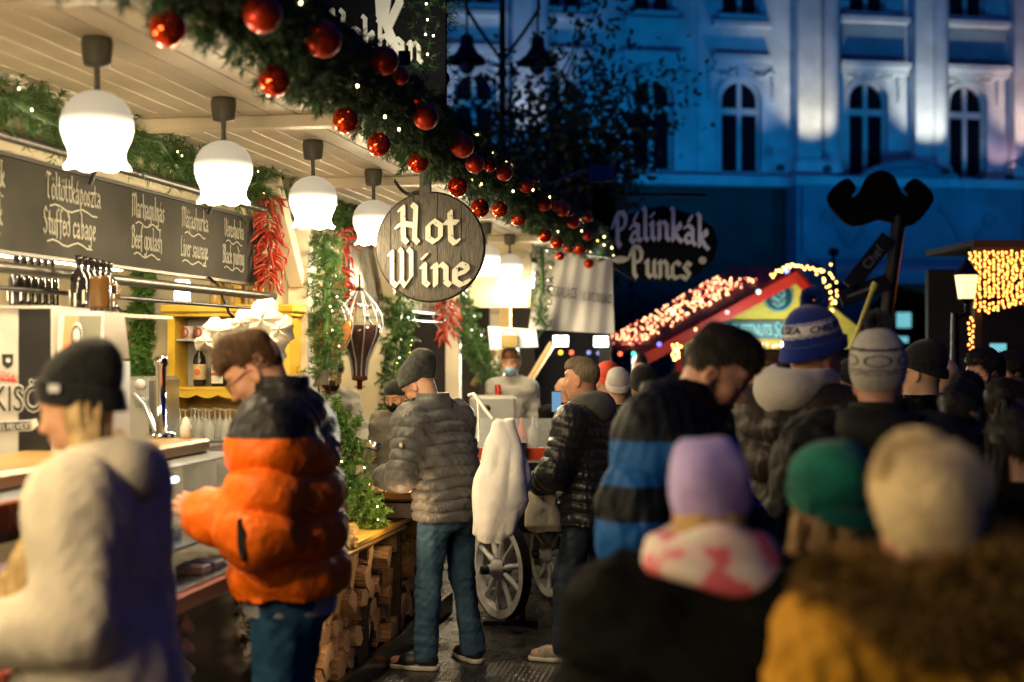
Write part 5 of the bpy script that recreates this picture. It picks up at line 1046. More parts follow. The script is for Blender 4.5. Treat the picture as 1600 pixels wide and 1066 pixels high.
for pts in ([(-.06,.12),(-.09,.16),(0,.17),(.09,.15),(.06,.11),(-.06,.12)],[(-.06,.11),(-.08,.04),(-.06,-.02),(.0,-.06),(.07,-.02),(.08,.05),(.06,.11)],[(-.1,.0),(-.03,.05),(.04,.0),(.1,.03)],[(-.1,-.04),(-.02,-.02),(.02,-.12),(.1,-.05)],[(-.08,-.1),(0,-.15),(.09,-.1)],[(-.04,.06),(.0,.08),(.04,.06)]):
    g.tube([(lg.x+x,20.074,lg.z+z) for x,z in pts],.008,5)
g.build('logo_mark', cyan, lo)
b = G(); b.box((at(1050,0,20.3).x,at(1350,0,20.3).x),(20.4,22.5),(0,1.0)); b.build('stall_body', redb, cs); b = G(); b.box((at(1050,0,22.5).x,at(1350,0,22.5).x),(22.5,22.6),(0,2.0)); b.build('back_wall', M('lit_teal_wall',(.05,.16,.18),.6), cs)
for px in (1062,1340): b = G(); x=at(px,0,20.2).x; b.box((x-.05,x+.05),(20.25,20.35),(0,1.95)); b.build('post', redb, cs)
fl = M('fairy_peach',(1,.7,.5),.5,var=0,emit=(1,.44,.20),es=9,samp=False); fl2 = M('fairy_dimred',(1,.3,.2),.5,var=0,emit=(.8,.12,.08),es=5,samp=False)
t = thing('roof_lights','net of warm fairy lights spread over the red roof','string lights', (0,0,0), 0); r_ = random.Random(8); L_ = []
nrm = (Pk-El).cross(Eb-El).normalized(); nrm = nrm if nrm.z > 0 else -nrm
for i in range(330):
    s_ = r_.random(); d = r_.random(); s_ = .02+.80*s_; a = El.lerp(Pk,s_); c = Eb.lerp(Pb,s_); L_.append(a.lerp(c,.12+.75*d)+nrm*.10)
bulbs(t, L_, .010, [fl,fl,fl2], 'fairy_bulb')
t = thing('gable_lights','yellow fairy lights looped over the right gable end','string lights', (0,0,0), 0); L_ = []
for i in range(95):
    if i < 26: s_ = i/26; x = 1205+70*s_ + (s_>.6)*20*(s_-.6)*2; y = 432-18*math.sin(s_*3.0)+r_.gauss(0,2)
    elif i < 70: x = 1290+r_.gauss(0,11); y = 425+ (i-26)/44*95+r_.gauss(0,4)
    else: x = 1272+r_.gauss(0,6); y = 455+r_.random()*50
    L_.append(at(x,y,19.6))
fy = M('fairy_gold',(1,.7,.2),.5,var=0,emit=(1,.52,.12),es=12,samp=False); bulbs(t, L_, .012, [fy], 'fairy_bulb')
t = thing('pink_lights','row of pink fairy lights under the chestnut name board','string lights', (0,0,0), 0); fp = M('fairy_pink',(1,.3,.3),.5,var=0,emit=(1,.25,.25),es=14,samp=False)
bulbs(t, [at(1148+i*8.2+r_.gauss(0,1.5),538+r_.gauss(0,2)+2*(i%2),20) for i in range(20)], .012, [fp], 'fairy_bulb')
for px,py,c_,r0,lb in ((1229,423,(.25,.3,1),.035,'blue bulb at the gable peak'),(1185,456,(.4,1,.7),.03,'green bulb on the yellow gable'),(1260,462,(1,1,.8),.03,'white bulb right of the chestnut logo'),(1136,488,(1,.35,.3),.028,'red bulb low on the gable'),(1086,515,(1,.6,.25),.03,'orange bulb at the left end of the name board'),(1031,537,(.2,.2,1),.035,'violet bulb under the red eave')):
    t = thing('coloured_bulb',lb,'bulb', at(px,py,19.5), 0); g = G(); g.sphere((0,0,0),r0,10,8); g.build('glass', M('cbx%d'%px,c_,.4,var=0,emit=c_,es=3.2,samp=False), t); g = G(); g.cyl((0,0,r0*.8),(0,0,r0*.8+.03),.012,8); g.build('socket', iron, t)
t = thing('gold_lights','cluster of gold fairy lights left of the bearded head','string lights', (0,0,0), 0); bulbs(t,[at(1055+r_.gauss(0,5),552+r_.gauss(0,9),19) for i in range(22)],.012,[fy],'fairy_bulb')
# light under the gable, from the stall's own lamps
l = bpy.data.lights.new('stall_lamp','POINT'); l.energy = 60; l.color=(.85,1,.8); l.shadow_soft_size=.1
t = thing('stall_lamp','white lamp hanging under the chestnut stall eave','lamp', at(1225,540,19.2), 0); o = bpy.data.objects.new('stall_lamp', l); COL.objects.link(o); o.parent = t; o.location=(0,-.12,.1); g = G(); g.sphere((0,0,0),.05,12,8); g.build('globe', M('globe_glow',(1,1,1),.4,var=0,emit=(.85,1,.9),es=3,samp=False), t)
# ================================================================ RIGHT BOOTH WITH LIGHT CURTAIN
rb = thing('booth','dark booth behind the golden light curtain at the right edge','stall', (0,0,0), 0)
x0 = at(1522,0,15.3).x; b = G(); b.box((x0,x0+2.4),(15.3,15.4),(2.55,2.85)); b.box((x0,x0+.08),(15.3,15.4),(0,2.55)); b.build('frame', darkwood, rb); b = G(); b.box((x0,x0+2.4),(17,17.1),(0,2.7)); b.build('back_wall', M('navy_boards',(0,0,0)), rb); b = G(); b.box((x0,x0+2.4),(15.3,17.1),(2.86,2.92)); b.build('roof', darkwood, rb)
q = at(1560,548,16); b = G(); b.box((q.x-.09,q.x+.09),(16,16.02),(q.z-.08,q.z+.08)); b.build('lit_sign', lw, rb)
t = thing('curtain_lights','curtain of golden heart lights hanging at the right edge','string lights', (0,0,0), 0)
fg = M('fairy_amber',(1,.6,.2),.5,var=0,emit=(1,.33,.06),es=9,samp=False); fg2 = M('fairy_amber_dim',(1,.5,.1),.5,var=0,emit=(.8,.25,.05),es=12,samp=False); L_ = []
for i in range(16):
    x = 1524+i*7.2; n = 16 if i < 12 else 14
    for k in range(n): L_.append(at(x+r_.gauss(0,1.2), 394+k*5.7+(i%2)*2+r_.gauss(0,.8) + (6*math.sin(i*.5) if k > 12 else 0), 15.2+.05*r_.random()))
r_.shuffle(L_); bulbs(t, L_, .0105, [fg,fg,fg2], 'heart_bulb')
t = thing('curtain_lights','single vertical strand of golden lights left of the light curtain','string lights', (0,0,0), 0)
bulbs(t, [at(1515+5*(k%2)+r_.gauss(0,1.2), 396+k*4.2, 15.1) for k in range(48) if not 16 < k < 24], .0105, [fg], 'heart_bulb')
g = G(); g.tube([at(1518,390,15.1),at(1518,605,15.1)],.006,5); g.build('cable', iron, t)
# leaning yellow pole behind crowd
t = thing('yellow_pole','thin yellow pole leaning behind the bobble hats','pole', (0,0,0), 0); g = G(); g.tube([at(1330,545,13),at(1364,452,13)],.022,8); g.tube([at(1364,452,13),at(1368,442,13)],.03,8); g.build('pole', M('pole_yellow',(.45,.4,.06),.5), t)
t = thing('lit_post','orange lit wooden post behind the crowd','post', (0,0,0), 0); a = at(1372,545,16); g = G(); g.box((a.x-.03,a.x+.03),(16,16.06),(0,2.1)); g.lathe([(.03,2.1),(.05,2.13),(0,2.18)],(a.x,16.03,0),10); g.build('post', tim, t)
# ================================================================ PEOPLE: signed-distance bodies and clothes
class SDF:
    def __init__(s, lo, hi, h, zs=None):
        s.x = np.arange(lo[0], hi[0]+h, h, dtype=np.float32); s.y = np.arange(lo[1], hi[1]+h, h, dtype=np.float32)
        s.z = np.arange(lo[2], hi[2]+h, h, dtype=np.float32) if zs is None else np.asarray(zs, np.float32)
        s.d = np.full((len(s.x),len(s.y),len(s.z)), .25, np.float32)
    def put(s, f, lo, hi, k=.02, op='u', pad=.05):
        i0,i1 = np.searchsorted(s.x,lo[0]-pad),np.searchsorted(s.x,hi[0]+pad); j0,j1 = np.searchsorted(s.y,lo[1]-pad),np.searchsorted(s.y,hi[1]+pad)
        k0,k1 = np.searchsorted(s.z,lo[2]-pad),np.searchsorted(s.z,hi[2]+pad)
        if i1<=i0 or j1<=j0 or k1<=k0: return
        X = s.x[i0:i1,None,None]; Y = s.y[None,j0:j1,None]; Z = s.z[None,None,k0:k1]
        n = f(X,Y,Z); a = s.d[i0:i1,j0:j1,k0:k1]
        if op == 'u':
            h = np.maximum(k-np.abs(a-n),0)/k if k > 0 else 0; s.d[i0:i1,j0:j1,k0:k1] = np.minimum(a,n)-h*h*k*.25
        elif op == 's':
            n = -n; h = np.maximum(k-np.abs(a-n),0)/k if k > 0 else 0; s.d[i0:i1,j0:j1,k0:k1] = np.maximum(a,n)+h*h*k*.25
        else: s.d[i0:i1,j0:j1,k0:k1] = np.maximum(a,n)
    def cone(s, a, b, ra, rb, k=.02, op='u', rad=None, sc=None):
        a = np.array(a,float); b = np.array(b,float); ab = b-a; L2 = max(float(ab@ab),1e-9); L_ = math.sqrt(L2)
        def f(X,Y,Z):
            px,py,pz = X-a[0],Y-a[1],Z-a[2]; t = np.clip((px*ab[0]+py*ab[1]+pz*ab[2])/L2,0,1)
            r = ra+t*(rb-ra)
            if rad is not None: r = r+rad(t*L_)
            return np.sqrt((px-t*ab[0])**2+(py-t*ab[1])**2+(pz-t*ab[2])**2)-r
        m = max(ra,rb)+.02; s.put(f, np.minimum(a,b)-m, np.maximum(a,b)+m, k, op)
    def ell(s, c, r, k=.02, op='u', rot=None):
        c = np.array(c,float); r = np.array(r,float); Rm = np.eye(3) if rot is None else np.array(rot)
        def f(X,Y,Z):
            px,py,pz = X-c[0],Y-c[1],Z-c[2]
            q = [Rm[0,i]*px+Rm[1,i]*py+Rm[2,i]*pz for i in range(3)]
            k0 = np.sqrt((q[0]/r[0])**2+(q[1]/r[1])**2+(q[2]/r[2])**2); k1 = np.sqrt((q[0]/r[0]**2)**2+(q[1]/r[1]**2)**2+(q[2]/r[2]**2)**2)+1e-6
            return k0*(k0-1)/k1
        m = r.max(); s.put(f, c-m, c+m, k, op)
    def loft(s, secs, k=.02, disp=None, cap=.02, op='u'):
        """secs: (z, cx, cy, rx, ry) rising; torso, coats, skirts"""
        A = np.array(secs,float); z0,z1 = A[0,0],A[-1,0]
        def f(X,Y,Z):
            zc = np.clip(Z,z0,z1); cx,cy,rx,ry = [np.interp(zc.ravel(),A[:,0],A[:,i]).reshape(Z.shape) for i in (1,2,3,4)]
            px,py = X-cx,Y-cy; e = np.sqrt((np.abs(px)/rx)**2.4+(np.abs(py)/ry)**2.4+1e-9)**(1/1.2) ; e = np.sqrt(e)
            e = ((np.abs(px)/rx)**2.3+(np.abs(py)/ry)**2.3+1e-9)**(1/2.3)
            d = (e-1)*np.minimum(rx,ry)
            if disp is not None: d = d-disp(px,py,Z)
            dz = np.maximum(z0-Z,Z-z1); return np.where(dz>0, np.sqrt(np.maximum(d,0)**2+dz**2)*np.where(d>0,1,1), d) if cap <= 0 else np.maximum(d, dz-cap*0)
        m = max(A[:,3].max(),A[:,4].max())+.04
        s.put(f, (A[:,1].min()-m,A[:,2].min()-m,z0-.02), (A[:,1].max()+m,A[:,2].max()+m,z1+.02), k, op)
    def disp(s, amp, f, seed=0, lo=None, hi=None, aniso=(1,1,1)):
        X = s.x[:,None,None]*aniso[0]; Y = s.y[None,:,None]*aniso[1]; Z = s.z[None,None,:]*aniso[2]
        n = snoise(X,Y,Z,f,seed).astype(np.float32)
        near = np.abs(s.d) < .06; s.d = np.where(near, s.d-amp*n, s.d)
    def mesh(s, name):
        d = s.d; d[0]=d[-1]=.1; d[:,0]=d[:,-1]=.1; d[:,:,0]=d[:,:,-1]=.1
        ins = d < 0; nx,ny,nz = d.shape; c = np.zeros((nx-1,ny-1,nz-1),np.uint8)
        for i in (0,1):
            for j in (0,1):
                for k in (0,1): c += ins[i:nx-1+i,j:ny-1+j,k:nz-1+k]
        act = (c>0)&(c<8); idx = np.argwhere(act); n = len(idx)
        vid = np.full(act.shape,-1,np.int32); vid[act] = np.arange(n)
        off = [(i,j,k) for i in (0,1) for j in (0,1) for k in (0,1)]
        V = np.stack([d[idx[:,0]+o[0],idx[:,1]+o[1],idx[:,2]+o[2]] for o in off],1)
        acc = np.zeros((n,3)); cnt = np.zeros((n,1)); O = np.array(off,float)
        for a in range(8):
            for b in range(a+1,8):
                if abs(O[a]-O[b]).sum() != 1: continue
                va,vb = V[:,a],V[:,b]; m = (va<0)!=(vb<0); t = np.where(m, va/(va-vb+1e-12), 0)
                p = O[a]+(O[b]-O[a])*t[:,None]; acc += p*m[:,None]; cnt += m[:,None]
        p = acc/np.maximum(cnt,1); P = np.empty((n,3))
        for ax,g in enumerate((s.x,s.y,s.z)):
            i = idx[:,ax]; P[:,ax] = g[i]+(g[i+1]-g[i])*p[:,ax]
        Q = []
        for ax in range(3):
            sl0 = [slice(1,-1)]*3; a0 = [slice(1,None) if False else slice(1,m_-1) for m_ in d.shape]; 
            A0 = list(a0); A0[ax] = slice(0,d.shape[ax]-1); A1 = list(a0); A1[ax] = slice(1,d.shape[ax])
            x0 = ins[tuple(A0)]; x1 = ins[tuple(A1)]; e = np.argwhere(x0!=x1); sgn = x0[tuple(e.T)]
            st = np.array([1,1,1]); st[ax] = 0; e = e+st; u,v = [(1,2),(2,0),(0,1)][ax]
            def cell(du,dv):
                q = e.copy(); q[:,u] += du; q[:,v] += dv; return vid[q[:,0],q[:,1],q[:,2]]
            q = np.stack([cell(-1,-1),cell(0,-1),cell(0,0),cell(-1,0)],1)
            q[~sgn] = q[~sgn][:,::-1]; Q.append(q)
        Q = np.vstack(Q); Q = Q[(Q>=0).all(1)]
        return P, Q
def rotm(rx=0, ry=0, rz=0): return np.array((Euler((rx,ry,rz)).to_matrix()))
def relax(P, Q, n=1, w=.5):
    e = np.vstack([Q[:,[0,1]],Q[:,[1,2]],Q[:,[2,3]],Q[:,[3,0]]]); e = np.vstack([e,e[:,::-1]])
    for _ in range(n):
        acc = np.zeros_like(P); c = np.zeros(len(P)); 
        for ax in range(3): acc[:,ax] = np.bincount(e[:,0],P[e[:,1],ax],len(P))
        c = np.bincount(e[:,0],minlength=len(P)).astype(float); P = P*(1-w)+w*acc/np.maximum(c,1)[:,None]
    return P
def sdf_obj(s, name, mat, parent, col=None, rlx=1):
    P,Q = s.mesh(name); P = relax(P,Q,rlx) if rlx else P
    me = npmesh(name, P, Q, True)
    if col is not None:
        C_ = np.ones((len(P),4),np.float32); C_[:,:3] = col(P); a = me.color_attributes.new('Col','FLOAT_COLOR','POINT'); a.data.foreach_set('color', C_.ravel())
    return link(name, me, mat, parent), P
# skin tone material reads a colour attribute for lips, brows and cheeks
SKIN = M('skin',(.5,.3,.2),.5,var=.06,vs=30,attr='Col',spec=.35,sss=.12,bump=.06,bs=120)
def skin_col(hc, Rh, base=(.52,.27,.17), lips=(.40,.12,.09), brow=(.12,.07,.04)):
    def f(P):
        C_ = np.tile(np.array(base),(len(P),1)); q = (P-np.array(hc))@np.array(Rh)
        def blend(m, c):
            C_[:] = C_*(1-m[:,None])+np.array(c)*m[:,None]
        g = lambda x,y,z,sx,sy,sz: np.exp(-(((q[:,0]-x)/sx)**2+((q[:,1]-y)/sy)**2+((q[:,2]-z)/sz)**2))
        blend(.35*(g(.045,.07,-.03,.03,.04,.03)+g(-.045,.07,-.03,.03,.04,.03)).clip(0,1), (.55,.2,.13))
        blend(.8*g(0,.095,-.062,.022,.03,.009).clip(0,1), lips)
        blend(.5*(g(.08,0,-.005,.015,.03,.03)+g(-.08,0,-.005,.015,.03,.03)).clip(0,1), (.55,.2,.12))
        for sx in (-1,1): blend(.9*g(sx*.033,.09,.033,.017,.03,.0045).clip(0,1), brow); blend(.95*g(sx*.031,.092,.008,.012,.03,.0045).clip(0,1), (.05,.03,.025))
        return C_
    return f
# ---- skeleton --------------------------------------------------
class Pose:
    """standing 1.75 m figure facing +y; override joints as needed"""
    def __init__(s, lean=0., head=(0,0,0), wide=1., **kw):
        s.lean = lean; s.wide = wide
        s.hip = np.array([0,0,.93]); s.chest = np.array([0,lean*.6,1.28]); s.neck = np.array([0,lean-.02,1.45]); 
        s.hpiv = np.array([0,lean-.015,1.515]); s.Rh = rotm(-R(head[0]), R(head[2]), R(head[1]))   # pitch down, yaw left, roll
        s.hc = s.hpiv+s.Rh@np.array([0,.028,.118])
        s.sh = {-1:np.array([-.185*wide,lean-.015,1.405]), 1:np.array([.185*wide,lean-.015,1.405])}
        s.el = {-1:np.array([-.26*wide,lean-.03,1.13]), 1:np.array([.26*wide,lean-.03,1.13])}
        s.wr = {-1:np.array([-.25*wide,lean+.07,.89]), 1:np.array([.25*wide,lean+.07,.89])}
        s.hd = {-1:np.array([0,.15,-1.]), 1:np.array([0,.15,-1.])}   # hand direction
        s.hn = {-1:np.array([1,0,0.]), 1:np.array([-1,0,0.])}         # palm normal
        s.curl = {-1:.5,1:.5}
        s.hj = {-1:np.array([-.095,0,.90]),1:np.array([.095,0,.90])}
        s.kn = {-1:np.array([-.11,.03,.50]),1:np.array([.11,.03,.50])}; s.an = {-1:np.array([-.12,-.02,.09]),1:np.array([.12,-.02,.09])}
        s.toe = {-1:np.array([-.03,.2,0]),1:np.array([.03,.2,0])}
        for k,v in kw.items():
            cur = getattr(s,k)
            if isinstance(v,dict):
                for a,b in v.items(): cur[a] = np.array(b,float) if not np.isscalar(b) else b
            else: setattr(s,k,np.array(v,float))
    def H(s, p): return s.hc+s.Rh@np.array(p,float)
def add_head(S, p, fem=False, nose=1.):
    H = p.H; Rm = p.Rh; E = lambda c,r,k=.012,op='u': S.ell(H(c), r, k, op, Rm)
    E((0,-.012,.032),(.076,.098,.090),.02); E((0,.012,-.02),(.068,.082,.085),.03); E((0,.028,-.062),(.052 if fem else .057,.060,.052),.03)
    E((0,.068,-.100),(.022 if fem else .027,.022,.018),.02); E((0,.074,.042),(.052,.022,.018),.02)     # chin, brow
    for sx in (-1,1):
        E((sx*.042,.062,-.022),(.022,.022,.022),.02)                          # cheekbones
        E((sx*.031,.098,.010),(.019,.014,.013),.012,'s'); E((sx*.031,.080,.008),(.0135,.0125,.0125),.004)
        E((sx*.078,-.004,-.008),(.009,.019,.031),.008); E((sx*.084,.002,-.006),(.004,.010,.018),.004,'s'); E((sx*.076,.0,-.035),(.006,.009,.010),.006)
    S.cone(H((0,.090,.022)),H((0,.108*nose,-.022)),.009,.0125,.012); E((0,.112,-.026),(.013,.012,.011),.008)
    for sx in (-1,1): E((sx*.012,.100,-.030),(.008,.009,.007),.006)
    E((0,.092,-.055),(.022,.010,.0065),.006); E((0,.090,-.070),(.019,.010,.0075),.006); E((0,.105,-.0625),(.020,.006,.0018),.003,'s')
def add_hand(S, wr, d, n, curl, side):
    d = np.array(d,float); d /= np.linalg.norm(d); n = np.array(n,float); n -= d*(n@d); n /= np.linalg.norm(n); t = np.cross(d,n)*side  # t points to the thumb side
    kn = []
    for i,o in enumerate((.032,.011,-.010,-.030)):
        b = wr+d*.015+t*o*.55; e = wr+d*(.088-.006*abs(i-1))+t*o; S.cone(b,e,.017,.0125,.014); kn.append(e)
    for i,L_ in enumerate((.072,.080,.075,.058)):
        p = kn[i]; a = curl*.55
        for j,f in enumerate((.45,.32,.25)):
            dd = d*math.cos(a)+n*math.sin(a); q = p+dd*L_*f; S.cone(p,q,.0098-.0009*j,.0092-.0009*j,.003); p = q; a += curl*.9*(1-.15*j)
    p = wr+d*.025+t*.028+n*.008; a1 = d*.62+t*.62+n*.42*max(curl,.4); a1 /= np.linalg.norm(a1); q = p+a1*.042; S.cone(p,q,.014,.0115,.01)
    a2 = d*.85+t*.22+n*(.3+.5*curl); a2 /= np.linalg.norm(a2); r = q+a2*.030; S.cone(q,r,.0112,.0100,.004); a3 = d*.85-t*.05+n*(.4+.5*curl); a3 /= np.linalg.norm(a3); S.cone(r,r+a3*.024,.0100,.0085,.004)
    return kn
def body(p, parent, fine=True, fem=False, base=(.52,.27,.17), hands=True, mesh=None):
    if mesh is not None: return link('body', mesh, [], parent)
    pts = np.array([p.wr[-1],p.wr[1],p.el[-1],p.el[1],p.hc,p.an[-1],p.an[1]]); lo = pts.min(0)-.22; hi = pts.max(0)+.22; lo[0] = min(lo[0],-.3); hi[0] = max(hi[0],.3); lo[1] = min(lo[1],-.2); hi[1] = max(hi[1],.25)
    h = .0048 if fine else .008
    zh = p.hc[2]-.17; zhand = min(p.wr[-1][2],p.wr[1][2])-.22, max(p.wr[-1][2],p.wr[1][2])+.05
    zs = [-.02]; 
    while zs[-1] < p.hc[2]+.16:
        z = zs[-1]; f = z > zh or (hands and fine and zhand[0] < z < zhand[1]); zs.append(z+(h if f else h*2.6))
    S = SDF(lo,hi,h,zs); w = p.wide
    S.loft([(.84,0,0,.15,.10),(.95,0,0,.165,.11),(1.08,p.lean*.3,p.lean*.3*0,.14,.095),(1.25,0,p.lean*.6,.155,.10),(1.38,0,p.lean*.9,.165,.10),(1.44,0,p.lean,.10,.07)],.03)
    for s_ in (-1,1):
        S.cone(p.sh[s_]*[.8,1,1],p.sh[s_],.06,.055,.03); S.cone(p.sh[s_],p.el[s_],.052,.040,.03); S.cone(p.el[s_],p.wr[s_]-(p.wr[s_]-p.el[s_])*.0,.040,.026,.02)
        if hands: add_hand(S,p.wr[s_],p.hd[s_],p.hn[s_],p.curl[s_],-s_)
        S.cone(p.hj[s_],p.kn[s_],.085,.055,.04); S.cone(p.kn[s_],p.an[s_],.055,.04,.03); S.cone(p.an[s_]-[0,.02,.04],p.an[s_]+p.toe[s_]*.8-[0,0,.05],.035,.03,.03)
    S.cone(p.neck-[0,0,.03],p.H((0,-.02,-.05)),.058 if not fem else .050,.054 if not fem else .046,.03)
    add_head(S,p,fem)
    return sdf_obj(S,'body',SKIN,parent,skin_col(p.hc,p.Rh,base))[0]
# ---- clothes ----------------------------------------------------
def baf(t, sp, amp):
    u = np.abs((t/sp+.5)%1-.5)*sp; return amp*(1.25*(1-np.exp(-u/(.11*sp)))-.55+.45*np.sin(math.pi*np.minimum(u/sp*2,1)*.5))-amp*.45
def puff(L_, sp, amp): return lambda t: baf(t, sp, amp)
def jacket(p, parent, mat, hem=.86, fat=.045, sp=.075, amp=.012, collar=.07, collar_r=.085, h=.008, wr=.012, name='jacket', flare=0., hood=None, col=None, seed=1, cuff=True, arm=1., hemband=.0, wrf=42., belly=0., shrug=0., slant=0.):
    pts = np.array([p.wr[-1],p.wr[1],p.el[-1],p.el[1],p.sh[-1],p.sh[1]]); m = .14+fat
    lo = pts.min(0)-m; hi = pts.max(0)+m; lo[2] = min(hem-.03,lo[2]); hi[2] = p.neck[2]+collar+.12; lo[0] = min(lo[0],-.34-fat); hi[0] = max(hi[0],.34+fat); lo[1] = min(lo[1],-.3-fat); hi[1] = max(hi[1],.32+fat)
    S = SDF(lo,hi,h); f = fat; L_ = p.lean; w = p.wide
    def dp(px,py,Z):
        a = baf(Z-hem+slant*px+.007*np.sin(px*17+seed)+.004*np.sin(py*31+px*9),sp,amp) if sp else 0
        return a
    hz = hem
    secs = [(hz,0,0+L_*.0,(.175+f+flare)*w,(.125+f+flare+belly)),(.98,0,L_*.12,(.172+f+flare*.6)*w,.122+f+flare*.5+belly),(1.12,0,L_*.32,(.170+f)*w,.118+f+belly),(1.28,0,L_*.62,(.18+f)*w,.120+f+belly*.4),(1.39,0,L_*.9,(.175+f*.8)*w,.108+f*.8),(1.455+shrug,0,L_-.01,(.115+f*.5)*w,.078+f*.5),(1.50+shrug,0,L_,.078+f*.3,.066+f*.3)]
    if hem > .98: secs = [secs[0]]+secs[2:]
    elif hem < .6: secs.insert(1,(.8,0,0,(.18+f+flare)*w,.13+f+flare))
    S.loft(secs,.03,dp if sp else None)
    for s_ in (-1,1):
        rf = puff(0,sp*1.0,amp*.9) if sp else None
        S.cone(p.neck+[s_*.045,0,.0+shrug*.6],p.sh[s_]+[0,0,.0+shrug*.3],.050+f*.35,.058+f*.75,.05)
        S.cone(p.sh[s_]*[.80,1,1]+[0,0,-.04],p.sh[s_]+[0,0,-.025],.085+f*.7,.070+f*.8,.06)
        S.cone(p.sh[s_]+[0,0,-.015],p.el[s_],.066+f*.9*arm,.056+f*.85*arm,.05,rad=rf); 
        wv = p.wr[s_]-(p.wr[s_]-p.el[s_])*.06; S.cone(p.el[s_],wv,.058+f*.9*arm,.042+f*.6*arm,.03,rad=rf)
        if cuff: S.cone(wv,wv+(p.wr[s_]-p.el[s_])*.05,.040+f*.35,.036+f*.3,.012)
    if hemband: S.loft([(hem,0,0,(.172+f+flare)*w,.122+f+flare+belly),(hem+hemband,0,0,(.172+f+flare)*w,.122+f+flare+belly)],.01)
    if wr: S.disp(wr*.5,wrf,seed); S.disp(wr*.25,wrf*2.3,seed+5,aniso=(1.4,1.4,.8)); S.disp(wr*.14,wrf*4.5,seed+9,aniso=(1.5,1.5,.7))
    if collar > 0:
        c = p.neck+[0,0.015,0]; t = c+(p.hpiv-p.neck)*.3
        R_ = collar_r+f*.25
        S.loft([(c[2]-.03,0,c[1]-.005,R_+.01,R_+.01),(c[2]+.01+collar*.4,0,t[1],R_,R_),(c[2]+.02+collar,0,t[1]+.004,R_*.98,R_*.98)],.02)
        S.loft([(c[2]+.035,0,t[1]+.005,R_-.018,R_-.018),(c[2]+.06+collar,0,t[1]+.01,R_-.012,R_-.012)],.008,op='s')
    # hollow under the hem
    S.loft([(hem-.05,0,0,(.135+f+flare)*w,.085+f+flare),(hem+.05,0,0,(.13+f+flare)*w,.08+f+flare)],.01,op='s')
    return sdf_obj(S,name,mat,parent,col)
def hood(p, parent, mat, size=1., fur=False, h=.008, name='hood', dy=0., dz=0.):
    c = p.neck+np.array([0,-.075*size+dy,.02+dz]); S = SDF(c-.28,c+.28,h)
    S.ell(c,(.135*size,.085*size,.085*size),.02); S.ell(c+[0,.06,.035],(.125*size,.09*size,.045*size),.03); S.ell(c+[0,.075,.085],(.085*size,.085*size,.07*size),.02,'s')
    for sx in (-1,1): S.cone(c+[sx*.10*size,.03,.03],c+[sx*.055*size,.15,-.01],.032*size,.026*size,.03)
    S.disp(.006,30,3); return sdf_obj(S,name,mat,parent)
def trousers(p, parent, mat, h=.008, name='trousers', slim=0., top=.99):
    A = np.array([p.an[-1],p.an[1],p.kn[-1],p.kn[1]]); lo = A.min(0)-.16; hi = A.max(0)+.16; lo[0] = min(lo[0],-.26); hi[0] = max(hi[0],.26); lo[1] = min(lo[1],-.22); hi[1] = max(hi[1],.22); lo[2] = .04; hi[2] = top+.03
    S = SDF(lo,hi,h)
    S.loft([(.80,0,-.01,.155,.115),(.90,0,-.01,.170,.120),(top,0,0,.150,.105)],.03); S.ell((-.08,-.05,.84),(.09,.075,.10),.03); S.ell((.08,-.05,.84),(.09,.075,.10),.03)
    for s_ in (-1,1):
        fold = None
        S.cone(p.hj[s_],p.kn[s_],.100-slim,.074-slim,.03)
        S.cone(p.kn[s_],p.an[s_]+[0,0,-.01],.074-slim,.066-slim,.02,rad=lambda t: .006*np.abs(np.sin(t*40+s_*.7+2*np.sin(t*23)))*(np.exp(-(t/.10)**2)+1.5*np.exp(-((t-.38)/.09)**2)))
    S.disp(.0040,60,11,aniso=(1.2,1.2,.8)); S.disp(.0022,150,12,aniso=(1,1,1)); S.disp(.004,30,4)
    return sdf_obj(S,name,mat,parent,rlx=1)
def shoes(p, parent, mat, sole, h=.006):
    for s_ in (-1,1):
        a = p.an[s_]; d = p.toe[s_]/np.linalg.norm(p.toe[s_][:2]); d = np.array([d[0],d[1],0]); g = a*[1,1,0]
        S = SDF(g+[-.22,-.22,-.01],g+[.22,.24,.16],h)
        S.cone(g-d*.03+[0,0,.055],g+d*.10+[0,0,.05],.042,.038,.03); S.cone(g+d*.10+[0,0,.045],g+d*.17+[0,0,.035],.038,.030,.03); S.cone(g+[0,0,.07],a+[0,0,.01],.045,.045,.03)
        S.put(lambda X,Y,Z: .018-Z+0*X+0*Y,(g-.3),(g+.3),.004,'i')
        o,_ = sdf_obj(S,'shoe',mat,parent)
        S = SDF(g+[-.22,-.22,-.01],g+[.22,.24,.06],h)
        S.cone(g-d*.035+[0,0,.02],g+d*.06+[0,0,.02],.045,.042,.03); S.cone(g+d*.06+[0,0,.02],g+d*.175+[0,0,.02],.042,.036,.03); S.put(lambda X,Y,Z: np.maximum(.0-Z,Z-.028)+0*X+0*Y,(g-.3),(g+.3),.004,'i')
        sdf_obj(S,'sole',sole,o)
KN = {}
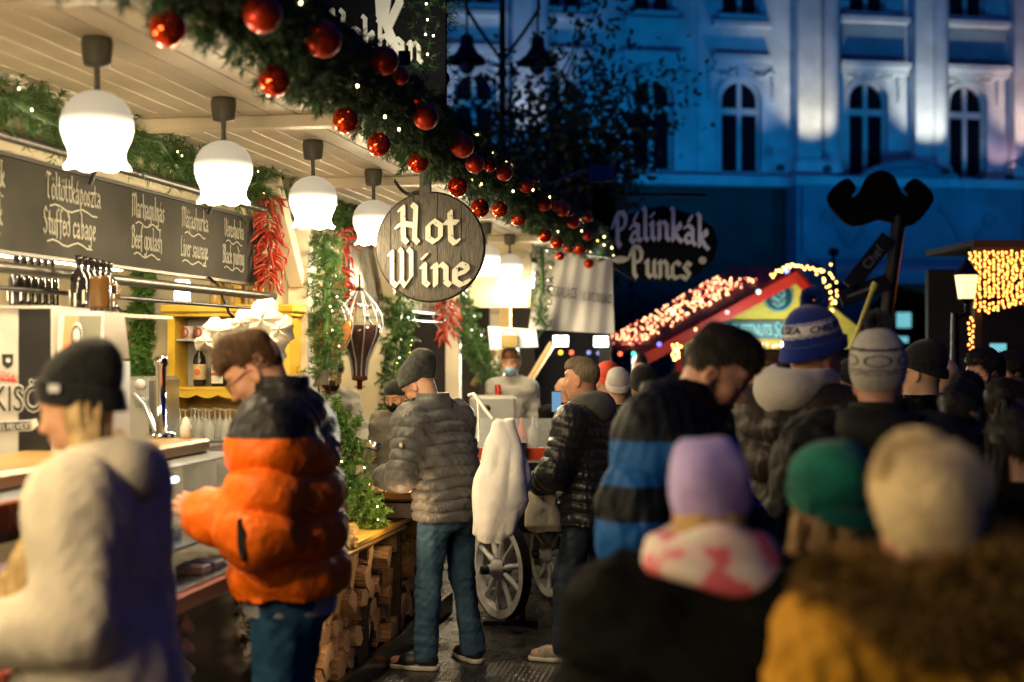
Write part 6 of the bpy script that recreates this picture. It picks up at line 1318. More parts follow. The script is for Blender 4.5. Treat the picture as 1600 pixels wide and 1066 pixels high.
def knit(name, col, col2=None, ribs=260., rough=.85, fuzz=.0):
    """ribbed knit: bump from fine vertical ribs"""
    if name in MATS: return MATS[name]
    m = M(name, col, rough, var=.12, vs=40, sheen=.15, spec=.15, col2=col2); nt = m.node_tree; N = nt.nodes; L = nt.links; b = N['Principled BSDF']
    tc = N.new('ShaderNodeTexCoord'); w = N.new('ShaderNodeTexWave'); w.inputs['Scale'].default_value = ribs/6.; w.inputs['Distortion'].default_value = 1.2; w.inputs['Detail Scale'].default_value = 3; w.bands_direction = 'X'
    gp = N.new('ShaderNodeMapping'); L.new(tc.outputs['UV'] if False else tc.outputs['Object'], gp.inputs[0]); L.new(gp.outputs[0], w.inputs[0])
    nz = N.new('ShaderNodeTexNoise'); nz.inputs['Scale'].default_value = 90; L.new(gp.outputs[0], nz.inputs[0])
    ad = N.new('ShaderNodeMath'); ad.operation = 'ADD'; L.new(w.outputs[1], ad.inputs[0]); L.new(nz.outputs[0], ad.inputs[1])
    bp = N.new('ShaderNodeBump'); bp.inputs['Strength'].default_value = .5; bp.inputs['Distance'].default_value = .004; L.new(ad.outputs[0], bp.inputs['Height']); L.new(bp.outputs[0], b.inputs['Normal'])
    return m
def beanie(p, parent, mat, tall=.0, cuff=.05, low=-.0, slouch=(0,0), h=.006, scale=1., lump=.004, tilt=0., name='beanie', col=None, back=0., ribn=0):
    """knitted hat in head space"""
    c = p.hc; S = SDF(c-.24,c+[.24,.24,.34+tall],h); Rm = p.Rh; H = p.H
    S.ell(H((0,-.012,.045)),np.array((.092,.112,.098))*scale,.02,rot=Rm)
    if tall > 0: S.ell(H((slouch[0],-.03+slouch[1],.075+tall*.6)),np.array((.084,.098,.080))*scale,.04,rot=Rm); S.ell(H((slouch[0]*1.6,-.035+slouch[1]*1.7,.09+tall)),np.array((.060,.062,.050))*scale,.04,rot=Rm)
    S.disp(lump,45,2); S.disp(lump*.6,20,9)
    def cut(X,Y,Z):   # keep what is above the brow line, in head space, lower at the back
        q = [Rm[0,i]*(X-c[0])+Rm[1,i]*(Y-c[1])+Rm[2,i]*(Z-c[2]) for i in range(3)]
        return (.012+low+(q[1])*(.42+back)-q[2])*.9-0*.5
    S.put(lambda X,Y,Z: cut(X,Y,Z)*.9, c-.3, c+.4, .006, 'i')
    def inner(X,Y,Z):
        q = [Rm[0,i]*(X-c[0])+Rm[1,i]*(Y-c[1])+Rm[2,i]*(Z-c[2]) for i in range(3)]
        return np.sqrt((q[0]/.080)**2+((q[1]+.012)/.100)**2+((q[2]-.03)/.09)**2)*.08-.08
    o,P = sdf_obj(S,name,mat,parent,col)
    if cuff:
        S = SDF(c-.24,c+.24,h*.85)
        def ring(X,Y,Z):
            q = [Rm[0,i]*(X-c[0])+Rm[1,i]*(Y-c[1])+Rm[2,i]*(Z-c[2]) for i in range(3)]
            zz = q[2]-(.012+low+q[1]*(.42+back)); e = np.sqrt((q[0]/(.0905*scale))**2+((q[1]+.012)/(.1105*scale))**2+((q[2]-.045)/.13)**2*.35)
            rad = np.abs(e-1.0)*.095*scale-.009
            if ribn: rad = rad-.0022*np.cos(ribn*np.arctan2(q[0],q[1]))
            return np.maximum(rad, np.abs(zz-cuff*.5)-cuff*.5)
        S.put(ring, c-.24, c+.24, 0.001); S.disp(.0015,50,4); sdf_obj(S,name+'_cuff',mat,o)
    return o
def pompom(parent, c, r, mat, n=2600, ln=.5, name='pompom'):
    rng = np.random.default_rng(5); D = rng.normal(size=(n,3)); D /= np.linalg.norm(D,axis=1,keepdims=True); c = np.array(c)
    L_ = r*(.75+.3*rng.random((n,1))); w = np.cross(D,rng.normal(size=(n,3))); w /= np.linalg.norm(w,axis=1,keepdims=True); wd = r*.045
    T = c+D*L_; B = c+D*r*.45; V = np.stack([B-w*wd,B+w*wd,T+w*wd*.6,T-w*wd*.6],1).reshape(-1,3)
    return link(name, npmesh(name,V,np.arange(4*n).reshape(-1,4)), mat, parent)
def strands(P, Nn, n, ln, wd, dirf, rng, jitter=.3):
    """thin blades rooted on points P with normals Nn"""
    idx = rng.integers(0,len(P),n); B = P[idx]; D = dirf(B,Nn[idx])+rng.normal(size=(n,3))*jitter*.35; D /= np.linalg.norm(D,axis=1,keepdims=True)+1e-9
    L_ = ln*(.6+.7*rng.random((n,1))); w = np.cross(D,Nn[idx]+.01); w /= np.linalg.norm(w,axis=1,keepdims=True)+1e-9
    M_ = B+D*L_*.55+Nn[idx]*L_*.12; T = B+D*L_; T[:,2] -= .0
    V = np.stack([B-w*wd,B+w*wd,M_+w*wd*.9,M_-w*wd*.9,T],1); i = np.arange(n)*5
    V = V.reshape(-1,3); Fq = np.stack([i,i+1,i+2,i+3],1); F2 = np.stack([i+3,i+2,i+4,i+4],1)
    return V, Fq, np.stack([i+3,i+2,i+4],1)
def hair_mat(name, c1, c2, rough=.5): return M(name, c1, rough, spec=.15, col2=c2, vs=60, stretch=(1,1,.3))
def short_hair(p, parent, mat, ln=.03, n=5200, top=.0, rough=1., vol=1., line=.0, name='hair', side_fade=False, fwd=.6, h=.006, nape=-.055):
    """cap of short hair with blades; hairline leaves face and ears free"""
    c = p.hc; Rm = p.Rh; H = p.H; S = SDF(c-.2,c+.22,h)
    S.ell(H((0,-.014,.036+top*.3)),(.080*vol,.102*vol,.094*vol+top*.5),.01,rot=Rm)
    if top: S.ell(H((0,.02,.085+top*.4)),(.062,.075,.045+top),.03,rot=Rm)
    S.disp(.0035*rough,55,3); S.disp(.002*rough,100,5)
    def keep(X,Y,Z):
        q = [Rm[0,i]*(X-c[0])+Rm[1,i]*(Y-c[1])+Rm[2,i]*(Z-c[2]) for i in range(3)]
        front = .058+line-q[2]-np.maximum(0,.075-q[1])*1.1      # above forehead line, falling towards the ears
        front = np.where(q[1] > .02, .060+line-q[2], np.where(q[1] > -.015, -.0+(q[1]+.015)*1.7-q[2]+.0, nape-q[2]+np.maximum(0,q[1]+.05)*.9))
        return front*.6
    S.put(keep, c-.3, c+.3, .01, 'i'); P,Q = S.mesh(name); P = relax(P,Q,1)
    me = npmesh(name,P,Q,True); o = link(name, me, mat, parent)
    Nn = np.empty(len(P)*3,np.float32); me.vertices.foreach_get('normal',Nn); Nn = Nn.reshape(-1,3)
    rng = np.random.default_rng(3); q = (P-c)@Rm; outer = (np.linalg.norm(q/np.array((.08,.102,.094)),axis=1) > .9)
    Pi,Ni = P[outer],Nn[outer]; fw = Rm@np.array([0,1,0]); 
    V,F4,F3 = strands(Pi,Ni,n,ln,.0011,lambda B,N_: N_*.28+fw*fwd*.7+np.array([0,0,-.22]),rng,.45)
    if len(V):
        F_ = np.vstack([F4,np.stack([F3[:,0],F3[:,1],F3[:,2],F3[:,2]],1)]); me2 = bpy.data.meshes.new('hair_strands'); me2.from_pydata(V.tolist(),[],F4.tolist()+F3.tolist()); link('hair_strands', me2, mat, o)
    return o
def beard(p, parent, mat, n=2200, ln=.014):
    c = p.hc; Rm = p.Rh; H = p.H; S = SDF(c-.2,c+.2,.006); S.ell(H((0,.028,-.068)),(.062,.066,.056),.02,rot=Rm); S.ell(H((0,.07,-.103)),(.032,.028,.024),.02,rot=Rm)
    for sx in (-1,1): S.cone(H((sx*.066,.0,-.0)),H((sx*.058,.03,-.06)),.015,.014,.02)
    S.ell(H((0,.105,-.064)),(.020,.022,.010),.006,'s',rot=Rm); S.ell(H((0,.10,-.02)),(.05,.05,.028),.01,'s',rot=Rm); S.disp(.002,80,3)
    P,Q = S.mesh('beard'); me = npmesh('beard',P,Q,True); o = link('beard',me,mat,parent); Nn = np.empty(len(P)*3,np.float32); me.vertices.foreach_get('normal',Nn); Nn = Nn.reshape(-1,3)
    V,F4,F3 = strands(P,Nn,n,ln,.0008,lambda B,N_: N_*.6+np.array([0,0,-.6]),np.random.default_rng(1),.5); me2 = bpy.data.meshes.new('beard_strands'); me2.from_pydata(V.tolist(),[],F4.tolist()+F3.tolist()); link('beard_strands',me2,mat,o)
def long_hair(p, parent, mat, paths, r0=.03, n=60, name='hair', wd=.002):
    """locks following centre paths given in body space"""
    g = G(); rr = random.Random(2)
    for path in paths:
        pts = [Vector(q) for q in path]
        for i in range(n):
            a = rr.random()*6.28; k = rr.random()**.5; ph = rr.random()*6
            L_ = []; m = len(pts)-1; cut = rr.uniform(.75,1.)
            for j in range(13):
                t = j/12*cut*m; b = min(int(t),m-1); q = pts[b].lerp(pts[b+1],t-b); rr_ = r0*k*(1-.35*j/12)
                L_.append(q+Vector((math.cos(a)*rr_+.004*math.sin(j*.8+ph), math.sin(a)*rr_+.004*math.cos(j*.7+ph), 0)))
            g.tube(L_,[wd*1.4]*10+[wd,wd*.6,wd*.2],4)
    S = SDF((-.35,-.25,.95),(.35,.4,1.75),.009)
    for path in paths:
        for a,b in zip(path[:-1],path[1:]): S.cone(a,b,r0*.75,r0*.7,.02)
    S.disp(.005,70,7,aniso=(1,1,.12)); S.disp(.003,150,9,aniso=(1,1,.1)); o,_ = sdf_obj(S,name,mat,parent)
    g.build(name+'_strands', mat, o); return o
def face_mask(p, parent, mat):
    S = SDF(p.hc-.18,p.hc+.18,.005); S.ell(p.H((0,.034,-.062)),(.066,.075,.058),.01,rot=p.Rh); S.ell(p.H((0,.10,-.04)),(.028,.026,.03),.03,rot=p.Rh)
    c = p.hc; Rm = p.Rh
    S.put(lambda X,Y,Z: .022-(Rm[0,1]*(X-c[0])+Rm[1,1]*(Y-c[1])+Rm[2,1]*(Z-c[2])), c-.3, c+.3, .002, 'i'); o,_ = sdf_obj(S,'face_mask',mat,parent)
    g = G()
    for sx in (-1,1): g.tube([p.H((sx*.058,.03,-.035)),p.H((sx*.076,.0,.012)),p.H((sx*.082,-.022,.01))],.0018,5)
    g.build('ear_loop', mat, o)
def glasses(p, parent, mat):
    g = G()
    for sx in (-1,1):
        g.tube([p.H((sx*.032+.024*math.cos(a),.113-.01*abs(sx*.032+.024*math.cos(a))/.05,.004+.02*math.sin(a))) for a in [i*.524 for i in range(12)]],.0022,5,closed=True)
        g.tube([p.H((sx*.056,.104,.01)),p.H((sx*.082,.02,.012)),p.H((sx*.080,-.025,-.005))],.0022,5)
    g.tube([p.H((-.009,.112,.008)),p.H((.009,.112,.008))],.002,5); return g.build('glasses', mat, parent)
def blades_on(o, mat, n, ln, wd, name, dirf=None, jitter=1.0, seed=1):
    me = o.data; P = np.empty(len(me.vertices)*3,np.float32); me.vertices.foreach_get('co',P); P = P.reshape(-1,3); Nn = np.empty(len(P)*3,np.float32); me.vertices.foreach_get('normal',Nn); Nn = Nn.reshape(-1,3)
    V,F4,F3 = strands(P,Nn,n,ln,wd,dirf or (lambda B,N_: N_),np.random.default_rng(seed),jitter); m2 = bpy.data.meshes.new(name); m2.from_pydata(V.tolist(),[],F4.tolist()+F3.tolist()); return link(name,m2,mat,o)
def person(label, w, face, scale=1., group=None):
    """face: world direction angle the figure looks to, degrees, 0 = away from camera (+y), 90 = to the left (-x)"""
    return thing('person', label, 'person', (w[0],w[1],0), R(face), group, scale)
# ================================================================ THE CAST
def at0(px, Y): v = at(px, 0, Y); v.z = 0; return v
NYL = dict(rough=.42, sheen=.15)
jeans = M('denim',(.020,.048,.085),spec=.15,rough=.75,var=.35,vs=9,col2=(.05,.10,.16),bump=.3,bs=160)
jeans_b = M('denim_blue',(.012,.05,.11),spec=.15,rough=.75,col2=(.035,.11,.2),vs=7,bump=.3,bs=160)
navyt = M('navy_trousers',(.02,.028,.045),spec=.15,rough=.8,var=.2,bump=.2,bs=90)
dkt = M('dark_trousers',(.012,.012,.014),spec=.15,rough=.8,var=.2)
shoe_b = M('shoe_black',(.012,.012,.012),.5,var=.1); sole_w = M('sole_white',(.55,.52,.45),.5,var=.08); sole_d = M('sole_dark',(.02,.02,.02),.6)
skinm = SKIN
# ---- orange puffer man
w = at0(455,4.95)
P_ = person('person in orange and black puffer jacket and glasses, looking down at the display case', w, 84, 1.05)
p = Pose(lean=.035, head=(38,4,0), el={-1:(-.29,.02,1.09),1:(.30,.04,1.12)}, wr={-1:(-.19,.235,1.14),1:(.20,.27,1.10)}, hd={-1:(.2,1,.4),1:(-.2,1,.1)}, hn={-1:(.9,0,-.2),1:(-.9,0,-.2)}, curl={-1:.9,1:.8})
body(p, P_, base=(.56,.30,.19))
orange = (1.0,.17,.006); black = (.008,.008,.009)
def orange_col(P):
    zb = 1.325+.5*np.minimum(np.abs(P[:,0]),.17)*.35-.09*np.exp(-(P[:,0]/.035)**2)*(P[:,1]<0)+.03
    k = ((P[:,2]-zb)/.004).clip(0,1)[:,None]; return np.array(orange)*(1-k)+np.array(black)*k
om = M('nylon_orange',(.8,.1,.01),spec=.3,rough=.5,var=.05,vs=5,attr='Col',bump=.5,bs=24,bd=.02)
jo,_ = jacket(p, P_, om, hem=.865, fat=.060, sp=.135, amp=.019, collar=.11, collar_r=.080, h=.0065, wr=.009, col=orange_col, hemband=.03, seed=3, wrf=44, shrug=.05)
g = G(); g.lathe([(.0,0),(.012,.001),(.014,.004),(0,.005)],(0,0,0),12); 
Mx = Matrix.Translation(P_.location) @ Matrix.Rotation(P_.rotation_euler.z,4,'Z') @ Matrix.Scale(P_.scale[0],4); Mi = Mx.inverted()
from mathutils.bvhtree import BVHTree
BJ = BVHTree.FromPolygons([v.co.copy() for v in jo.data.vertices],[tuple(f.vertices) for f in jo.data.polygons])
ca = Mi @ Vector((0,0,CAM_H)); ht,nn,_,_ = BJ.ray_cast(ca,(Mi @ at(378,845,4.9)-ca).normalized())
if ht is not None:
    X_,Y_,Z_ = basis(nn); up = Vector((0,0,1)); up = (up-nn*up.dot(nn)).normalized(); rt = up.cross(nn)
    g = G(); g.add([ht+up*a+rt*b_+nn*c for a,b_,c in ((.065,-.012,.004),(.02,.016,.004),(-.045,.012,.004),(-.065,0,.004),(-.02,-.016,.004),(.065,-.012,-.03),(.02,.016,-.03),(-.045,.012,-.03),(-.065,0,-.03),(-.02,-.016,-.03))],[(0,1,2,3,4),(0,5,6,1),(1,6,7,2),(2,7,8,3),(3,8,9,4),(4,9,5,0)]); g.build('pocket', M('pocket_dark',(.005,.004,.004),.9,var=0), jo)
S = SDF((-.24,-.24,.70),(.24,.24,.86),.008); S.loft([(.80,0,0,.195,.150),(.88,0,0,.19,.15)],.01); S.disp(.004,25,2); sdf_obj(S,'sweater_hem',M('sweat_grey',(.35,.36,.38),.9,bump=.2),P_)
trousers(p, P_, jeans_b); shoes(p, P_, shoe_b, sole_w)
hm = hair_mat('hair_brown',(.045,.022,.010),(.13,.07,.03)); short_hair(p, P_, hm, .020, 7000, top=.018, vol=.97, line=.008, nape=-.03)
glasses(p, P_, M('tortoise',(.12,.02,.01),.25,var=.3,vs=40))
S = SDF(p.hc-.2,p.hc+.2,.006); S.ell(p.H((0,.05,-.115)),(.05,.04,.02),.02,rot=p.Rh); sdf_obj(S,'lowered_mask',M('mask_black',(.012,.012,.012),spec=.15,rough=.8),P_)
# ---- grey puffer man with knitted hat
w = at0(698,7.85)
P_ = person('person in grey quilted jacket, jeans and dark knitted hat, bent over the copper pan', w, 50, .975)
p = Pose(lean=.11, head=(42,12,0), el={-1:(-.29,.07,1.09),1:(.27,.10,1.10)}, wr={-1:(-.20,.33,1.06),1:(.14,.34,1.05)}, hd={-1:(.35,.9,-.1),1:(-.3,1,0)}, hn={-1:(.8,-.2,-.5),1:(-.8,0,-.4)}, curl={-1:1.0,1:.9},
    kn={-1:(-.12,.03,.50),1:(.13,.0,.50)}, an={-1:(-.15,.02,.09),1:(.17,-.05,.09)}, toe={-1:(-.10,.2,0),1:(.06,.2,0)})
body(p, P_, base=(.50,.28,.18))
gm = M('nylon_grey',(.085,.085,.083),spec=.35,rough=.45,var=.12,vs=5,bump=.35,bs=45,sheen=.1)
gj,_ = jacket(p, P_, gm, hem=.83, fat=.032, sp=.062, amp=.0095, collar=.075, collar_r=.088, h=.0055, wr=.010, seed=5, wrf=60, hemband=.035)
trousers(p, P_, jeans, h=.0065, slim=.002)
shoes(p, P_, shoe_b, sole_w)
kh = knit('knit_charcoal',(.02,.022,.02),(.05,.055,.05),330); b_ = beanie(p, P_, kh, tall=.010, cuff=.0, slouch=(0,-.045), lump=.008, low=.004, scale=1.04)
face_mask(p, P_, M('mask_black',(0,0,0))); hb_ = hair_mat('hair_black',(.008,.007,.006),(.03,.025,.02))
g = G(); g.lathe([(0,0),(.017,0),(.017,.003),(0,.003)],(0,0,0),16); pt = g.build('sleeve_patch', M('patch_dark',(.02,.02,.02),.6,var=0), P_, (-.330,.035,1.265), (0,R(-90),R(-8)))
g = G(); g.lathe([(.014,.0),(.0155,0),(.0155,.002),(.014,.002)],(0,0,.0025),16); g.box((-.009,.009),(-.009,.009),(.0032,.0046)); g.build('patch_mark', M('patch_white',(.6,.55,.5),.6,var=0), pt)
gp_ = w
# white tote bag at his back
t = thing('tote_bag','crumpled white plastic carrier bag hanging from the shoulder of the grey jacket man','bag', (0,0,0), 0)
def bag(t, c, w_, h_, d_, mat, seed, tilt=0., name='bag_body', neck=.55, sh_=None):
    S = SDF((-w_,-d_-.06,-h_-.04),(w_,d_+.06,.06),.006)
    secs = sh_ or [(-h_,w_*.03,0,w_*.34,d_*.5),(-h_*.86,0,0,w_*.48,d_),(-h_*.45,w_*.0,0,w_*.38,d_*.9),(-h_*.15,0,0,w_*neck*.62,d_*.55),(0,0,0,w_*neck*.45,d_*.28)]
    S.loft(secs,.01); S.disp(.008,30,seed,aniso=(1.2,1.2,.5)); zf = np.clip(-S.z/h_,0,1)[None,None,:]
    for f_,a_ in ((32,.010),(75,.007),(160,.004)): S.d = S.d-a_*(np.abs(snoise(S.x[:,None,None]*1.3,S.y[None,:,None],S.z[None,None,:]*.45,f_,seed+int(f_)))-.35).astype(np.float32)*1.0; o,_ = sdf_obj(S,name,mat,t); o.location = c; o.rotation_euler = (0,tilt,0); return o
bagm = M('bag_white',(.82,.80,.74),.45,var=.06,vs=10,bump=.5,bs=22,sss=.1)
c = at(785,655,7.72); ob = bag(t, c, .36, .66, .08, bagm, 4, tilt=0, sh_=[(-.66,-.07,0,.07,.035),(-.62,-.055,0,.11,.055),(-.54,-.03,0,.14,.075),(-.44,0,0,.158,.085),(-.33,.01,0,.155,.08),(-.22,.005,0,.125,.065),(-.11,0,0,.09,.045),(-.03,0,0,.065,.03),(0,0,0,.055,.02)])
g = G(); tp = at(752,622,7.85); g.tube([c+Vector((-.05,0,0)),at(758,640,7.75),at(750,628,7.8),at(740,616,7.86),at(733,618,7.98)],.011,6); g.tube([c+Vector((-.12,0,-.12)),at(748,690,7.74),at(748,650,7.75),at(746,622,7.82)],.008,6); g.build('strap', bagm, t)
# ---- black puffer man with grey hair
w = at0(925,8.05)
P_ = person('grey haired person in a black quilted jacket over a grey hood, holding a white bag', w, 62, .965)
p = Pose(lean=.045, head=(4,6,0), wide=1.06, el={-1:(-.30,.10,1.10),1:(.30,.02,1.12)}, wr={-1:(-.20,.30,1.0),1:(.26,.12,.90)}, hd={-1:(.3,.7,-.7),1:(0,.3,-1)}, curl={-1:1.3,1:.8},
    kn={-1:(-.12,.10,.50),1:(.11,-.02,.50)}, an={-1:(-.17,.10,.09),1:(.12,-.22,.12)}, toe={-1:(-.06,.2,0),1:(.03,.2,0)})
body(p, P_, base=(.50,.26,.16))
bm_ = M('nylon_black',(.007,.007,.008),spec=.35,rough=.36,var=.2,vs=5,bump=.3,bs=45,sheen=.1)
jacket(p, P_, bm_, hem=.80, fat=.04, sp=.062, amp=.009, collar=.03, collar_r=.09, h=.0062, wr=.006, seed=8, belly=.02, hemband=.03, wrf=60)
hood(p, P_, M('fleece_grey',(.065,.065,.058),spec=.15,rough=.9,bump=.3,bs=60,sheen=.3), 1.12, dy=.015, dz=.01)
trousers(p, P_, navyt, slim=-.004); shoes(p, P_, M('shoe_canvas',(.30,.26,.19),.7,var=.3,vs=30), sole_w)
short_hair(p, P_, hair_mat('hair_greyblond',(.13,.10,.065),(.30,.24,.16)), .007, 9000, top=.004, rough=.3, line=.012, nape=-.05)
t = thing('carrier_bag','small cream carrier bag held by the grey haired person','bag', (0,0,0), 0); c = at(845,760,7.95); bag(t, c, .21, .25, .06, M('bag_cream',(.50,.45,.32),.5,var=.06,bump=.5,bs=25), 9, tilt=R(-4), neck=.7); g = G(); g.tube([c+Vector((-.03,0,-.02)),c+Vector((-.01,0,.07)),c+Vector((.035,0,-.02))],.006,6); g.build('handle', M('bag_cream',(0,0,0)), t)
# ---- bearded man in blue and black puffer
w = at0(1052,4.5)
P_ = person('dark haired bearded person in a black and blue striped puffer jacket, head bent down', w, -108, 1.08)
p = Pose(lean=.02, head=(34,4,0), wide=1.06, el={1:(.32,-.06,1.12),-1:(-.29,.08,1.12)}, wr={1:(.30,.10,.88),-1:(-.18,.28,1.0)})
p.hc = p.hc-np.array([0,-.03,.045])
body(p, P_, base=(.40,.20,.12))
def blue_col(P):
    z = P[:,2]; a = np.abs(P[:,0]); bl = np.array((.008,.075,.24)); bk = np.array((.006,.007,.009)); bd = ((z > 1.25)&(z < 1.37))|((z > 1.04)&(z < 1.155)&(a > .225))|(z < .0)
    bd = bd | ((z < .99)&(z>.80)&(a<.21)&(P[:,1]<0)&False)
    return np.where(bd[:,None], bl, bk)
jacket(p, P_, M('nylon_two',(.1,.1,.1),spec=.15,rough=.6,var=.06,attr='Col',bump=.35,bs=22,bd=.02), hem=.80, fat=.052, sp=.15, amp=.012, collar=.055, collar_r=.10, h=.007, wr=.014, seed=6, col=blue_col, shrug=.035)
trousers(p, P_, dkt, h=.012); shoes(p, P_, shoe_b, sole_d, .009)
short_hair(p, P_, hb_, .016, 11000, top=.012, vol=1.0, line=.004, nape=-.04); beard(p, P_, hb_, 4000, .012)
# ---- woman in beige coat
w = at0(158,3.62)
P_ = person('blonde person in a long beige wool coat and black beanie at the counter', w, 84, .985)
p = Pose(lean=.015, head=(16,-4,0), wide=.90, el={-1:(-.25,-.03,1.12),1:(.24,.0,1.10)}, wr={-1:(-.15,.27,1.05),1:(.16,.29,1.04)}, hd={-1:(.25,1,.0),1:(-.3,1,.1)}, hn={-1:(.6,0,.7),1:(-.8,0,.2)}, curl={-1:.8,1:.8})
body(p, P_, fem=True, base=(.60,.33,.20))
wool = M('wool_beige',(.62,.54,.41),spec=.1,rough=.95,var=.08,vs=14,bump=.35,bs=90,sheen=.2)
co,_ = jacket(p, P_, wool, hem=.30, fat=.042, sp=0, collar=.05, collar_r=.090, h=.007, wr=.011, flare=.07, name='coat', seed=12, wrf=30, arm=1.35, shrug=.01)
hood(p, P_, wool, 1.12, dy=.02, dz=.0)
bk_ = knit('knit_black',(.006,.006,.006),(.014,.014,.014),300); b_ = beanie(p, P_, bk_, tall=.03, cuff=.065, slouch=(0,-.02), low=-.004, scale=.96)
q = p.H((-.102,.0,.058)); g = G(); g.box((-.002,.003),(-.014,.014),(-.010,.010)); lb = g.build('hat_badge', M('badge_white',(.55,.55,.55),.6,var=0), b_, tuple(q-np.array((.004,0,0))), (0,0,0))
hl = hair_mat('hair_blonde',(.34,.22,.09),(.62,.45,.22))
H_ = p.H
long_hair(p, P_, hl, [[H_((-.066,-.045,.01)),H_((-.072,-.04,-.08)),(-.11,.05,1.40),(-.13,.16,1.25),(-.12,.20,1.08)],[H_((-.068,-.02,.0)),H_((-.074,-.015,-.09)),(-.10,.10,1.36),(-.11,.2,1.2),(-.10,.22,1.05)],[H_((.07,.0,.01)),H_((.078,.0,-.08)),(.10,.08,1.40),(.13,.16,1.22),(.12,.2,1.1)],[H_((-.05,-.07,-.0)),H_((-.06,-.06,-.08)),(-.09,-.0,1.43),(-.12,.09,1.30),(-.12,.17,1.12)]], .028, 70, wd=.0018)
trousers(p, P_, dkt, h=.014); shoes(p, P_, shoe_b, sole_d, .01)
# ---- purple beanie (foreground)
def fore(label, px, Y, face, sc, head, coatm, hem=.5, fat=.06, **k):
    P_ = person(label, at0(px,Y), face, sc); p = Pose(lean=.02, head=head, wide=k.pop('wide',.96)); body(p, P_, fine=False, fem=True, base=(.5,.28,.18))
    hd_ = k.pop('hd',0); jacket(p, P_, coatm, hem=hem, fat=fat, h=.010, **k); trousers(p, P_, dkt, h=.014); shoes(p, P_, shoe_b, sole_d, .01); return P_, p
coat_blk = M('coat_black',(.006,.006,.005),spec=.03,rough=.75,var=.25,bump=.2,bs=40)
P_, p = fore('person in a lilac beanie and pink scarf seen from behind in the foreground', 1108, 2.85, -8, .870, (6,0,0), coat_blk, sp=0, collar=.0, wr=.02, fat=.075, wide=1.0, hd=0)
lil = knit('knit_lilac',(.40,.30,.60),(.50,.40,.68),260); beanie(p, P_, lil, tall=.030, cuff=.0, slouch=(.0,-.0), low=-.052, scale=1.05, lump=.010, back=-.25, h=.007)
S = SDF((-.3,-.3,1.33),(.3,.3,1.66),.009)
for k in range(3): 
    z = 1.505+.032*k; r = .125-.010*k; S.put((lambda z,r: (lambda X,Y,Z: np.sqrt((np.sqrt((X/1.12)**2+(Y-.01)**2)-r)**2+((Z-z-.02*np.sin(np.arctan2(X,Y)*2+k))*1.0)**2)-.027))(z,r),(-.25,-.25,z-.1),(.25,.25,z+.1),.02)
S.disp(.010,22,4); S.disp(.005,45,6)
sm = bpy.data.materials.new('scarf'); sm.use_nodes = True; N = sm.node_tree.nodes; L = sm.node_tree.links
tc = N.new('ShaderNodeTexCoord'); nz = N.new('ShaderNodeTexNoise'); nz.inputs['Scale'].default_value = 13; nz.inputs['Detail'].default_value = 2; rp = N.new('ShaderNodeValToRGB'); L.new(tc.outputs['Object'],nz.inputs[0]); L.new(nz.outputs[0],rp.inputs[0]); L.new(rp.outputs[0],N['Principled BSDF'].inputs['Base Color']); N['Principled BSDF'].inputs['Roughness'].default_value=.9
e = rp.color_ramp.elements; e[0].position=.33; e[0].color=(.66,.60,.48,1); e[1].position=.58; e[1].color=(.66,.12,.14,1); x=e.new(.46); x.color=(.70,.50,.42,1); x=e.new(.51); x.color=(.66,.50,.45,1)
sdf_obj(S,'scarf',sm,P_)
hbw = hair_mat('hair_honey',(.28,.16,.055),(.52,.34,.13)); S = SDF(p.hc-.18,p.hc+.14,.008); S.ell(p.H((0,-.035,-.03)),(.082,.075,.085),.02,rot=p.Rh); S.disp(.004,60,2,aniso=(1,1,.2)); sdf_obj(S,'hair',hbw,P_)
# ---- green beanie
P_, p = fore('person in a dark green beanie with loose blonde hair in the foreground', 1318, 3.05, 28, .862, (8,0,0), M('coat_dark',(.007,.007,.007),spec=.03,rough=.7), sp=0, collar=.06, wr=.02, fat=.06)
beanie(p, P_, knit('knit_green',(.002,.085,.055),(.006,.13,.085),240), tall=.022, cuff=.05, low=-.02, scale=1.04, lump=.006, h=.007)
long_hair(p, P_, hbw, [[p.H((-.06,.02,.05)),p.H((-.085,.02,-.04)),(-.13,.05,1.44),(-.18,.08,1.36),(-.20,.1,1.26)],[p.H((-.05,-.05,.05)),p.H((-.075,-.05,-.05)),(-.11,-.04,1.42),(-.15,-.03,1.34),(-.17,-.02,1.24)],[p.H((-.02,-.08,.04)),p.H((-.03,-.09,-.06)),(-.05,-.09,1.42),(-.07,-.10,1.32)]], .024, 90, wd=.0022)
# ---- cream fluffy hat + mustard parka
P_ = person('person in cream fluffy hat and mustard parka with brown fur hood, nearest lower right', at0(1462,2.35), 6, .885)
p = Pose(lean=.02, head=(4,0,0), wide=.98); body(p, P_, fine=False, fem=True)
must = M('mustard_cotton',(.42,.20,.015),spec=.15,rough=.8,var=.15,bump=.3,bs=30); jacket(p, P_, must, hem=.5, fat=.072, sp=0, collar=.03, h=.010, wr=.030, name='parka', wrf=30, seed=21, shrug=-.01)
furb = M('fur_brown',(.08,.045,.012),spec=.1,rough=.9,col2=(.26,.15,.04),vs=20)
S = SDF((-.36,-.36,1.2),(.36,.3,1.7),.010)
S.put(lambda X,Y,Z: np.sqrt((np.sqrt((X/1.35)**2+((Y+.03)/1.0)**2)-.118)**2+((Z-1.515-.015*np.sin(X*20))*.80)**2)-.054,(-.33,-.3,1.35),(.33,.26,1.64),.01); S.disp(.016,18,3); S.disp(.008,40,5)
fo,_ = sdf_obj(S,'fur_hood',furb,P_); blades_on(fo,furb,16000,.045,.0018,'fur',lambda B,N_: N_+np.array([0,0,-.3]),1.2)
crm = M('cream_pile',(.86,.70,.40),.95,var=.12,vs=14,sheen=.2,bump=.5,bs=60)
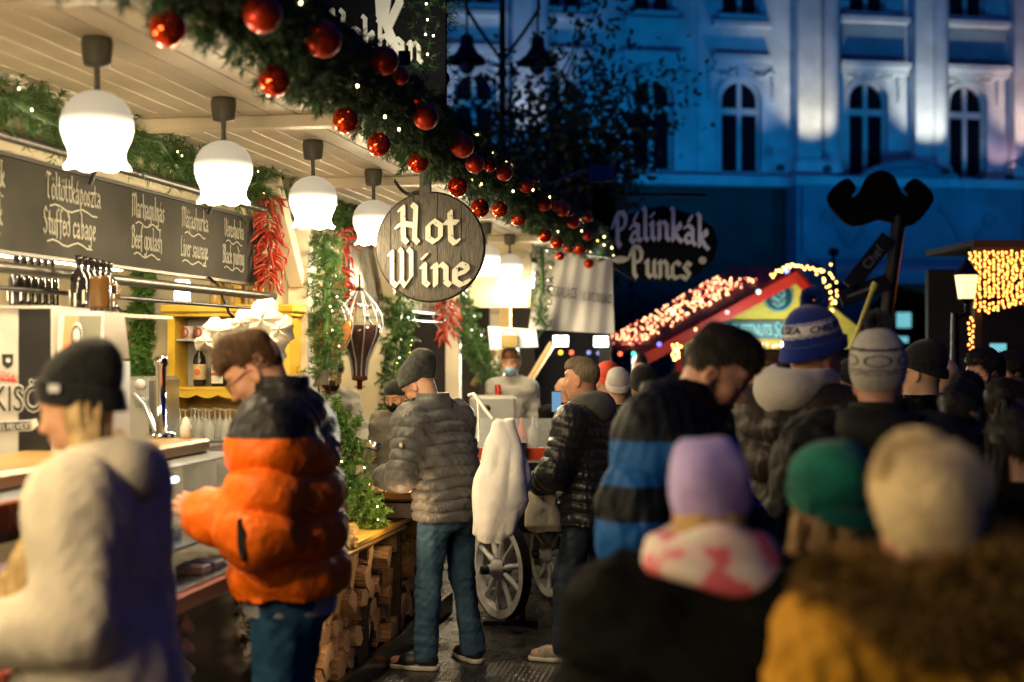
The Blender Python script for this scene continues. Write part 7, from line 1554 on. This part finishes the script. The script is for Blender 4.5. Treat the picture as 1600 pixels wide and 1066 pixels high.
b_ = beanie(p, P_, crm, tall=.02, cuff=.0, low=-.075, scale=1.07, lump=.010, back=-.3, h=.008, name='hat'); blades_on(b_,crm,14000,.009,.0014,'pile',None,1.8)
pm_ = pompom(b_, p.H((-.025,-.015,.118)), .078, crm, 12000)
# ---- chelsea-blue bobble hat man
w = at0(1262,5.25)
P_ = person('person in blue bobble hat with white lettered band and grey hood, turned right', w, -58, 1.055)
p = Pose(lean=.0, head=(10,0,0), wide=1.05); body(p, P_, base=(.34,.16,.09), fine=True, hands=False)
jacket(p, P_, M('puffer_brown',(.016,.011,.008),spec=.15,rough=.5,var=.15,bump=.3,bs=40), hem=.78, fat=.07, sp=.14, amp=.017, collar=.05, collar_r=.10, h=.008, wr=.014, seed=14, shrug=.02)
hood(p, P_, M('fleece_light',(.36,.33,.29),spec=.15,rough=.95,bump=.3,bs=60,sheen=.4), 1.12, dy=.02, dz=.05); trousers(p, P_, dkt, h=.014); shoes(p, P_, shoe_b, sole_d, .01)
RhC,hcC = p.Rh.copy(),p.hc.copy()
def blue_hat_col(P):
    q = (P-hcC)@RhC; zz = q[:,2]-(.012+q[:,1]*.42)-.026; C_ = np.tile(np.array((.006,.02,.16)),(len(P),1)); 
    C_[(zz > .066)&(zz < .102)] = (.60,.57,.54); C_[((zz > .058)&(zz < .062))|((zz > .106)&(zz < .110))] = (.5,.48,.5); return C_
kb = M('knit_royal',(.1,.1,.1),spec=.15,rough=.9,var=.1,vs=60,attr='Col',bump=.4,bs=140,sheen=.3); kb2 = knit('knit_royal_plain',(.005,.018,.15),(.008,.026,.2),300)
b_ = beanie(p, P_, kb, tall=.035, cuff=.0, scale=1.02, lump=.002, col=blue_hat_col, h=.0042)
S = SDF(p.hc-.2,p.hc+.2,.005); c_ = p.hc
def ring(X,Y,Z):
    q = [p.Rh[0,i]*(X-c_[0])+p.Rh[1,i]*(Y-c_[1])+p.Rh[2,i]*(Z-c_[2]) for i in range(3)]; zz = q[2]-(.012+q[1]*.42)
    e = np.sqrt((q[0]/.0925)**2+((q[1]+.012)/.1125)**2); return np.maximum(np.abs(e-1)*.098-.008,np.abs(zz-.026)-.026)
S.put(ring,p.hc-.2,p.hc+.2,.001); sdf_obj(S,'beanie_cuff',kb2,b_)
pompom(b_, p.H((0,-.035,.200)), .054, M('pom_navy',(.02,.05,.28),spec=.15,rough=.9,var=.2), 3000)
def wrap_text(parent, txt, size, mat, zc, ang0, rad=(.094,.114), top=0.):
    c = bpy.data.curves.new('t','FONT'); c.body = txt; c.size = size; c.extrude = .0012; c.align_x = 'CENTER'; c.offset = .0008
    o = bpy.data.objects.new('t', c); COL.objects.link(o); bpy.context.view_layer.update(); me = bpy.data.meshes.new_from_object(o.evaluated_get(bpy.context.evaluated_depsgraph_get())); bpy.data.objects.remove(o); me.name = 'lettering'
    for v in me.vertices:
        x,y,z = v.co; a = ang0-x/.105; yy = -.012+.11*math.cos(a); zz = .012+yy*.42+zc+.026+y
        o_ = Vector(tuple(p.H((0,-.012,zz)))); d_ = Vector(tuple(p.Rh@np.array([math.sin(a),math.cos(a),0]))); h_,n_,_,_ = BV.ray_cast(o_+d_*.3,-d_)
        v.co = (h_ if h_ else o_+d_*.1)+d_*(.0022+z)
    link('lettering', me, mat, parent)
from mathutils.bvhtree import BVHTree
BV = BVHTree.FromPolygons([v.co.copy() for v in b_.data.vertices],[tuple(f.vertices) for f in b_.data.polygons])
for a_ in (16,106,196,286): wrap_text(b_, 'CHELSEA', .034, M('ink_navy',(.006,.01,.07),.8,var=0), .072, R(a_))
ct = p.H((.070,.074,.066)); g = G(); g.lathe([(.0,0),(.018,0),(.018,.003),(0,.003)],(0,0,0),20,axis=(.7,.75,0)); g.build('crest', M('crest_navy',(.02,.04,.2),.6,var=0), b_, tuple(ct)); g = G(); g.lathe([(.012,.003),(.0145,.003),(.0145,.005),(.012,.005)],(0,0,0),20,axis=(.7,.75,0)); g.lathe([(.0,.003),(.006,.003),(.006,.0055),(0,.0055)],(0,0,0),8,axis=(.7,.75,0)); g.build('crest_ring', M('crest_pale',(.35,.45,.65),.6,var=0), b_, tuple(ct))
# ---- patterned bobble hat
w = at0(1372,4.9)
P_ = person('person in pale grey bobble hat with dark ring pattern and dark coat, from behind', w, -14, 1.0)
p = Pose(lean=.02, head=(4,0,0), wide=1.12); body(p, P_, fine=False, hands=False)
jacket(p, P_, M('coat_olive',(.014,.014,.011),spec=.15,rough=.65,var=.2,bump=.3,bs=30), hem=.6, fat=.075, sp=.2, amp=.012, collar=.10, h=.010, wr=.02, seed=17); trousers(p, P_, dkt, h=.014); shoes(p, P_, shoe_b, sole_d, .01)
hood(p, P_, M('coat_olive',(0,0,0)), 1.15, dz=.0)
RhB,hcB = p.Rh.copy(),p.hc.copy()
def pat_col(P):
    q = (P-hcB)@RhB; zz = q[:,2]-(.012-.03+q[:,1]*.17)-.022; a = np.arctan2(q[:,0],-q[:,1]); C_ = np.tile(np.array((.40,.37,.31)),(len(P),1)); dk = (.02,.018,.03)
    C_[(zz>.118)&(zz<.128)] = dk; C_[(zz>.050)&(zz<.055)] = dk; C_[(zz>.040)&(zz<.0435)] = dk
    u = ((a/(.9))+.5)%1-.5; el = (u/.42)**2+((zz-.085)/.020)**2; C_[(el<1.0)&(el>.62)&(zz>.056)] = dk; C_[(zz<.036)&(zz>.034)]=(.2,.18,.16); return C_
b_ = beanie(p, P_, M('knit_pattern',(.1,.1,.1),spec=.15,rough=.9,var=.1,vs=60,attr='Col',bump=.4,bs=120,sheen=.3), tall=.040, cuff=.0, low=-.03, back=-.25, scale=1.06, lump=.002, col=pat_col, h=.0042)
pompom(b_, p.H((0,-.03,.205)), .052, M('pom_black',(.07,.07,.08),spec=.15,rough=.9,var=.3), 3000)
# ---- black beanie, glasses, mask (right)
P_ = person('person in a black beanie and glasses with a pale mask pulled down, turned left', at0(1447,6.9), 52, 1.0)
p = Pose(head=(4,0,0), wide=1.1); body(p, P_, base=(.45,.27,.16), hands=False); jacket(p, P_, coat_blk, hem=.6, fat=.06, sp=0, collar=.06, h=.011, wr=.02); trousers(p, P_, dkt, h=.014); shoes(p, P_, shoe_b, sole_d, .01)
beanie(p, P_, bk_, tall=.015, cuff=.05, h=.007); glasses(p, P_, M('metal_rim',(.3,.25,.15),.3,.9)); S = SDF(p.hc-.2,p.hc+.2,.006); S.ell(p.H((0,.05,-.12)),(.055,.05,.03),.02,rot=p.Rh); sdf_obj(S,'lowered_mask',M('mask_pale',(.45,.6,.62),.8),P_)
# ---- sellers
def simple(label, px, Y, face, sc, head, kit, jm, hz=True, base=(.45,.25,.16), **k):
    P_ = person(label, at0(px,Y), face, sc); p = Pose(head=head, wide=k.pop('wide',1.)); body(p, P_, base=base, hands=hz, fine=hz)
    jacket(p, P_, jm, h=.011, **k); trousers(p, P_, dkt, h=.016); shoes(p, P_, shoe_b, sole_d, .012)
    for f in kit: f(p, P_)
    return P_, p
whc = M('white_jacket',(.26,.25,.23),.8,var=.08,bump=.3,bs=30); maskk = M('mask_black',(0,0,0)); maskb = M('mask_blue',(.25,.42,.55),.8)
hdk = hb_; hbr = hm
S1 = simple('seller in a white jacket and blue mask standing behind the food cart', 800, 13.1, 168, 1.0, (14,0,0), [lambda p,P: short_hair(p,P,hair_mat('hair_auburn',(.08,.035,.015),(.2,.1,.05)),.02,2500,top=.01), lambda p,P: face_mask(p,P,maskb)], whc, hz=False, wide=.88, sp=0, collar=.03, fat=.005, hem=.85, wr=.014)
g = G(); g.tube([(.10,.16,1.42),(.08,.19,1.2),(.07,.18,1.0)],.028,8); g.build('scarf', M('tinsel_red',(.45,.03,.015),.25,.5,var=.4,vs=80), S1[0])
w = at0(512,10.55)
P_ = person('seller in a black mask and white jacket holding a ladle behind the wine dispensers', w, -138, .97)
p = Pose(head=(28,-10,0), el={1:(.29,.14,1.13),-1:(-.26,.1,1.12)}, wr={1:(.24,.40,1.20),-1:(-.15,.3,1.0)}, hd={1:(.1,1,-.1),-1:(0,1,0)}, hn={1:(-.4,0,-1),-1:(1,0,0)}, curl={1:1.1,-1:.6})
body(p, P_, base=(.55,.30,.17)); jacket(p, P_, whc, hem=.85, fat=.03, sp=0, collar=.02, h=.010, wr=.012); trousers(p, P_, dkt, h=.016); shoes(p, P_, shoe_b, sole_d, .012); face_mask(p, P_, maskk); short_hair(p, P_, hbr, .02, 2500, top=.01)
Mw = Matrix.Translation((w.x,w.y,0)) @ Matrix.Rotation(R(-138),4,'Z') @ Matrix.Scale(.97,4)
hw_ = Mw @ Vector(tuple(p.wr[1]+np.array([.0,.07,-.02])))
t = thing('ladle','steel ladle cup hanging from the hand of the masked seller above the copper pan','ladle', hw_, 0); g = G(); d = at(592,700,hw_.y-.25)-hw_; g.tube([(0,0,0),d*.35,d*.72],.005,6); g.build('handle', M('chrome',(0,0,0)), t); g = G(); g.lathe([(0,0),(.032,0),(.032,.13),(.030,.13),(.030,.005),(0,.005)],tuple(d*1.0),16,axis=tuple(-d+Vector((0,0,0))) ); g.build('cup', M('chrome',(0,0,0)), t)
P_ = person('second masked seller bending behind the leafy garland left of the knitted hat', at0(624,10.3), 150, .87); p = Pose(lean=.02, head=(22,10,0)); body(p, P_, base=(.55,.30,.17)); jacket(p, P_, M('coat_taupe',(.12,.11,.09),.8), hem=.85, fat=.02, sp=0, collar=.02, h=.010, wr=.012); trousers(p, P_, dkt, h=.016); shoes(p, P_, shoe_b, sole_d, .012); face_mask(p, P_, maskk); beanie(p, P_, bk_, cuff=.0, h=.008)
# ---- crowd: a few built kinds, copied with their parts
def kind_person(headgear, jm, jopt, head=(4,0,0), fem=False, base=(.4,.22,.14), extra=()):
    P_ = person('x', (0,0,0), 0); p = Pose(head=head, wide=1.05); body(p, P_, fine=False, fem=fem, hands=False, base=base); jacket(p, P_, jm, h=.012, **jopt); trousers(p, P_, dkt, h=.018); shoes(p, P_, shoe_b, sole_d, .012)
    headgear(p, P_)
    for f in extra: f(p, P_)
    return P_
def tree_of(o): return [c for c in COL.objects if c.parent == o]
def copy_tree(o, parent=None):
    c = o.copy(); COL.objects.link(c); c.parent = parent
    for ch in tree_of(o): copy_tree(ch, c)
    return c
dcoat = M('coat_dark',(0,0,0)); jo_ = dict(hem=.6, fat=.05, sp=0, collar=.05, wr=.02)
K = {
 'shorthair': kind_person(lambda p,P: short_hair(p,P,hb_,.02,2200,top=.012), dcoat, jo_),
 'beanie': kind_person(lambda p,P: beanie(p,P,bk_,tall=.02,cuff=.05,h=.008), dcoat, jo_),
 'longhair': kind_person(lambda p,P: (short_hair(p,P,hb_,.03,1500,vol=1.04), long_hair(p,P,hb_,[[p.H((s_*.075,-.03,.02)),p.H((s_*.085,-.03,-.08)),(s_*.12,-.04,1.38),(s_*.12,-.03,1.2)] for s_ in (-1,0,1)],.04,34,wd=.003)), coat_blk, jo_, fem=True),
 'beard': kind_person(lambda p,P: (short_hair(p,P,hb_,.02,2200,top=.015), beard(p,P,hb_,800)), coat_blk, jo_),
 'bald': kind_person(lambda p,P: None, dcoat, jo_, base=(.42,.24,.16)),
}
used = set()
def crowd(kind, px, pytop, Y, face, label, mats=None, z=1.0, kitcol=None):
    o = K[kind]
    if kind in used: o = copy_tree(o)
    used.add(kind); v = at(px,pytop,Y); h = {'beanie':1.80,'shorthair':1.775,'longhair':1.765,'beard':1.78,'bald':1.755}[kind]
    o.location = (v.x,v.y,0); o.rotation_euler = (0,0,R(face)); s_ = v.z/h; o.scale = (s_,)*3; o['label'] = label
    if mats:
        for ch in tree_of(o):
            for nm,m_ in mats.items():
                if ch.name.split('.')[0] == nm:
                    for q in [ch]+tree_of(ch):
                        for sl in q.material_slots: sl.link = 'OBJECT'; sl.material = m_
    return o
wk = M('knit_white',(.50,.48,.46),spec=.15,rough=.9,bump=.4,bs=120); rk_ = M('cap_red',(.55,.06,.03),.8,var=.2); hbl = hair_mat('hair_darkblond',(.10,.055,.02),(.26,.16,.06)); hgr = hair_mat('hair_grey',(.2,.2,.2),(.4,.4,.4)); ycoat = M('coat_yellow',(.45,.25,.02),spec=.15,rough=.7); gcoat = M('coat_grey',(.09,.09,.10),spec=.15,rough=.8)
CR = [
 ('beanie',950,564,10.5,20,'person in a red cap with white marks behind the grey haired man',{'beanie':rk_}),
 ('beanie',966,574,9.8,0,'person in a pale white beanie right of the red cap',{'beanie':wk}),
 ('beanie',1006,570,9.0,10,'person in a black beanie with fair hair left of the bearded man',None),
 ('bald',1000,566,12.0,0,'bald person behind the black beanie left of the bearded man',None),
 ('shorthair',1000,553,15.0,0,'distant dark haired person under the coloured bulbs',None),
 ('longhair',1162,600,6.7,-40,'person with long golden brown hair seen from behind, right of the bearded man',{'hair':hbl,'hair_strands':hbl}),
 ('longhair',1180,574,8.6,178,'dark haired person facing the camera between the bearded man and the blue hat',None),
 ('shorthair',1213,549,8.3,75,'person with short hair, glasses and yellow jacket left of the blue hat',{'jacket':ycoat,'hair':hbr}),
 ('shorthair',1166,545,12.5,20,'dark haired person under the chestnut name board',None),
 ('shorthair',1100,556,13.5,0,'person hidden behind the bearded head',None),
 ('bald',1482,562,9.5,15,'bald person in dark clothes right of the masked man in a beanie',None),
 ('beard',1546,543,7.6,70,'dark haired bearded person looking left beside the gold light strand',None),
 ('beard',1586,548,8.3,60,'second bearded person at the right edge',None),
 ('longhair',1512,580,7.0,-10,'long haired person seen from behind in the dark right crowd',None),
 ('longhair',1568,590,6.2,-95,'long haired person smiling in profile at the far right',None),
 ('shorthair',1425,560,9.0,0,'dark haired person between the two beanies at the right',None),
 ('beanie',1330,560,9.5,30,'person in a dark beanie behind the two bobble hats',None),
 ('shorthair',1505,600,5.2,0,'dark haired person in a black coat right of the beanie man',None),
 ('longhair',1590,640,4.4,10,'person with long dark hair at the right picture edge',None),
 ('bald',884,590,11.6,40,'person in a black coat holding up a phone behind the grey haired man',{'jacket':coat_blk}),
 ('longhair',1065,600,9.5,-20,'person with long dark hair behind the blue striped sleeve',None),
 ('beanie',1120,590,8.0,10,'person in a dark beanie behind the bearded man',None),
 ('shorthair',1280,575,8.8,0,'person in dark clothes behind the blue bobble hat',None),
]
CR.sort(key=lambda a: a[6] is not None)
for a in CR: crowd(*a)
t = thing('glasses','thin dark glasses of the yellow jacket person','glasses',(0,0,0),0); bpy.data.objects.remove(t)
t = thing('phone','lit phone held up behind the grey haired person','phone', at(869,628,9.3), R(20)); g = G(); g.box((-.035,.035),(-.004,.004),(-.07,.07),.003); g.build('case', blk, t); g = G(); g.box((-.031,.031),(-.0065,-.0048),(-.064,.064)); g.build('screen', M('phone_screen',(.1,.2,.3),.3,emit=(.15,.35,.6),es=.8,vs=30), t)
